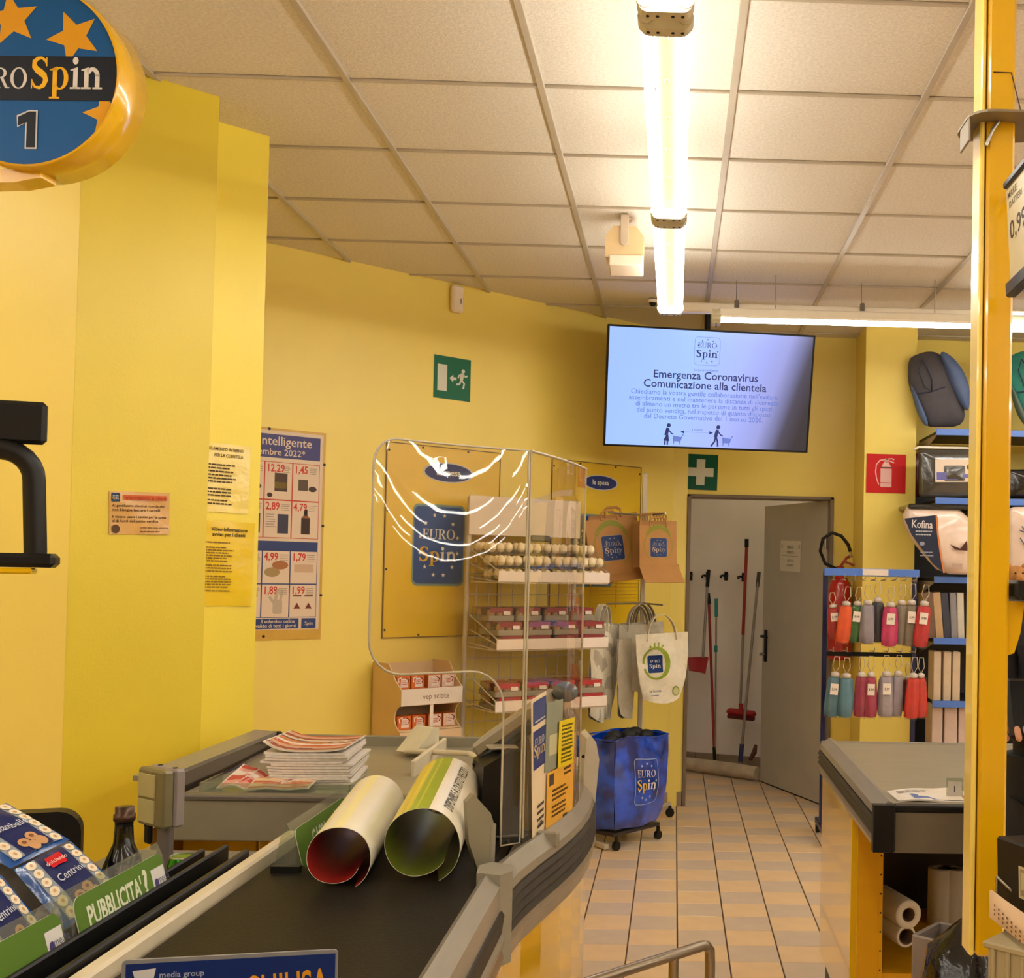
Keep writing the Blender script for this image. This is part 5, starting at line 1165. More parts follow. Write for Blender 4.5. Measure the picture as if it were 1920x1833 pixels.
# ------------------------------------------------------------------ bag stand, paper bags, cloth bags, blue bag
DARKM = mat('dark_stand_steel', (60, 56, 52), .4, metal=.5, var=.1)
sx_, sy_ = -.19, 7.02
bs = thing('bag_stand', 'slim steel bag stand on casters with yellow wire panel left of the door', 'stand', (sx_, sy_, 0))
b = MB(); b.box((0, 0, 1.12), (.03, .03, 2.0), 0, .004); b.build('post', mat('pale_stand_steel', (196, 184, 160), .4, metal=.3), bs, world=False)
c1 = Vector((-0.127, 7.056, 0.000)); c2 = Vector((-0.468, 6.892, 0.000))
for q in (c1, c2, Vector((-.42, 7.15, 0)), Vector((.0, 7.28, 0))):
    l = q - Vector((sx_, sy_, 0)); b = MB(); b.box((0, 0, 0), (.025, l.length, .02), 0, .003, T=basis((l.x / 2, l.y / 2, .085), Vector((l.y, -l.x, 0)).normalized(), l.normalized(), UP)); f_ = b.build('foot', mat('pale_stand_steel', (196, 184, 160), .4, metal=.3), bs, world=False)
    b = MB(); b.cyl((l.x, l.y - .012, .03), (l.x, l.y + .012, .03), .028, n=12); b.box((l.x, l.y, .055), (.02, .02, .04), 0, .003); b.build('caster', BLACK, f_, world=False)
YW = mat('yellow_wire', (214, 170, 30), .4)
for k in range(9):
    b = MB(); q0, q1 = onD(1.94, 1.34 + k * .022, .16), onD(2.36, 1.34 + k * .022, .16); b.cyl(q0, q1, .003, n=5); b.build('panel_wire', YW, bs)
for s in (1.95, 2.15, 2.35):
    b = MB(); b.cyl(onD(s, 1.30, .16), onD(s, 1.54, .16), .003, n=5); b.build('panel_wire', YW, bs)
b = MB()
for z, y1 in ((1.865, -.30), (1.335, -.32)): b.cyl((0, 0, z), (.13, y1, z), .006, n=6); b.cyl((0, 0, z), (-.20, y1 * .8, z), .006, n=6)
b.build('hook', STEEL, bs, world=False)
b = MB(); b.box((0, -.0, 2.03), (.02, .02, .16)); b.build('post_top', mat('pale_stand_steel', (196, 184, 160), .4, metal=.3), bs, world=False)
KRAFT = mat('brown_kraft_paper', (184, 132, 72), .7, var=.07, scale=7, bump=.1)
def fold(a, k): return 1
def paper_bag(label, tl, tr_, bl, flap, open_, group=None, printed=True, depth=.012):
    M, w_, h_ = frame(tl, tr_, bl); o = thing('paper_bag', label, 'bag', M=M, group=group)
    b = MB(); b.sheet(lambda u, v: (-w_ / 2 + w_ * u, -h_ / 2 + h_ * v, depth * math.sin(PI * u) * (1 - .4 * v)), 8, 8, .004); b.sheet(lambda u, v: (w_ / 2 - w_ * u, -h_ / 2 + h_ * v, -.012), 2, 2, .002); b.build('bag_body', KRAFT, o, world=False)
    b = MB(); b.sheet(lambda u, v: (-w_ / 2 * 1.06 + w_ * 1.06 * u, -h_ / 2 + h_ * flap * (v - 1) * .62, .016 + open_ * (1 - v)), 4, 3, .004); b.build('bottom_flap', KRAFT, o, world=False)
    b = MB(); b.tube([(-.05, h_ / 2 - .01, .012), (-.05, h_ / 2 + .03, .0), (-.03, h_ / 2 + .045, -.006), (.03, h_ / 2 + .045, -.006), (.05, h_ / 2 + .03, .0), (.05, h_ / 2 - .01, .012)], .005, 6); b.build('handle', KRAFT, o, world=False)
    if printed:
        p = Print(.0005); p.polys(ringpoly(0, 0, w_ * .40, w_ * .42, w_ * .36, w_ * .40, -60, 250, 20), (164, 140, 60)); p.polys(ringpoly(0, .03, w_ * .36, w_ * .42, w_ * .30, w_ * .30, 20, 160, 12), (140, 140, 40)).up(); p.logo(0, -.01, w_ * .22, w_ * .24, (44, 64, 116), (170, 164, 150), (206, 180, 150), border=(166, 150, 116))
        p.build('printed_logo', o, warp=lambda x, y, z: (x, y, z + .0025 + depth * math.sin(PI * min(1, max(0, x / w_ + .5))) * (1 - .4 * (y / h_ + .5))), fine=.03)
    return o
paper_bag('kraft paper bag with blue logo hanging on the left of the stand', (-0.536, 6.860, 1.818), (-0.259, 6.980, 1.854), (-0.503, 6.840, 1.486), .22, .05)
paper_bag('kraft paper bag with blue logo and lifted bottom flap, right of the stand', (-0.210, 6.760, 1.795), (0.004, 6.840, 1.800), (-0.202, 6.760, 1.554), .62, .10)
for k in range(5):
    dY = .035 + .03 * k
    paper_bag('kraft paper bag hanging behind the one with the lifted flap', (-0.214, 6.800, 1.791) if False else tuple(Vector((-0.210, 6.760, 1.795)) + Vector((-.012 * k, dY, .028))), tuple(Vector((0.004, 6.840, 1.800)) + Vector((-.022 * k, dY, .028))), tuple(Vector((-0.202, 6.760, 1.554)) + Vector((-.012 * k, dY, .012))), .1, .01, 'kraft bags stacked behind on the right hook', False, .004)
for k in range(2):
    dY = .04 + .04 * k
    paper_bag('kraft paper bag hanging behind the left front one', tuple(Vector((-0.536, 6.860, 1.818)) + Vector((.02, dY, .02 + .01 * k))), tuple(Vector((-0.259, 6.980, 1.854)) + Vector((.02, dY, .02 + .01 * k))), tuple(Vector((-0.503, 6.840, 1.486)) + Vector((.02, dY, 0))), .1, .01, 'kraft bags behind on the left hook', False, .004)
CANV = mat('natural_canvas', (224, 214, 190), .8, var=.06, scale=30, bump=.3, bscale=240); CANVD = mat('grey_canvas', (186, 176, 154), .8, var=.08, scale=30, bump=.3, bscale=240)  # second cloth is a greyer canvas
def canvas_bag(label, tl, tr_, bl, m, printed, group=None, puff=.03, seed=0.0, straps=True):
    M, w_, h_ = frame(tl, tr_, bl); o = thing('canvas_bag', label, 'bag', M=M, group=group)
    def fn(u, v):
        rnd = .03 * (1 - v) ** 3
        return (-w_ / 2 + w_ * u + (rnd if u < .5 else -rnd * 2.2) * abs(2 * u - 1), -h_ / 2 + h_ * v + .03 * (abs(2 * u - 1) ** 2) * (1 - v), puff * math.sin(PI * u) * (.4 + .6 * (1 - v)) + .006 * math.sin(9 * u + 5 * v + seed) + .004 * math.sin(17 * v + 3 * u + seed))
    b = MB(); b.sheet(fn, 14, 14, .003); b.sheet(lambda u, v: (fn(1 - u, v)[0], fn(1 - u, v)[1], -.5 * fn(1 - u, v)[2] - .008), 14, 14, .003); b.build('bag_body', m, o, world=False)
    if straps:
        for zz in (.006, -.012):
            b = MB(); b.sheet(lambda u, v: (w_ * .28 * math.cos(PI * (1 - u)) * (1 - .25 * math.sin(PI * u)), h_ / 2 - .04 + .15 * math.sin(PI * u) ** .6, zz + .022 * (v - .5)), 16, 2, .003); b.build('strap', m, o, world=False)
    if printed:
        p = Print(.0006); cx, cy = -w_ * .14, h_ * .08; p.polys(ringpoly(cx, cy, w_ * .26, h_ * .235, w_ * .19, h_ * .205, 0, 360, 24, -.008), (140, 156, 40)); p.ell(cx - .006, cy - .004, w_ * .18, h_ * .2, (214, 208, 180))
        for k in range(4): p.line([(cx - .03 + .02 * k, cy + h_ * .22), (cx - .034 + .026 * k, cy + h_ * .30 - .008 * (k - 1.5) ** 2)], .009, (140, 156, 40))
        p.up(); p.logo(cx - .008, cy - .004, w_ * .135, h_ * .125, (24, 52, 112), (226, 226, 220), (214, 214, 200), stars=False)
        p.ell(w_ * .2, -h_ * .33, w_ * .07, h_ * .07, (150, 162, 60)); p.up().ell(w_ * .2, -h_ * .335, w_ * .05, h_ * .052, (196, 192, 140)); p.text('la borsa', -w_ * .3, -h_ * .33, .022, (60, 70, 120)); p.lines(-w_ * .28, -w_ * .1, -h_ * .38, .01, 1, (80, 90, 130))
        p.build('printed_logo', o, warp=lambda x, y, z: (x, y, fn(min(1, max(0, x / w_ + .5)), min(1, max(0, y / h_ + .5)))[2] + .0025 + z), fine=.03)
    return o
canvas_bag('pale canvas tote with green swirl and blue logo hanging nearest the door', (-0.215, 6.660, 1.163), (0.081, 6.760, 1.182), (-0.200, 6.660, 0.763), CANV, True)
canvas_bag('grey canvas tote hanging edge-on between the pale tote and the rack', (-0.313, 6.700, 1.135), (-0.210, 6.900, 1.131), (-0.310, 6.700, 0.671), CANVD, False, None, .03, 2.0, False)
for k in range(4):
    off = Vector((-.018 + .014 * k, .05 + .035 * k, .01 * (k % 2)))
    canvas_bag('grey canvas bag bunched behind the pale tote on the stand', tuple(Vector((-0.299, 6.740, 1.213)) + off), tuple(Vector((-0.084, 6.840, 1.218)) + off), tuple(Vector((-0.290, 6.740, 0.820)) + off), CANVD, False, 'canvas bags bunched on the right hook', .012, 1.3 * k)
for k in range(5):
    off = Vector((.016 * k - .02, .03 * k, -.012 * (k % 3)))
    canvas_bag('grey folded cloth bag hanging on the left hook beside the egg rack', tuple(Vector((-0.438, 6.620, 1.228)) + off), tuple(Vector((-0.350, 6.780, 1.216)) + off), tuple(Vector((-0.445, 6.620, 0.679)) + off), CANVD if k % 2 else CANV, False, 'cloth bags on the left hook', .012, 2.1 * k, k < 2)
BLUB = mat('glossy_blue_bag', (14, 66, 176), .12, var=.55, scale=9, sharp=.1, coat=.8, bump=.5, bscale=14)
hdir = Vector((.62, .785, 0)).normalized(); nb_ = Vector((hdir.y, -hdir.x, 0)); bc = Vector((-0.279, 6.620, 0.140)); bc.z = .1
Mb = basis(bc, hdir, -nb_, UP)
bb = thing('blue_shopping_bag', 'big glossy blue bag with starred shop logo standing on the wheeled stand', 'bag', M=Mb)
BW, BDp, BH = .46, .30, .50
def bagf(u, v, a):
    bul = math.sin(PI * v) ** .7 * math.sin(PI * u)
    top = 1 - .12 * (1 - v); 
    x = (-BW / 2 + BW * u) * top; 
    return x, bul
b = MB()
def wall(p0, p1, bulge):
    p0 = Vector(p0); p1 = Vector(p1); d = (p1 - p0); n_ = Vector((d.y, -d.x, 0)).normalized()
    def fn(u, v):
        k = .80 + .20 * min(1, v * 2.2) ** .6
        q = (p0 + d * u) * k; e = math.sin(PI * u) ** .6 * math.sin(PI * min(1, .12 + v * .9)) ** .8
        return (q.x + n_.x * (bulge * e + .004 * math.sin(13 * u + 9 * v)), q.y + n_.y * (bulge * e + .004 * math.sin(13 * u + 9 * v)), BH * v + .012 * math.sin(6 * u) * v + .02 * abs(2 * u - 1) * (1 - v))
    return fn
FW = wall((-BW / 2, -BDp / 2), (BW / 2, -BDp / 2), .03)
cor = [(-BW / 2, -BDp / 2), (BW / 2, -BDp / 2), (BW / 2, BDp / 2), (-BW / 2, BDp / 2)]
for i in range(4): b.sheet(wall(cor[i], cor[(i + 1) % 4], .03), 12, 10, .003)
b.box((0, 0, .012), (BW * .78, BDp * .78, .01)); b.build('bag_body', BLUB, bb, world=False)
b = MB(); b.tube([Vector(FW(k / 10, 1)) for k in range(11)] + [Vector((BW / 2, BDp / 2, BH)), Vector((-BW / 2, BDp / 2, BH))], .006, 6, closed=True); b.build('hem', BLUB, bb, world=False)
b = MB()
for k in range(7): b.ball((-.15 + .05 * k, .02 * (k % 3) - .05, BH - .01 + .015 * (k % 2)), .055, 8, 6, sq=(1, .8, .6))
b.build('dark_handles', mat('black_bag_fabric', (20, 20, 24), .6, var=.3), bb, world=False)
p = Print(.0008); lx, ly = .01, .255
p.line(rrect(lx - .1, ly - .125, lx + .1, ly + .125, .022) + [(lx + .1, ly + .103)], .004, (150, 180, 220)); p.serif('EURO', lx, ly + .025, .056, (214, 206, 214)); p.serif('Spin', lx, ly - .045, .078, [(236, 190, 40), (236, 190, 40), (226, 222, 226), (226, 222, 226)])
for k in range(12): a = 2 * PI * k / 12; p.star(lx + .078 * math.cos(a), ly + .10 * math.sin(a), .009, (190, 210, 236))
p.build('printed_logo', bb, warp=lambda x, y, z: (lambda q: (q[0], q[1] - .004 - z, q[2]))(FW(x / BW + .5, y / BH)), fine=.03)
bt = thing('wheeled_base', 'low steel base with casters under the blue bag', 'stand', M=Mb @ tr(0, 0, -.1))
b = MB(); b.box((0, 0, .085), (.40, .26, .02), 0, .004); b.build('deck', DARKM, bt, world=False)
for x in (-.18, .18):
    for y in (-.13, .13):
        b = MB(); b.cyl((x, y - .011, .026), (x, y + .011, .026), .025, n=12); b.box((x, y, .055), (.018, .018, .045), 0, .003); b.build('caster', BLACK, bt, world=False)

# ------------------------------------------------------------------ brooms in the store room
RED = mat('red_broom_plastic', (160, 22, 30), .4, var=.06); REDM = mat('red_painted_handle', (150, 34, 30), .35, var=.06); GREYM = mat('grey_metal_handle', (150, 140, 132), .35, metal=.5, var=.06); TEAL = mat('teal_grip', (40, 140, 130), .4); BLUM = mat('dark_blue_mop', (36, 40, 92), .5, var=.1)
def stick(o, name, p0, p1, r, m): b = MB(); b.cyl(p0, p1, r, n=10); return b.build(name, m, o)
for k, (u, lb) in enumerate(((1296, 'black wall hook farthest left in the store room'), (1328, 'black wall hook holding the dustpan handle'), (1363, 'empty black wall hook between the dustpan and the red broom'), (1396, 'black wall hook gripping the red broom handle'))):
    q = Vector((0, 0, 0)); q = Vector((((0.132, 9.200, 1.495), (0.265, 9.150, 1.497), (0.410, 9.100, 1.500), (0.545, 9.050, 1.495))[k])); yw = 9.62 - .4091 * (q.x + .6); wn = Vector((-.379, -.926, 0)); q.y = yw
    o = thing('wall_hook', lb, 'hook', M=basis(q, Vector((.926, -.379, 0)), UP, wn))
    b = MB(); b.box((0, 0, .006), (.03, .07, .012), 0, .004); b.build('plate', BLACK, o, world=False)
    for sx in (-1, 1):
        b = MB(); b.tube([(0, 0, .01), (sx * .022, .006, .035), (sx * .028, .0, .06), (sx * .018, -.01, .075)], .009, 6); b.build('prong', BLACK, o, world=False)
o = thing('dustpan', 'red dustpan on a grey handle hanging in the store room', 'dustpan', (0.192, 8.960, 0.779))
stick(o, 'handle', (0.258, 9.040, 1.477), (0.231, 8.980, 0.872), .011, GREYM); stick(o, 'grip', (0.265, 9.050, 1.548), (0.255, 9.030, 1.415), .015, BLACK)
A_, B_, C_, D_ = [Vector(p) for p in ((0.117, 9.020, 0.863), (0.272, 8.980, 0.873), (0.247, 8.880, 0.758), (0.125, 8.920, 0.777))]
b = MB(); b.sheet(lambda u, v: D_ * (1 - u) * (1 - v) + C_ * u * (1 - v) + B_ * u * v + A_ * (1 - u) * v + Vector((0, .03 * math.sin(PI * u), 0)), 6, 4, .012); b.build('pan', RED, o)
o = thing('broom_stick', 'plain red-brown stick with dark tip leaning in the store room', 'stick', (0.336, 8.940, 0.094))
stick(o, 'handle', (0.271, 9.060, 1.298), (0.330, 8.950, 0.182), .011, REDM); stick(o, 'tip', (0.265, 9.060, 1.365), (0.275, 9.050, 1.282), .014, BLACK); stick(o, 'lower_end', (0.330, 8.950, 0.190), (0.336, 8.940, 0.094), .014, BLACK)
o = thing('teal_pole', 'thin grey pole with teal grip leaning in the store room', 'pole', (0.336, 8.980, 0.554))
stick(o, 'handle', (0.328, 9.030, 1.292), (0.339, 8.940, 0.110), .007, GREYM); stick(o, 'grip', (0.327, 9.030, 1.325), (0.330, 9.020, 1.185), .014, TEAL); stick(o, 'collar', (0.329, 9.000, 0.963), (0.330, 9.000, 0.914), .014, TEAL)
o = thing('push_broom', 'broom with long red and grey handle and red brush head', 'broom', (0.529, 8.860, 0.429))
stick(o, 'upper_handle', (0.553, 8.980, 1.743), (0.535, 8.950, 1.052), .013, REDM); stick(o, 'lower_handle', (0.535, 8.950, 1.060), (0.522, 8.900, 0.493), .010, GREYM); stick(o, 'cap', (0.552, 8.980, 1.792), (0.553, 8.980, 1.726), .017, BLACK)
hc = Vector((0.530, 8.880, 0.463)); ha = Vector((.95, -.3, -.06)).normalized()
b = MB(); b.box((0, 0, 0), (.23, .06, .05), 0, .018, T=basis(hc, ha, UP.cross(ha).normalized(), ha.cross(UP.cross(ha).normalized()))); b.cyl(hc, hc + Vector((-.005, 0, .07)), .018, n=8); b.build('brush_head', RED, o)
b = MB(); b.box((0, 0, -.035), (.21, .05, .03), 0, .006, T=basis(hc, ha, UP.cross(ha).normalized(), ha.cross(UP.cross(ha).normalized()))); b.build('bristles', mat('dark_red_bristles', (90, 20, 22), .8, var=.2), o)
o = thing('flat_mop', 'grey handled mop with dark blue joint and flat foot', 'mop', (0.520, 8.720, 0.069))
stick(o, 'handle', (0.641, 8.930, 1.464), (0.531, 8.760, 0.222), .011, GREYM); stick(o, 'grip', (0.649, 8.940, 1.538), (0.638, 8.930, 1.423), .015, mat('dark_grey_grip', (70, 66, 62), .5)); stick(o, 'joint', (0.531, 8.760, 0.242), (0.520, 8.730, 0.115), .018, BLUM)
mq = Vector((0.520, 8.720, 0.077)); b = MB(); b.box((0, 0, 0), (.15, .10, .022), 0, .006, T=tr(*mq) @ rot('Z', -20)); b.build('foot', BLUM, o)
o = thing('hand_brush', 'small brown brush standing against the door edge', 'brush', (0.615, 8.780, 0.124))
A_ = Vector((0.638, 8.800, 0.233)); B_ = Vector((0.593, 8.760, 0.127)); b = MB(); b.tube([A_, (A_ + B_) / 2 + Vector((.012, 0, 0)), B_], [.012, .02, .014], 8); b.build('bristles', mat('brown_bristles', (96, 52, 36), .8, var=.2), o)
o = thing('foam_pipe_wrap', 'long dirty white wrapped bundle lying on the store room floor', 'bundle', (.45, 8.72, 0))
b = MB(); P_ = [Vector((0.108, 8.980, 0.035)), Vector((0.293, 8.860, 0.038)), Vector((0.469, 8.720, 0.036)), Vector((0.639, 8.580, 0.031))]
for p_ in P_: p_.z = .055
b.tube(P_, [.05, .052, .054, .05], 10); b.build('bundle', mat('dirty_white_foam', (196, 178, 150), .8, var=.18, scale=9, bump=.4), o)
# ------------------------------------------------------------------ umbrella stand
NAVYM = mat('navy_stand_enamel', (26, 30, 70), .35, var=.08); BLUEL = mat('blue_price_rail', (84, 124, 208), .3, var=.04)
UY = 6.75
us = thing('umbrella_stand', 'navy display stand with blue top rail and two rows of folded umbrellas', 'stand', (.88, UY, 0))
b = MB(); b.box((.878, UY, .80), (.026, .03, 1.50), 0, .003); b.build('post', NAVYM, us)
b = MB(); b.box((1.40, UY, .80), (.026, .03, 1.50), 0, .003); b.build('post', NAVYM, us)
b = MB(); b.box((1.145, UY - .02, 1.545), (.555, .02, .045), 0, .003); f_ = b.build('top_rail', BLUEL, us)
b = MB(); b.box((1.165, UY - .032, 1.547), (.15, .004, .036), 0, .001); b.build('price_card', STRIPW, f_)
b = MB(); b.box((1.14, UY, 1.07), (.52, .02, .025), 0, .003); b.build('cross_bar', BLACK, us)
for x in (.878, 1.40):
    b = MB(); b.box((x, UY - .02, .07), (.03, .42, .035), 0, .004); f_ = b.build('foot', NAVYM, us)
    for y in (-.2, .16):
        b = MB(); b.cyl((x - .012, UY + y, .028), (x + .012, UY + y, .028), .027, n=12); b.box((x, UY + y, .05), (.02, .02, .04), 0, .003); b.build('caster', BLACK, f_)
HOOK = mat('pale_hook_wire', (196, 180, 156), .35, metal=.4)
for z, n in ((1.50, 9), (1.09, 7)):
    for k in range(n):
        x = .915 + k * (.47 / (n - 1)); b = MB(); b.tube([(x - .006, UY, z), (x - .006, UY - .16, z + .01), (x - .006, UY - .17, z + .03)], .003, 5); b.tube([(x + .006, UY, z), (x + .006, UY - .10, z)], .003, 5); b.build('hook', HOOK, us)
def umbrella(label, top, bot, wd, col, tagc=False):
    top, bot = Vector(top), Vector(bot); ax = (top - bot); L_ = ax.length; z = ax.normalized(); x = Vector((0, -1, 0)).cross(z).normalized() * -1; x = Vector((1, 0, 0)); x = (x - z * x.dot(z)).normalized(); y = z.cross(x); M = basis(bot, x, y, z)
    o = thing('folded_umbrella', label, 'umbrella', M=M); ph = random.random() * 6; r = wd / 2
    fab = mat('umbrella_fabric_%d_%d_%d' % col if False else 'umbrella_cloth_' + str(sum(col) * 7 + col[0]), col, .55, var=.12, scale=22, bump=.15)
    fo = lambda a, i: 1 + .16 * math.sin(5 * a + ph + .5 * i) + .06 * math.sin(9 * a - ph)
    b = MB(); b.lathe([(r * .35, 0), (r * .92, .008), (r * 1.0, L_ * .2), (r * .98, L_ * .55), (r * .86, L_ * .85), (r * .7, L_ * .93), (r * .2, L_ * .95)], 20, sy=.62, fold=fo); b.build('canopy', fab, o, world=False)
    b = MB(); b.lathe([(r * .45, L_ * .94), (r * .6, L_ * .955), (r * .6, L_ * 1.03), (r * .3, L_ * 1.06)], 14); b.build('handle', mat('pale_umbrella_handle', (196, 184, 172), .35, var=.06), o, world=False)
    b = MB(); b.tube([(0, 0, L_ * 1.04), (r * .5, 0, L_ * 1.2), (r * .3, 0, L_ * 1.42), (-r * .3, 0, L_ * 1.42), (-r * .5, 0, L_ * 1.2)], .0028, 5, closed=True); b.build('loop', HOOK, o, world=False)
    b = MB(); b.lathe([(r * .9, -.006), (r * 1.08, L_ * .2), (r * 1.06, L_ * .6), (r * .92, L_ * .96)], 12, sy=.7, caps=False); b.build('clear_sleeve', glass('clear_plastic_sleeve', (246, 244, 240), .03, 1.35, .05), o, world=False)
    if tagc:
        b = MB(); b.box((-.0, -r * .78, L_ * .66), (r * 1.1, .002, L_ * .26), 0, .0); t_ = b.build('white_tag', STRIPW, o, world=False)
        p = Print(); p.text('3,99', 0, -.006, .018, (60, 50, 50), 'c', .02); p.build('printed_price', t_, basis((0, -r * .78 - .0012, L_ * .66), Vector((1, 0, 0)), UP, Vector((0, -1, 0))))
UT = [('red', (180, 40, 40), (1562, 1136, 1566, 1196), 22, True, 'red folded umbrella at the left end of the upper row'), ('orange', (236, 84, 16), (1587, 1131, 1578, 1205), 24, False, 'orange folded umbrella in the upper row'), ('green', (52, 110, 44), (1608, 1131, 1599, 1203), 23, True, 'green folded umbrella in the upper row'),
      ('lav', (150, 142, 156), (1627, 1129, 1625, 1207), 25, False, 'lavender grey folded umbrella in the upper row'), ('char', (62, 62, 72), (1646, 1124, 1645, 1204), 22, False, 'charcoal folded umbrella in the upper row'), ('mag', (206, 48, 110), (1670, 1133, 1665, 1212), 25, True, 'magenta pink folded umbrella in the upper row'),
      ('tau', (128, 116, 100), (1691, 1129, 1685, 1208), 23, False, 'taupe folded umbrella next to the magenta one, upper row'), ('tau2', (128, 114, 96), (1710, 1129, 1703, 1211), 23, True, 'taupe folded umbrella next to the red one, upper row'), ('red', (202, 30, 40), (1733, 1131, 1723, 1213), 25, True, 'bright red folded umbrella at the right end of the upper row'),
      ('teal', (84, 128, 150), (1566, 1264, 1557, 1343), 24, True, 'teal blue folded umbrella at the left end of the lower row'), ('teal', (86, 134, 156), (1587, 1266, 1584, 1345), 25, False, 'second teal blue umbrella from the left, lower row'), ('cri', (162, 40, 76), (1615, 1264, 1611, 1344), 21, False, 'crimson folded umbrella without tag in the lower row'), ('cri', (170, 40, 80), (1633, 1264, 1630, 1345), 22, True, 'crimson folded umbrella with white tag in the lower row'),
      ('lav', (166, 156, 168), (1662, 1263, 1660, 1344), 25, True, 'lavender grey umbrella with white tag in the lower row'), ('lav', (156, 148, 162), (1684, 1262, 1678, 1343), 23, False, 'lavender grey umbrella without tag in the lower row'), ('red', (140, 30, 34), (1701, 1270, 1698, 1334), 15, False, 'dark red umbrella tucked behind the scarlet ones, lower row'), ('scar', (214, 44, 30), (1713, 1266, 1707, 1347), 23, False, 'scarlet umbrella left of the last one in the lower row'), ('scar', (206, 40, 30), (1727, 1266, 1724, 1345), 21, False, 'scarlet umbrella at the right end of the lower row')]
UP_ = [((0.908, 6.620, 1.350), (0.923, 6.620, 1.168)), ((0.978, 6.580, 1.367), (0.954, 6.580, 1.143)), ((1.045, 6.600, 1.368), (1.021, 6.600, 1.149)), ((1.100, 6.580, 1.376), (1.097, 6.580, 1.140)), ((1.164, 6.620, 1.391), (1.165, 6.620, 1.148)), ((1.231, 6.580, 1.366), (1.219, 6.580, 1.127)), ((1.298, 6.600, 1.379), (1.284, 6.600, 1.139)), ((1.356, 6.600, 1.380), (1.339, 6.600, 1.131)), ((1.423, 6.580, 1.376), (1.396, 6.580, 1.127)),
       ((0.921, 6.580, 0.965), (0.898, 6.580, 0.726)), ((0.982, 6.560, 0.961), (0.977, 6.560, 0.724)), ((1.070, 6.580, 0.967), (1.062, 6.580, 0.726)), ((1.124, 6.580, 0.968), (1.119, 6.580, 0.724)), ((1.212, 6.580, 0.973), (1.210, 6.580, 0.728)), ((1.283, 6.600, 0.975), (1.269, 6.600, 0.730)), ((1.348, 6.660, 0.946), (1.341, 6.660, 0.751)), ((1.364, 6.560, 0.968), (1.349, 6.560, 0.724)), ((1.410, 6.580, 0.967), (1.405, 6.580, 0.728))]
for (nm, col, _, wd, tg, lb), (t_, b_) in zip(UT, UP_): umbrella(lb, t_, b_, wd * 7.3 / 2180, col, tg)

# ------------------------------------------------------------------ fire extinguisher behind the umbrellas
FRED = mat('extinguisher_red', (176, 24, 26), .25, var=.05, coat=.6)
ex = thing('fire_extinguisher', 'red wall extinguisher with looped black hose behind the umbrella stand', 'extinguisher', (1.075, 7.53, .98))
b = MB(); b.lathe([(0, 0), (.07, 0), (.08, .02), (.08, .44), (.07, .49), (.045, .53), (.03, .545), (.028, .57)], 22); b.build('cylinder', FRED, ex, world=False)
v0 = Vector((1.051, 7.500, 1.616)) - Vector((1.075, 7.53, .98))
b = MB(); b.box((0, 0, .585), (.05, .045, .04), 0, .006); b.tube([(-.0, 0, .60), (.03, -.01, .635), (.09, -.02, .61)], .009, 6); b.tube([(.0, 0, .60), (.04, -.01, .66), (.075, -.01, .675)], .010, 6); b.build('valve', mat('worn_red_valve', (150, 50, 34), .35, metal=.3, var=.1), ex, world=False)
b = MB(); b.tube([(-.02, 0, .585), (-.10, -.01, .62), (-.135, -.02, .70), (-.12, -.03, .78), (-.06, -.03, .82), (.0, -.03, .80), (.045, -.03, .745), (.06, -.03, .70)], .011, 8); b.build('hose', BLACK, ex, world=False)
b = MB(); b.tube([(.06, -.03, .70), (.062, -.03, .665)], .007, 8); b.build('nozzle', STEEL, ex, world=False)
b = MB(); b.box((0, .095, .35), (.06, .03, .10), 0, .004); b.build('wall_bracket', FRED, ex, world=False)

# ------------------------------------------------------------------ goods shelf
GDK = mat('dark_gondola_steel', (34, 32, 32), .45, var=.15)
gs = thing('goods_shelf', 'dark steel goods shelf with blue price strips right of the pier', 'shelf', (2.25, 7.4, 0))
b = MB(); b.box((2.30, 7.61, 1.12), (1.56, .02, 2.2), 0); b.build('back_panel', GDK, gs)
for x in (1.54, 3.06):
    b = MB(); b.box((x, 7.56, 1.15), (.04, .06, 2.26), 0, .003); b.build('upright', GDK, gs)
SZ = [(1.623, 7.020, 2.413)[2], (1.629, 7.020, 1.993)[2], (1.636, 7.020, 1.513)[2], (1.642, 7.020, 1.141)[2], (1.647, 7.020, 0.761)[2], .42, .14]
for z in SZ:
    b = MB(); b.box((2.32, 7.31, z - .0), (1.46, .56, .02), 0, .002); sh = b.build('shelf_board', GDK, gs)
    b = MB(); b.box((2.32, 7.02, z - .002), (1.49, .014, .040), 0, .002); b.build('price_strip', BLUEL, sh)
    b = MB(); b.prism([(7.03, z - .012), (7.58, z - .012), (7.58, z - .13), (7.50, z - .11)], 0, .006, T=basis((1.585, 0, 0), Vector((0, 1, 0)), UP, Vector((1, 0, 0)))); b.build('bracket', mat('pale_bracket', (176, 156, 136), .4), sh)
b = MB(); b.box((2.19, 7.011, SZ[0] - .002), (.09, .003, .034)); b.build('price_card', STRIPW, gs)
def puffy(b, P, th, m=0, T=None, lv=(1, .97, .88, .68, .38), back=1.0):
    n = len(P); cx = sum(p[0] for p in P) / n; cy = sum(p[1] for p in P) / n
    for sg in (1, -back):
        vs = []
        for s in lv: vs += [(cx + (p[0] - cx) * s, cy + (p[1] - cy) * s, sg * th * (1 - s * s) ** .5) for p in P]
        vs.append((cx, cy, sg * th)); fs = []
        for k in range(len(lv) - 1):
            for i in range(n):
                j = (i + 1) % n; f = (k * n + i, k * n + j, (k + 1) * n + j, (k + 1) * n + i); fs.append(f if sg > 0 else f[::-1])
        for i in range(n):
            f = ((len(lv) - 1) * n + i, (len(lv) - 1) * n + (i + 1) % n, len(lv) * n); fs.append(f if sg > 0 else f[::-1])
        b.add(vs, fs, m, True, T)
    return b
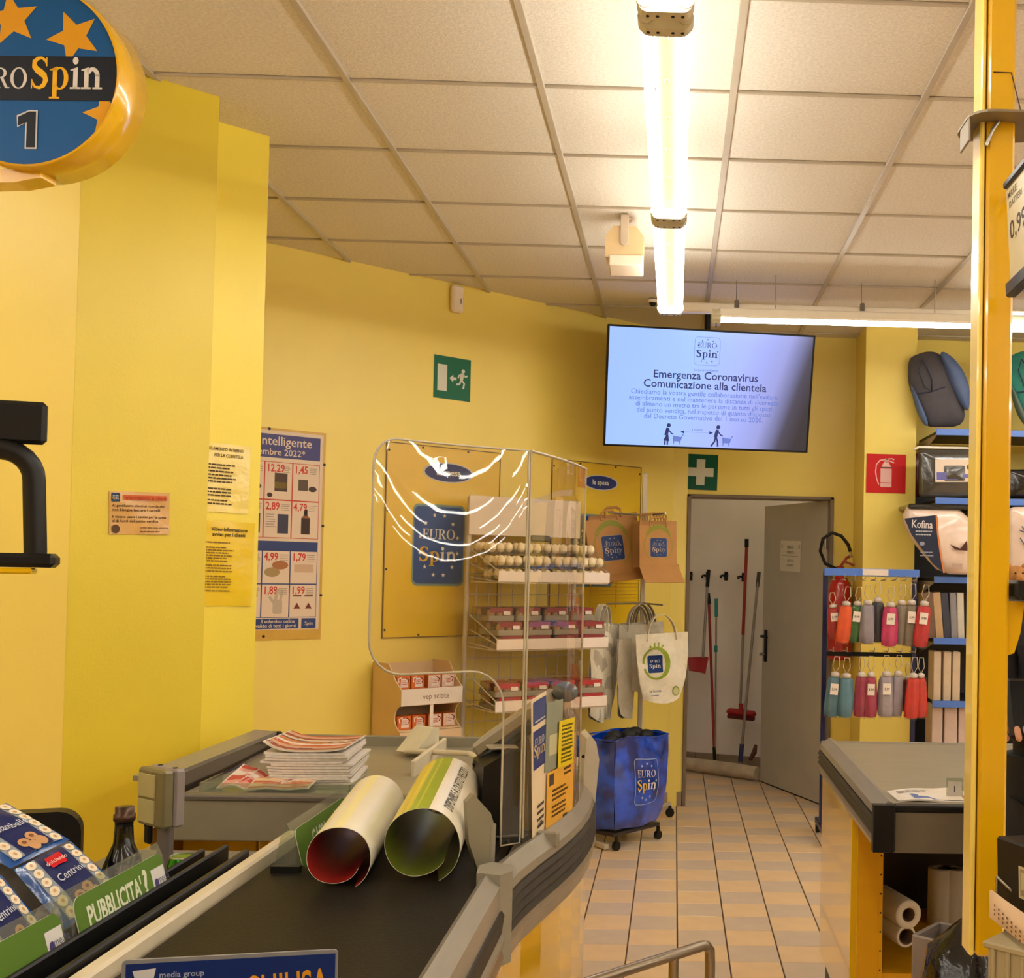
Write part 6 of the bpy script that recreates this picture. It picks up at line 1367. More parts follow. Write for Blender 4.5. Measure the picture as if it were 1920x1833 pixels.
def smoothpoly(P, it=2):
    for _ in range(it): P = [q for i in range(len(P)) for q in ((P[i][0] * .75 + P[(i + 1) % len(P)][0] * .25, P[i][1] * .75 + P[(i + 1) % len(P)][1] * .25), (P[i][0] * .25 + P[(i + 1) % len(P)][0] * .75, P[i][1] * .25 + P[(i + 1) % len(P)][1] * .75))]
    return P
def pxshape(pts, u0, v0, k): return [((u - u0) * k, -(v - v0) * k) for u, v in pts]
kk = 7.1 / 2180
XZ = lambda c: basis(c, Vector((1, 0, 0)), UP, Vector((0, -1, 0)))
def seat(label, c, mainc, sidec, dxs):
    o = thing('seat_cushion', label, 'cushion', M=XZ(c))
    P = pxshape([(1700, 675), (1712, 665), (1738, 656), (1762, 660), (1790, 690), (1806, 740), (1815, 800), (1748, 803), (1738, 800), (1722, 770), (1708, 740), (1700, 715)], 1757, 735, kk)
    b = MB(); puffy(b, smoothpoly(P), .07); b.build('cover', mat(mainc[0], mainc[1], .7, var=.08, scale=20, bump=.15), o, world=False)
    Q = pxshape([(1756, 660), (1772, 660), (1802, 690), (1818, 730), (1816, 775), (1802, 765), (1778, 720), (1768, 690)], 1757, 735, kk)
    b = MB(); puffy(b, smoothpoly(Q), .05, T=tr(0, 0, .045)); b.build('side_bolster', mat(sidec[0], sidec[1], .6, var=.06, scale=20, bump=.1), o, world=False)
    Q = pxshape([(1702, 722), (1710, 730), (1742, 800), (1732, 803), (1716, 775)], 1757, 735, kk)
    b = MB(); puffy(b, smoothpoly(Q), .04, T=tr(0, 0, .03)); b.build('left_bolster', mat(sidec[0], sidec[1], .6), o, world=False)
    b = MB(); b.tube([(x, y, .075) for x, y in [((t[0] - 1757) * kk, -(t[1] - 735) * kk) for t in ((1722, 678), (1716, 700), (1728, 730), (1742, 738), (1742, 715), (1730, 690), (1722, 678))]], .004, 6); b.tube([((u - 1757) * kk, -(v - 735) * kk, .068) for u, v in ((1716, 742), (1740, 738), (1768, 728))], .004, 6); b.build('piping', mat('dark_navy_piping', (40, 42, 66), .6), o, world=False)
seat('dark grey and blue padded seat cushion on top of the goods shelf', (1.617, 7.200, 2.682), ('charcoal_seat_cloth', (74, 70, 76)), ('denim_blue_cloth', (84, 104, 146)), 0)
seat('teal and grey padded seat cushion on the shelf top, right of the yellow post', (2.239, 7.200, 2.704), ('teal_seat_cloth', (40, 132, 118)), ('grey_green_cloth', (96, 116, 104)), 0)
FILMK = mat('dark_blanket_in_film', (66, 62, 56), .14, var=.15, coat=.6, bump=.4, scale=6, bscale=12)
def film_pack(label, tl, tr_, bl, th, m, draw=None, name='bedding_pack'):
    M, w_, h_ = frame(tl, tr_, bl); o = thing(name, label, 'pack', M=M)
    b = MB(); puffy(b, rrect(-w_ / 2, -h_ / 2, w_ / 2, h_ / 2, min(w_, h_) * .1, 4), th, lv=(1, .985, .95, .88, .6, .3)); b.build('wrapped_body', m, o, world=False)
    if draw:
        p = Print(.0006); p.z = th * .95; draw(p, w_, h_); p.build('label_card', o)
    return o
def d1(p, w_, h_): p.rect(-w_ * .28, -h_ * .18, w_ * .5, h_ * .28, (226, 206, 186)).up(); p.rect(-w_ * .26, -h_ * .14, w_ * .05, h_ * .02, (106, 106, 168)); p.ell(w_ * .28, h_ * .12, w_ * .1, h_ * .1, (110, 40, 36)); p.rect(w_ * .1, -h_ * .1, w_ * .4, -h_ * .02, (120, 120, 180))
film_pack('dark folded blanket in clear film with white label card, second shelf', (1.474, 7.050, 2.305), (1.894, 7.050, 2.315), (1.492, 7.050, 2.005), .045, FILMK, d1)
film_pack('narrow dark red pack squeezed at the left end of the second shelf', (1.496, 7.300, 2.305), (1.540, 7.300, 2.306), (1.500, 7.300, 2.028), .03, mat('dark_red_film_pack', (96, 30, 26), .3, var=.1))
film_pack('black folded pack on the second shelf right of the post', (2.017, 7.060, 2.194), (2.361, 7.060, 2.202), (2.020, 7.060, 2.017), .05, mat('black_film_pack', (26, 24, 24), .16, var=.2, coat=.5, bump=.3, bscale=14))
b = MB(); q0, q1 = Vector((1.446, 7.040, 2.303)), Vector((1.472, 7.040, 2.317)); b.tube([q0, q1, q1 + Vector((.46, 0, 0))], .008, 6); b.build('shelf_rail', ENAMEL, gs)
# pillow pack
PC = (1.575, 6.980, 1.725)
o = thing('pillow_pack', 'big pillow pack, half navy half white, jutting out of the third shelf', 'pack', M=XZ(PC))
k2 = 6.98 / 2180
P = pxshape([(1689, 972), (1697, 952), (1700, 950), (1830, 952), (1834, 1076), (1764, 1076), (1730, 1040), (1706, 1010)], 1755, 1020, k2)
b = MB(); puffy(b, smoothpoly(P, 1), .07, lv=(1, .98, .92, .8, .5)); b.build('wrapped_pillow', mat('white_pillow_film', (226, 200, 180), .2, var=.06, coat=.4, bump=.3, bscale=10), o, world=False)
p = Print(.0008); p.z = .0
Q = pxshape([(1690, 974), (1750, 966), (1752, 1000), (1758, 1040), (1766, 1074), (1745, 1058), (1722, 1028), (1704, 1004)], 1755, 1020, k2); p.poly(Q, (40, 46, 66)); p.up(); p.text('Kofina', *pxshape([(1703, 990)], 1755, 1020, k2)[0], .066, (214, 206, 204), 'l', .012, .75, -2)
p.line(pxshape([(1750, 966), (1753, 1000), (1759, 1040), (1766, 1074)], 1755, 1020, k2), .010, (214, 130, 70)); p.lines(.0 - .14, -.03, .07, .02, 2, (190, 186, 190)); p.ell(-.10, -.0, .016, .012, (150, 150, 160)); p.lines(-.11, -.03, -.055, .02, 2, (150, 150, 160))
p.poly(pxshape([(1776, 1020), (1796, 1028), (1808, 1012), (1810, 1032), (1786, 1030)], 1755, 1020, k2), (80, 40, 36)); p.rect(*pxshape([(1780, 1066)], 1755, 1020, k2)[0], *pxshape([(1800, 1056)], 1755, 1020, k2)[0], (190, 160, 140))
p.build('printed_sleeve', o, warp=lambda x, y, z: (x, y, .071 + z))
b = MB(); b.box((.03, .225, -.13), (.42, .03, .36), 0, .008); b.build('dark_top', mat('black_film_pack', (26, 24, 24), .16), o, world=False)
film_pack('white and navy patterned pillow pack on the third shelf right of the post', (2.016, 7.000, 1.961), (2.409, 7.000, 1.970), (2.022, 7.000, 1.560), .06, mat('white_pillow_film', (226, 200, 180), .2), lambda p, w_, h_: [p.line([(random.uniform(-w_ * .4, w_ * .4), random.uniform(-h_ * .4, h_ * .4)), (random.uniform(-w_ * .4, w_ * .4), random.uniform(-h_ * .4, h_ * .4))], .008, (96, 96, 120)) for _ in range(14)])
tc_ = (1.991, 6.720, 1.547)
o = thing('brown_soft_toy', 'small golden brown plush head peeking beside the post on the third shelf', 'toy', (tc_[0], tc_[1], tc_[2]))
PLU = mat('golden_brown_plush', (176, 120, 60), .9, var=.15, scale=60, bump=.4, bscale=200)
b = MB(); b.ball((0, 0, 0), .062, 16, 12, sq=(1, .9, .9)); b.ball((0, -.045, -.015), .03, 12, 8); b.build('head', PLU, o, world=False)
for sx in (-1, 1):
    b = MB(); b.ball((sx * .05, .0, .048), .022, 10, 8, sq=(1, .6, 1)); b.build('ear', PLU, o, world=False)
    b = MB(); b.ball((sx * .022, -.053, .012), .006, 8, 6); b.build('eye', BLACK, o, world=False)
# books and white packs
z4, z5, z6 = SZ[3] + .012, SZ[4] + .012, SZ[5] + .012
BK = [(1737, 1755, 1108, (120, 92, 70), 'brown spined book, leftmost on the fourth shelf', -6), (1752, 1768, 1108, (196, 160, 116), 'tan spined book on the fourth shelf', -5), (1763, 1782, 1107, (56, 58, 72), 'dark navy spined book on the fourth shelf', -5), (1780, 1794, 1109, (140, 136, 140), 'grey spined book on the fourth shelf', -3), (1793, 1806, 1111, (206, 196, 176), 'cream spined book on the fourth shelf beside the post', -2)]
XB_ = [((1.543, 7.060, 1.157)[0], (1.601, 7.060, 1.158)[0]), ((1.598, 7.060, 1.158)[0], (1.647, 7.060, 1.159)[0]), ((1.647, 7.060, 1.159)[0], (1.693, 7.060, 1.159)[0]), ((1.693, 7.060, 1.159)[0], (1.733, 7.060, 1.160)[0]), ((1.733, 7.060, 1.160)[0], (1.775, 7.060, 1.161)[0])]
for (u0, u1, v0, col, lb, lean), (x0, x1) in zip(BK, XB_):
    o = thing('book', lb, 'book'); o.matrix_basis = tr((x0 + x1) / 2 + .002, 7.06, z4) @ rot('Y', lean); w_ = x1 - x0 - .004
    b = MB(); b.box((0, .09, .14), (w_ - .004, .17, .27)); b.build('pages', MAGW, o, world=False)
    b = MB(); b.box((0, 0, .141), (w_, .006, .28), 0, .002); b.box((-w_ / 2, .09, .141), (.003, .18, .28)); b.box((w_ / 2, .09, .141), (.003, .18, .28)); b.build('cover', mat('book_cover_' + str(sum(col)), col, .45, var=.08), o, world=False)
WPK = mat('white_carton_pack', (214, 190, 160), .45, var=.05); WPK2 = mat('pinkish_white_carton_pack', (206, 180, 164), .45, var=.05)
for z, h_, xs_, ls in ((z5, .30, ((1.584, 7.060, 0.784)[0], (1.643, 7.060, 0.785)[0], (1.702, 7.060, 0.786)[0], (1.761, 7.060, 0.787)[0]), ('pale slim carton, left of three on the fifth shelf', 'pale slim carton, middle of three on the fifth shelf', 'pale slim carton on the fifth shelf beside the post')), (z6, .32, ((1.575, 7.060, 0.493)[0], (1.654, 7.060, 0.494)[0], (1.745, 7.060, 0.495)[0], (1.824, 7.060, 0.497)[0]), ('pinkish white carton, left of three on the sixth shelf', 'pinkish white carton, middle of three on the sixth shelf', 'pinkish white carton on the sixth shelf beside the post'))):
    for k in range(3):
        o = thing('slim_carton', ls[k], 'carton', ((xs_[k] + xs_[k + 1]) / 2, 7.14, z), random.uniform(-.04, .04)); w_ = xs_[k + 1] - xs_[k] - .012
        b = MB(); b.box((0, 0, h_ / 2), (w_, .16, h_), 0, .004); b.build('carton_body', WPK if z == z5 else WPK2, o, world=False)
        b = MB(); b.box((0, -.02, h_ + .001), (w_ * .6, .10, .003)); b.build('lid_flap', WPK2, o, world=False)

# ------------------------------------------------------------------ right checkout counter
rc = thing('checkout_counter', 'right checkout counter with grey packing tray and yellow side panel', 'counter', (1.1, 3.9, 0))
RX0, RX1, RY0, RY1 = .575, 1.62, 3.26, 4.47
b = MB(); b.sheet(lambda u, v: (RX0 + .03 + (RX1 - RX0 - .03) * u, RY0 + .03 + (RY1 - RY0 - .05) * v, .868 + .012 * v), 2, 4, .012); b.build('tray_floor', TRAY, rc)
b = MB(); b.box(((RX0 + RX1) / 2 + .02, RY0, .814), (RX1 - RX0, .03, .115), 0, .003); b.build('tray_front_panel', mat('taupe_counter_front', (112, 100, 82), .42, var=.05), rc)
b = MB(); b.box(((RX0 + RX1) / 2 + .02, RY0 + .002, .880), (RX1 - RX0, .045, .018), 0, .004); b.build('tray_front_lip', BLACK, rc)
b = MB(); b.box(((RX0 + RX1) / 2, RY1, .865), (RX1 - RX0, .025, .05), 0, .004); b.build('tray_far_lip', GREYL, rc)
rp = [(RX0, RY1 + .01), (RX0, RY0 - .02)]
run_profile([(-.05, .855), (-.05, .895), (-.035, .902), (.0, .880), (.004, .86)], rp, GREYL, 'tray_rim', rc)
run_profile([(-.04, .80), (-.04, .855), (.004, .855)] + [(.010 if k % 2 else .004, .852 - .009 * k) for k in range(6)] + [(.004, .80)], rp, RIB, 'rim_ribs', rc)
run_profile([(-.04, .765), (-.04, .80), (.004, .80), (.006, .785), (.0, .765)], rp, GREYL, 'rim_lower_strip', rc)
b = MB(); b.prism([(RX0 - .012, RY0 - .045), (RX0 + .045, RY0 - .045), (RX0 + .055, RY0 - .015), (RX0 - .012, RY0 - .015)], .765, .895); b.build('rim_end_cap', BLACK, rc)
b = MB(); b.box((.59, 4.07, .43), (.022, .74, .66), 0, .002); b.build('side_panel', YGLOSS, rc)
b = MB(); b.box((.635, 3.712, .43), (.075, .02, .66), 0, .002); b.build('front_stile', mat('yellow_cupboard_laminate', (222, 160, 10), .35, var=.04), rc)
b = MB(); b.box((.675, 3.72, .43), (.014, .04, .66), 0, .002); st_ = b.build('pin_strip', mat('yellow_cupboard_laminate', (222, 160, 10), .35), rc)
for k in range(9):
    b = MB(); b.cyl((.675, 3.6995, .22 + .06 * k), (.675, 3.698, .22 + .06 * k), .003, n=6); b.build('pin_hole', BLACK, st_)
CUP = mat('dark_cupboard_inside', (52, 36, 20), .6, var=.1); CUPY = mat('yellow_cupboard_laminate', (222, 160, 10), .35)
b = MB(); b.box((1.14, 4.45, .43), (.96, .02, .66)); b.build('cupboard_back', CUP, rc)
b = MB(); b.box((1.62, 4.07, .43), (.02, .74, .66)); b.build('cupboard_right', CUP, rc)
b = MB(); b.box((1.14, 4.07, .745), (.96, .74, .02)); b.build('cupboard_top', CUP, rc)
b = MB(); b.box((1.14, 4.07, .255), (.94, .72, .022)); b.build('cupboard_shelf', CUPY, rc)
b = MB(); b.box((1.10, 4.07, .06), (1.0, .70, .12)); b.build('plinth', BLACK, rc)
PAPROLL = mat('white_paper_roll', (224, 210, 186), .7, var=.03)
def paper_roll(label, c, r, rh, L_, ax):
    o = thing('paper_roll', label, 'roll', M=basis(c, *[Vector(a) for a in ax]))
    b = MB(); b.lathe([(rh, 0), (r - .002, 0), (r, .003), (r, L_ - .003), (r - .002, L_), (rh, L_), (rh, 0)], 24, caps=False); b.build('paper', PAPROLL, o, world=False)
    b = MB(); b.lathe([(rh - .003, .001), (rh, .001), (rh, L_), (rh - .003, L_), (rh - .003, .001)], 16, caps=False); b.build('core', mat('brown_roll_core', (96, 66, 40), .7), o, world=False)
FWD = ((1, 0, 0), (0, 0, 1), (0, -1, 0)); 
FW2 = (Vector((.96, .28, 0)), UP, Vector((.28, -.96, 0)))
paper_roll('white paper roll lying on top of another in the open cupboard', tuple(Vector((0.781, 3.800, 0.423)) + Vector((-.05, .20, 0))), .047, .023, .20, FW2)
paper_roll('white paper roll lying on the cupboard shelf under another', tuple(Vector((0.775, 3.800, 0.352)) + Vector((-.05, .20, 0))), .036, .027, .20, FW2)
for u, lb in ((0, 'paper roll standing at the back of the cupboard, left one'), (1, 'paper roll standing at the back of the cupboard, right one')):
    q = ((0.993, 4.250, 0.281), (1.042, 4.250, 0.282))[u]; paper_roll(lb, (q[0], q[1], .267), .045, .012, .20, ((1, 0, 0), (0, 1, 0), (0, 0, 1)))
c = (0.767, 3.420, 0.868)
o = thing('leaflet', 'blue and white leaflet lying at the front of the right packing tray', 'leaflet', (c[0], c[1] + .02, .878), .06)
fl = lambda u, v: (-.11 + .22 * u, -.07 + .14 * v, .018 * u * v + .004 * math.sin(6 * u))
b = MB(); b.sheet(fl, 10, 4, .005); b.build('pages', MAGW, o, world=False)
p = Print(.0004); p.rect(-.10, -.062, .10, .062, (220, 206, 190)).up(); p.rect(-.06, -.062, .03, .0, (92, 110, 160)); p.rect(.04, -.06, .1, -.02, (176, 110, 90)); p.lines(-.09, .09, .04, .012, 3, (120, 110, 110)); p.build('printed_page', o, warp=lambda x, y, z: (x, y, fl(x / .22 + .5, y / .14 + .5)[2] + .0028 + z))
c = (0.838, 3.420, 0.872)
o = thing('price_tag_holder', 'small clear standing tag holder on the right packing tray', 'holder', (c[0], c[1], .878))
b = MB(); b.box((0, 0, .03), (.05, .003, .06)); b.box((0, .01, .002), (.05, .03, .003)); b.build('holder', CLEAR, o, world=False)
p = Print(); p.rect(-.02, .008, .02, .05, (206, 196, 180)).up(); p.text('1', -.004, .018, .028, (70, 60, 60), 'c'); p.build('printed_tag', o, basis((0, -.0018, 0), Vector((1, 0, 0)), UP, Vector((0, -1, 0))))

# ------------------------------------------------------------------ yellow post with its fittings
YPOST = mat('yellow_post_enamel', (216, 166, 6), .2, var=.03, coat=.7, scale=3)
PX_, PY_ = .632, 2.30
po = thing('yellow_post', 'tall yellow metal post in front of the goods shelf, nearest the camera', 'post', (PX_, PY_, .785))
hz = H - .785
b = MB(); b.box((.0025, .02, hz / 2), (.057, .075, hz), 0, .006); b.build('main_profile', YPOST, po, world=False)
b = MB(); b.box((-.0345, .014, hz / 2), (.010, .06, hz - .004), 0, .003); b.build('front_rail', mat('pale_yellow_rail', (236, 206, 96), .25, var=.03, coat=.6), po, world=False)
b = MB(); b.box((-.0278, .03, hz / 2), (.005, .03, hz - .006), 0); b.build('groove', mat('dark_groove', (66, 40, 16), .6), po, world=False)
co_z = (0.622, 2.300, 2.439)[2] - .785
PLG = mat('grey_collar_plate', (130, 116, 92), .45, metal=.2, var=.06)
b = MB(); b.prism(rrect(-.07, -.07, .105, .09, .045), co_z, co_z + .005); b.box((-.066, .0, co_z - .022), (.005, .07, .05), 0, .002, T=tr(0, 0, 0)); b.build('collar_plate', PLG, po, world=False)
b = MB(); b.tube([(-.030, -.022, co_z - .05), (-.018, -.024, co_z - .02), (-.005, -.022, co_z + .0)], .004, 6); b.build('collar_clip', STEEL, po, world=False)
b = MB(); b.line = None; b.tube([(-.016, -.019, co_z + .10), (.02, -.019, co_z + .10), (.041, -.019, co_z + .02)], .0012, 4); b.build('seam_line', mat('dark_groove', (66, 40, 16), .6), po, world=False)
q = Vector((0.671, 2.360, 1.506)); 
b = MB(); b.box((q.x + .24, q.y + .06, q.z), (.48, .30, .038), 0, .006); b.build('black_shelf', BLACK, po)
b = MB(); b.box((q.x + .25, q.y - .088, q.z - .028), (.46, .01, .016), 0, .003); b.build('shelf_trim', YPOST, po)
b = MB(); b.prism([(.0, -.022), (.034, -.022), (.026, -.085), (.014, -.125), (.0, -.13)], -.003, .003, T=basis((.664, 2.30, q.z), Vector((1, 0, 0)), UP, Vector((0, -1, 0)))); b.build('shelf_bracket', YPOST, po)
M, w_, h_ = frame((0.633, 2.240, 2.295), (0.648, 1.960, 2.320), (0.639, 2.240, 2.077))
o = thing('price_board', 'cream price board with dark frame hanging right of the yellow post', 'sign', M=M)
b = MB(); b.prism(rrect(-w_ / 2, -h_ / 2, w_ / 2, h_ / 2, .006), -.006, 0); b.build('board', mat('cream_board', (196, 182, 146), .4, var=.03), o, world=False)
b = MB(); b.box((0, h_ / 2, -.002), (w_, .014, .018), 0, .003); b.build('frame_rail', mat('dark_blue_frame', (36, 48, 74), .35), o, world=False)
b = MB(); b.box((0, -h_ / 2 + .008, .0), (w_ + .004, .03, .022), 0, .004); b.build('frame_rail', mat('dark_blue_frame', (36, 48, 74), .35), o, world=False)
p = Print(); p.text('MARE', -w_ / 2 + .006, h_ * .36, .020, (70, 62, 50), 'l', .01); p.text('DATTERI', -w_ / 2 + .012, h_ * .27, .018, (90, 80, 64), 'l', .01); p.text('0,99', -w_ / 2 + .010, -h_ * .02, .052, (60, 50, 40), 'l', .015); p.build('printed_price', o)
b = MB(); Iv = M.inverted(); b.tube([Iv @ Vector((PX_ + .03, 2.30, M.translation.z + .10)), Vector((-w_ / 2 + .01, h_ / 2 - .03, -.01))], .006, 6); b.build('arm', YPOST, o, world=False)

# ------------------------------------------------------------------ front rack at the bottom right
c = (0.594, 2.060, 0.904)
cr = thing('plastic_crate', 'beige grey ribbed plastic crate at the bottom right corner', 'crate', (c[0] + .15, c[1] - .10, c[2] - .14), -.75)
CRM = mat('beige_grey_crate', (156, 142, 108), .45, var=.06)
b = MB(); b.box((0, 0, .14), (.34, .24, .012), 0, .003); b.box((0, 0, .006), (.30, .21, .012)); b.build('rim_and_base', CRM, cr, world=False)
for sx, sy, L_ in ((0, -.112, .32), (0, .112, .32)):
    b = MB(); b.box((sx, sy, .075), (L_, .006, .12)); sd = b.build('side', CRM, cr, world=False)
    for k in range(12):
        b = MB(); b.box((-.15 + k * .027, sy + (.005 if sy > 0 else -.005), .075), (.008, .006, .12), 0, .002); b.build('rib', CRM, sd, world=False)
for sx in (-.16, .16):
    b = MB(); b.box((sx, 0, .075), (.006, .22, .12)); sd = b.build('side', CRM, cr, world=False)
    for k in range(8):
        b = MB(); b.box((sx + (.005 if sx > 0 else -.005), -.09 + k * .026, .075), (.006, .008, .12), 0, .002); b.build('rib', CRM, sd, world=False)
b = MB(); b.box((0, 0, .0), (.42, .30, .02), 0, .003, T=tr(0, 0, -.012)); b.build('under_board', BLACK, cr, world=False)
M, w_, h_ = frame((0.608, 2.160, 1.050), (0.647, 1.980, 1.061), (0.608, 2.160, 0.928))
o = thing('black_carton', 'black carton with a square cream sticker at the right edge', 'box', M=M)
b = MB(); b.box((0, 0, -.06), (w_, h_, .12), 0, .004); b.build('carton', BLACK, o, world=False)
p = Print(); p.rect(-w_ * .05, -h_ * .28, w_ * .28, h_ * .18, (196, 180, 140)).up(); p.rect(-w_ * .02, -h_ * .24, w_ * .25, h_ * .14, (150, 132, 96)); p.up().rect(.0, -h_ * .15, w_ * .12, h_ * .1, (190, 176, 130)); p.build('printed_sticker', o)
M, w_, h_ = frame((0.577, 2.080, 0.967), (0.605, 1.860, 0.966), (0.580, 2.060, 0.932))
o = thing('perforated_sachet', 'pale paper sachet with rows of small holes in the crate', 'sachet', M=M)
b = MB(); b.sheet(lambda u, v: (-w_ / 2 + w_ * u, -h_ / 2 + h_ * 1.4 * (v - .2), .008 * math.sin(PI * u) * math.sin(PI * v)), 8, 6, .004); b.build('paper', mat('pale_pink_paper', (220, 190, 156), .6, var=.04), o, world=False)
p = Print(.0006); p.z = .011
for k in range(8):
    for j in range(3): p.ell(-w_ * .3 + k * w_ * .08, h_ * (.2 - .22 * j) - .002 * k, .0035, .0025, (110, 80, 60), 6)
p.build('printed_dots', o)
b = MB(); q0 = Vector((0.599, 2.120, 0.930)); b.tube([q0 + Vector((0, 0, .055)), q0 + Vector((.028, -.02, .03)), q0 + Vector((.045, -.03, -.04))], .003, 6); b.tube([q0 + Vector((0, 0, .055)), q0 + Vector((.0, .0, .02)), q0 + Vector((.04, -.03, -.04))], .003, 6)
o = b.build('wire_hook', STEEL, label='bent steel wire hook behind the pale sachet', cat='hook')

# ------------------------------------------------------------------ waste bin and black bag by the cupboard
c = (0.683, 2.950, 0.572)
o = thing('waste_bin', 'grey open bin in front of the cupboard right of the aisle', 'bin', (c[0] + .06, c[1] + .08, 0), .9)
ZB = c[2] + .03; t_ = .012; BG = mat('grey_bin_plastic', (130, 116, 106), .5, var=.06)
b = MB()
for sx in (-1, 1): b.box((sx * .075, 0, ZB / 2), (t_, .15, ZB), 0, .003); b.box((0, sx * .075, ZB / 2), (.15, t_, ZB), 0, .003)
b.box((0, 0, .01), (.15, .15, .02)); b.build('shell', BG, o, world=False)
b = MB(); puffy(b, smoothpoly([(-.068, -.068), (.068, -.068), (.068, .068), (-.068, .068)]), .05, T=tr(0, 0, ZB - .09)); b.build('rubbish', mat('dark_rubbish', (40, 34, 30), .7, var=.3, bump=.5), o, world=False)
c = (0.684, 2.620, 0.632)
o = thing('rubbish_bag', 'shiny black rubbish bag below the foot of the yellow post', 'bag', (c[0], c[1], 0))
b = MB(); zt = c[2] + .10
b.lathe([(.0, 0), (.10, .0), (.14, .05), (.135, zt * .4), (.12, zt * .75), (.095, zt * .94), (.05, zt), (.02, zt + .03)], 24, fold=lambda a, i: 1 + .07 * math.sin(6 * a + i) + .04 * math.sin(11 * a - 2 * i)); b.build('bag_body', mat('shiny_black_film', (16, 15, 15), .16, var=.2, bump=.6, scale=10, bscale=20), o, world=False)
b = MB(); b.tube([(.0, 0, zt), (.02, -.03, zt + .04), (.05, -.03, zt + .03), (.06, -.02, zt)], .008, 6); b.build('tie', mat('pale_bag_tie', (150, 146, 140), .4), o, world=False)

# ------------------------------------------------------------------ guard rail in the aisle
RAILM = mat('satin_steel_tube', (150, 136, 116), .3, metal=.85, var=.05)
o = thing('guard_rail', 'bent steel tube guard rail at the bottom of the aisle', 'rail', (.0, 2.9, 0))
pa_, pb_ = Vector((-0.157, 2.780, 0.564)), Vector((0.092, 3.000, 0.574)); d = (pb_ - pa_).normalized()
b = MB(); b.tube([pa_ - d * .25 - UP * .0, pa_, pb_, pb_ + d * .012 + UP * -.004, pb_ + d * .024 + UP * -.018, Vector((pb_.x + d.x * .026, pb_.y + d.y * .026, pb_.z - .05)), Vector((pb_.x + d.x * .026, pb_.y + d.y * .026, .0))], .0135, 12); b.build('rail_tube', RAILM, o)
pm = pa_ + (pb_ - pa_) * .70
b = MB(); b.cyl((pm.x, pm.y, 0), (pm.x, pm.y, pm.z - .004), .0125, n=12); b.build('inner_post', RAILM, o)

# ------------------------------------------------------------------ person behind the post
def skin(name, pts, edges, rad, m, parent, root=0, sub=2):
    me = bpy.data.meshes.new(name); me.from_pydata(pts, edges, []); me.materials.append(m); o = link(name, me, parent)
    md = o.modifiers.new('skin', 'SKIN'); md.use_smooth_shade = True
    lay = me.skin_vertices[0].data
    for i, r in enumerate(rad): lay[i].radius = (r, r) if not isinstance(r, tuple) else r
    lay[root].use_root = True
    s_ = o.modifiers.new('sub', 'SUBSURF'); s_.levels = sub; s_.render_levels = sub
    return o
SKIN = mat('warm_skin', (206, 148, 112), .5, var=.06, scale=12); NAVC = mat('dark_navy_cloth', (22, 24, 36), .75, var=.15, scale=18, bump=.2); HAIR = mat('dark_brown_hair', (40, 28, 22), .6, var=.3, scale=60); TRS = mat('black_trousers', (18, 18, 22), .8, var=.1)
pr = thing('person', 'person in a dark navy top beside the yellow post, holding a black device', 'person', (1.03, 2.96, 0), 0)
pts = [(0, 0, .95), (0, .0, 1.10), (0, .0, 1.25), (0, .01, 1.40), (0, .005, 1.50), (0, -.01, 1.57), (0, -.015, 1.66), (0, -.0, 1.74),
       (-.185, .01, 1.42), (-.205, .02, 1.17), (-.225, -.20, 1.19), (-.235, -.26, 1.20), (.19, .01, 1.42), (.25, .02, 1.14), (.24, -.02, .90), (.24, -.03, .83),
       (-.09, 0, .90), (-.10, -.01, .50), (-.10, .02, .09), (-.10, -.12, .04), (.09, 0, .90), (.10, -.01, .50), (.10, .02, .09), (.10, -.12, .04)]
ed = [(0, 1), (1, 2), (2, 3), (3, 4), (4, 5), (5, 6), (6, 7), (3, 8), (8, 9), (9, 10), (10, 11), (3, 12), (12, 13), (13, 14), (14, 15), (0, 16), (16, 17), (17, 18), (18, 19), (0, 20), (20, 21), (21, 22), (22, 23)]
rd = [(.12, .08), (.12, .08), (.14, .095), (.15, .10), .055, .062, .085, .06, .06, .046, .032, .034, .06, .046, .032, .034, .085, .06, .042, .04, .085, .06, .042, .04]
skin('body', pts, ed, rd, SKIN, pr)
tp = [(0, 0, .86)] + pts[1:4] + [pts[8], pts[9], (-.223, -.17, 1.186), pts[12], pts[13], (.24, -.015, .93)]
skin('jacket', tp, [(0, 1), (1, 2), (2, 3), (3, 4), (4, 5), (5, 6), (3, 7), (7, 8), (8, 9)], [(.175, .125), (.165, .12), (.175, .13), (.165, .11), .082, .066, .05, .082, .066, .05], NAVC, pr)
skin('trousers', [(0, 0, 1.03), pts[16], pts[17], (-.10, .02, .10), pts[20], pts[21], (.10, .02, .10)], [(0, 1), (1, 2), (2, 3), (0, 4), (4, 5), (5, 6)], [(.165, .115), .115, .08, .06, .115, .08, .06], TRS, pr)
b = MB(); b.lathe([(.12, .80), (.178, .86), (.183, .95), (.176, 1.08)], 24, sy=.74); b.build('waistband', TRS, pr, world=False)
for sx in (-1, 1):
    b = MB(); b.ball((sx * .10, -.05, .045), .055, 12, 8, sq=(.8, 2.1, .8)); b.build('shoe', BLACK, pr, world=False)
hand = [(0, 0, 0)]
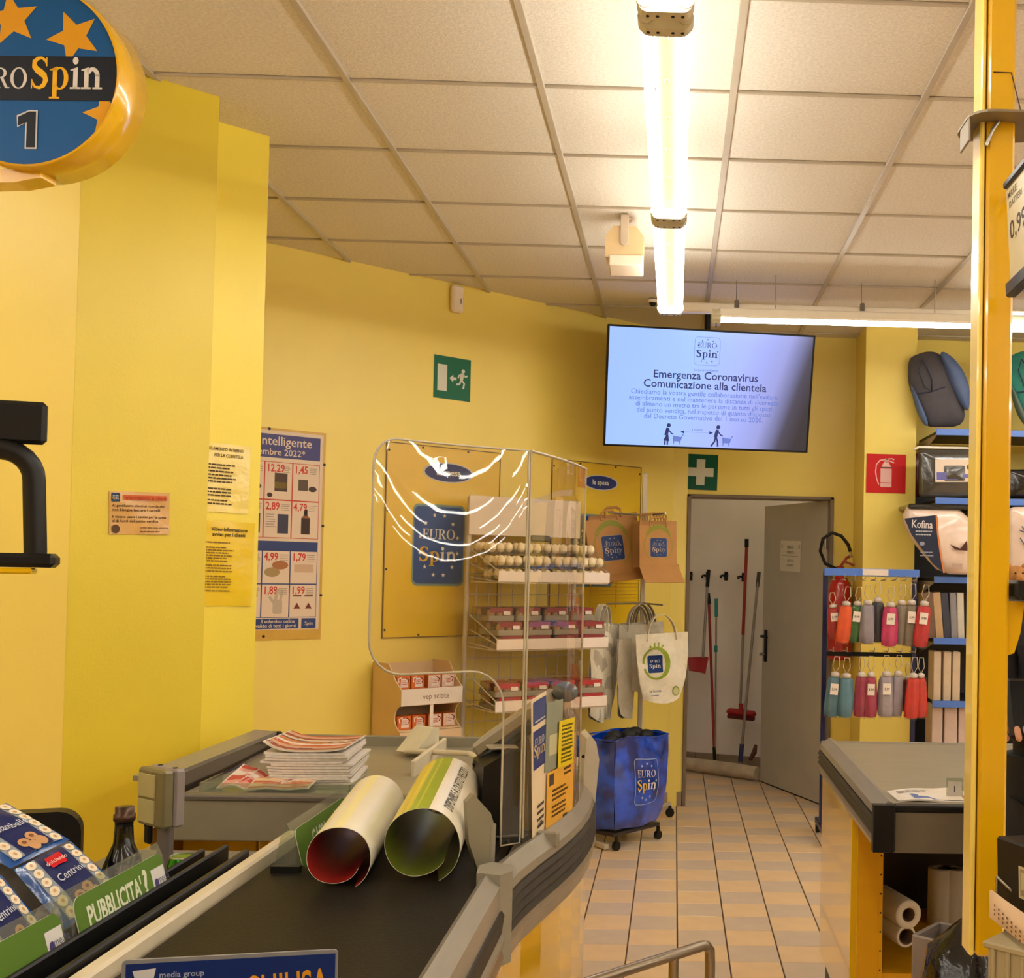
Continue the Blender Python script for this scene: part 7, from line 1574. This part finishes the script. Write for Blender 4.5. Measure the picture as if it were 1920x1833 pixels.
for sx, base, dirv in ((-1, Vector((-.235, -.26, 1.20)), Vector((.05, -1, .0))), (1, Vector((.24, -.03, .83)), Vector((0, -.15, -1)))):
    d = dirv.normalized(); s_ = d.cross(UP) if abs(d.z) < .8 else Vector((0, 1, 0)); s_.normalize(); n_ = s_.cross(d); P_ = [base - d * .01, base + d * .05]; E_ = [(0, 1)]; Rr = [(.026, .018), (.036, .017)]
    for k, L_ in enumerate((.066, .075, .070, .056)):
        o0 = base + d * .085 + s_ * (.03 - .02 * k); i0 = len(P_); P_ += [o0, o0 + d * L_ * .5 - n_ * .008, o0 + d * L_ * .75 - n_ * .032]; E_ += [(1, i0), (i0, i0 + 1), (i0 + 1, i0 + 2)]; Rr += [.0095, .0085, .0075]
    i0 = len(P_); P_ += [base + d * .04 + s_ * .035, base + d * .075 + s_ * .05 - n_ * .02, base + d * .10 + s_ * .045 - n_ * .035]; E_ += [(1, i0), (i0, i0 + 1), (i0 + 1, i0 + 2)]; Rr += [.011, .0095, .008]
    skin('hand', P_, E_, Rr, SKIN, pr, 1)
b = MB(); b.ball((0, .012, 1.725), .098, 18, 12, sq=(.86, 1.0, .95)); b.v = [v for v in b.v]; b.build('hair', HAIR, pr, world=False)
b = MB(); b.ball((0, -.03, 1.675), .088, 18, 14, sq=(.82, .92, 1.18)); b.ball((0, -.118, 1.665), .014, 8, 6, sq=(.8, 1, 1.5))
for sx in (-1, 1): b.ball((sx * .075, -.015, 1.67), .022, 8, 6, sq=(.4, .8, 1.3))
b.build('face', SKIN, pr, world=False)
for sx in (-1, 1):
    b = MB(); b.ball((sx * .03, -.103, 1.69), .010, 8, 6, sq=(1.3, .6, .8)); b.build('eye', mat('eye_white_brown', (70, 50, 40), .3), pr, world=False)
b = MB(); b.ball((0, -.108, 1.632), .018, 10, 6, sq=(1.4, .5, .4)); b.build('mouth', mat('lip_tone', (170, 96, 84), .5), pr, world=False)
b = MB(); b.box((0, 0, 0), (.07, .022, .14), 0, .008, T=tr(-.24, -.352, 1.235) @ rot('X', -20))
o = b.build('handheld_device', BLACK); o.matrix_basis = wm(pr); tag(o, 'small black handheld device held up by the person beside the post', 'device')
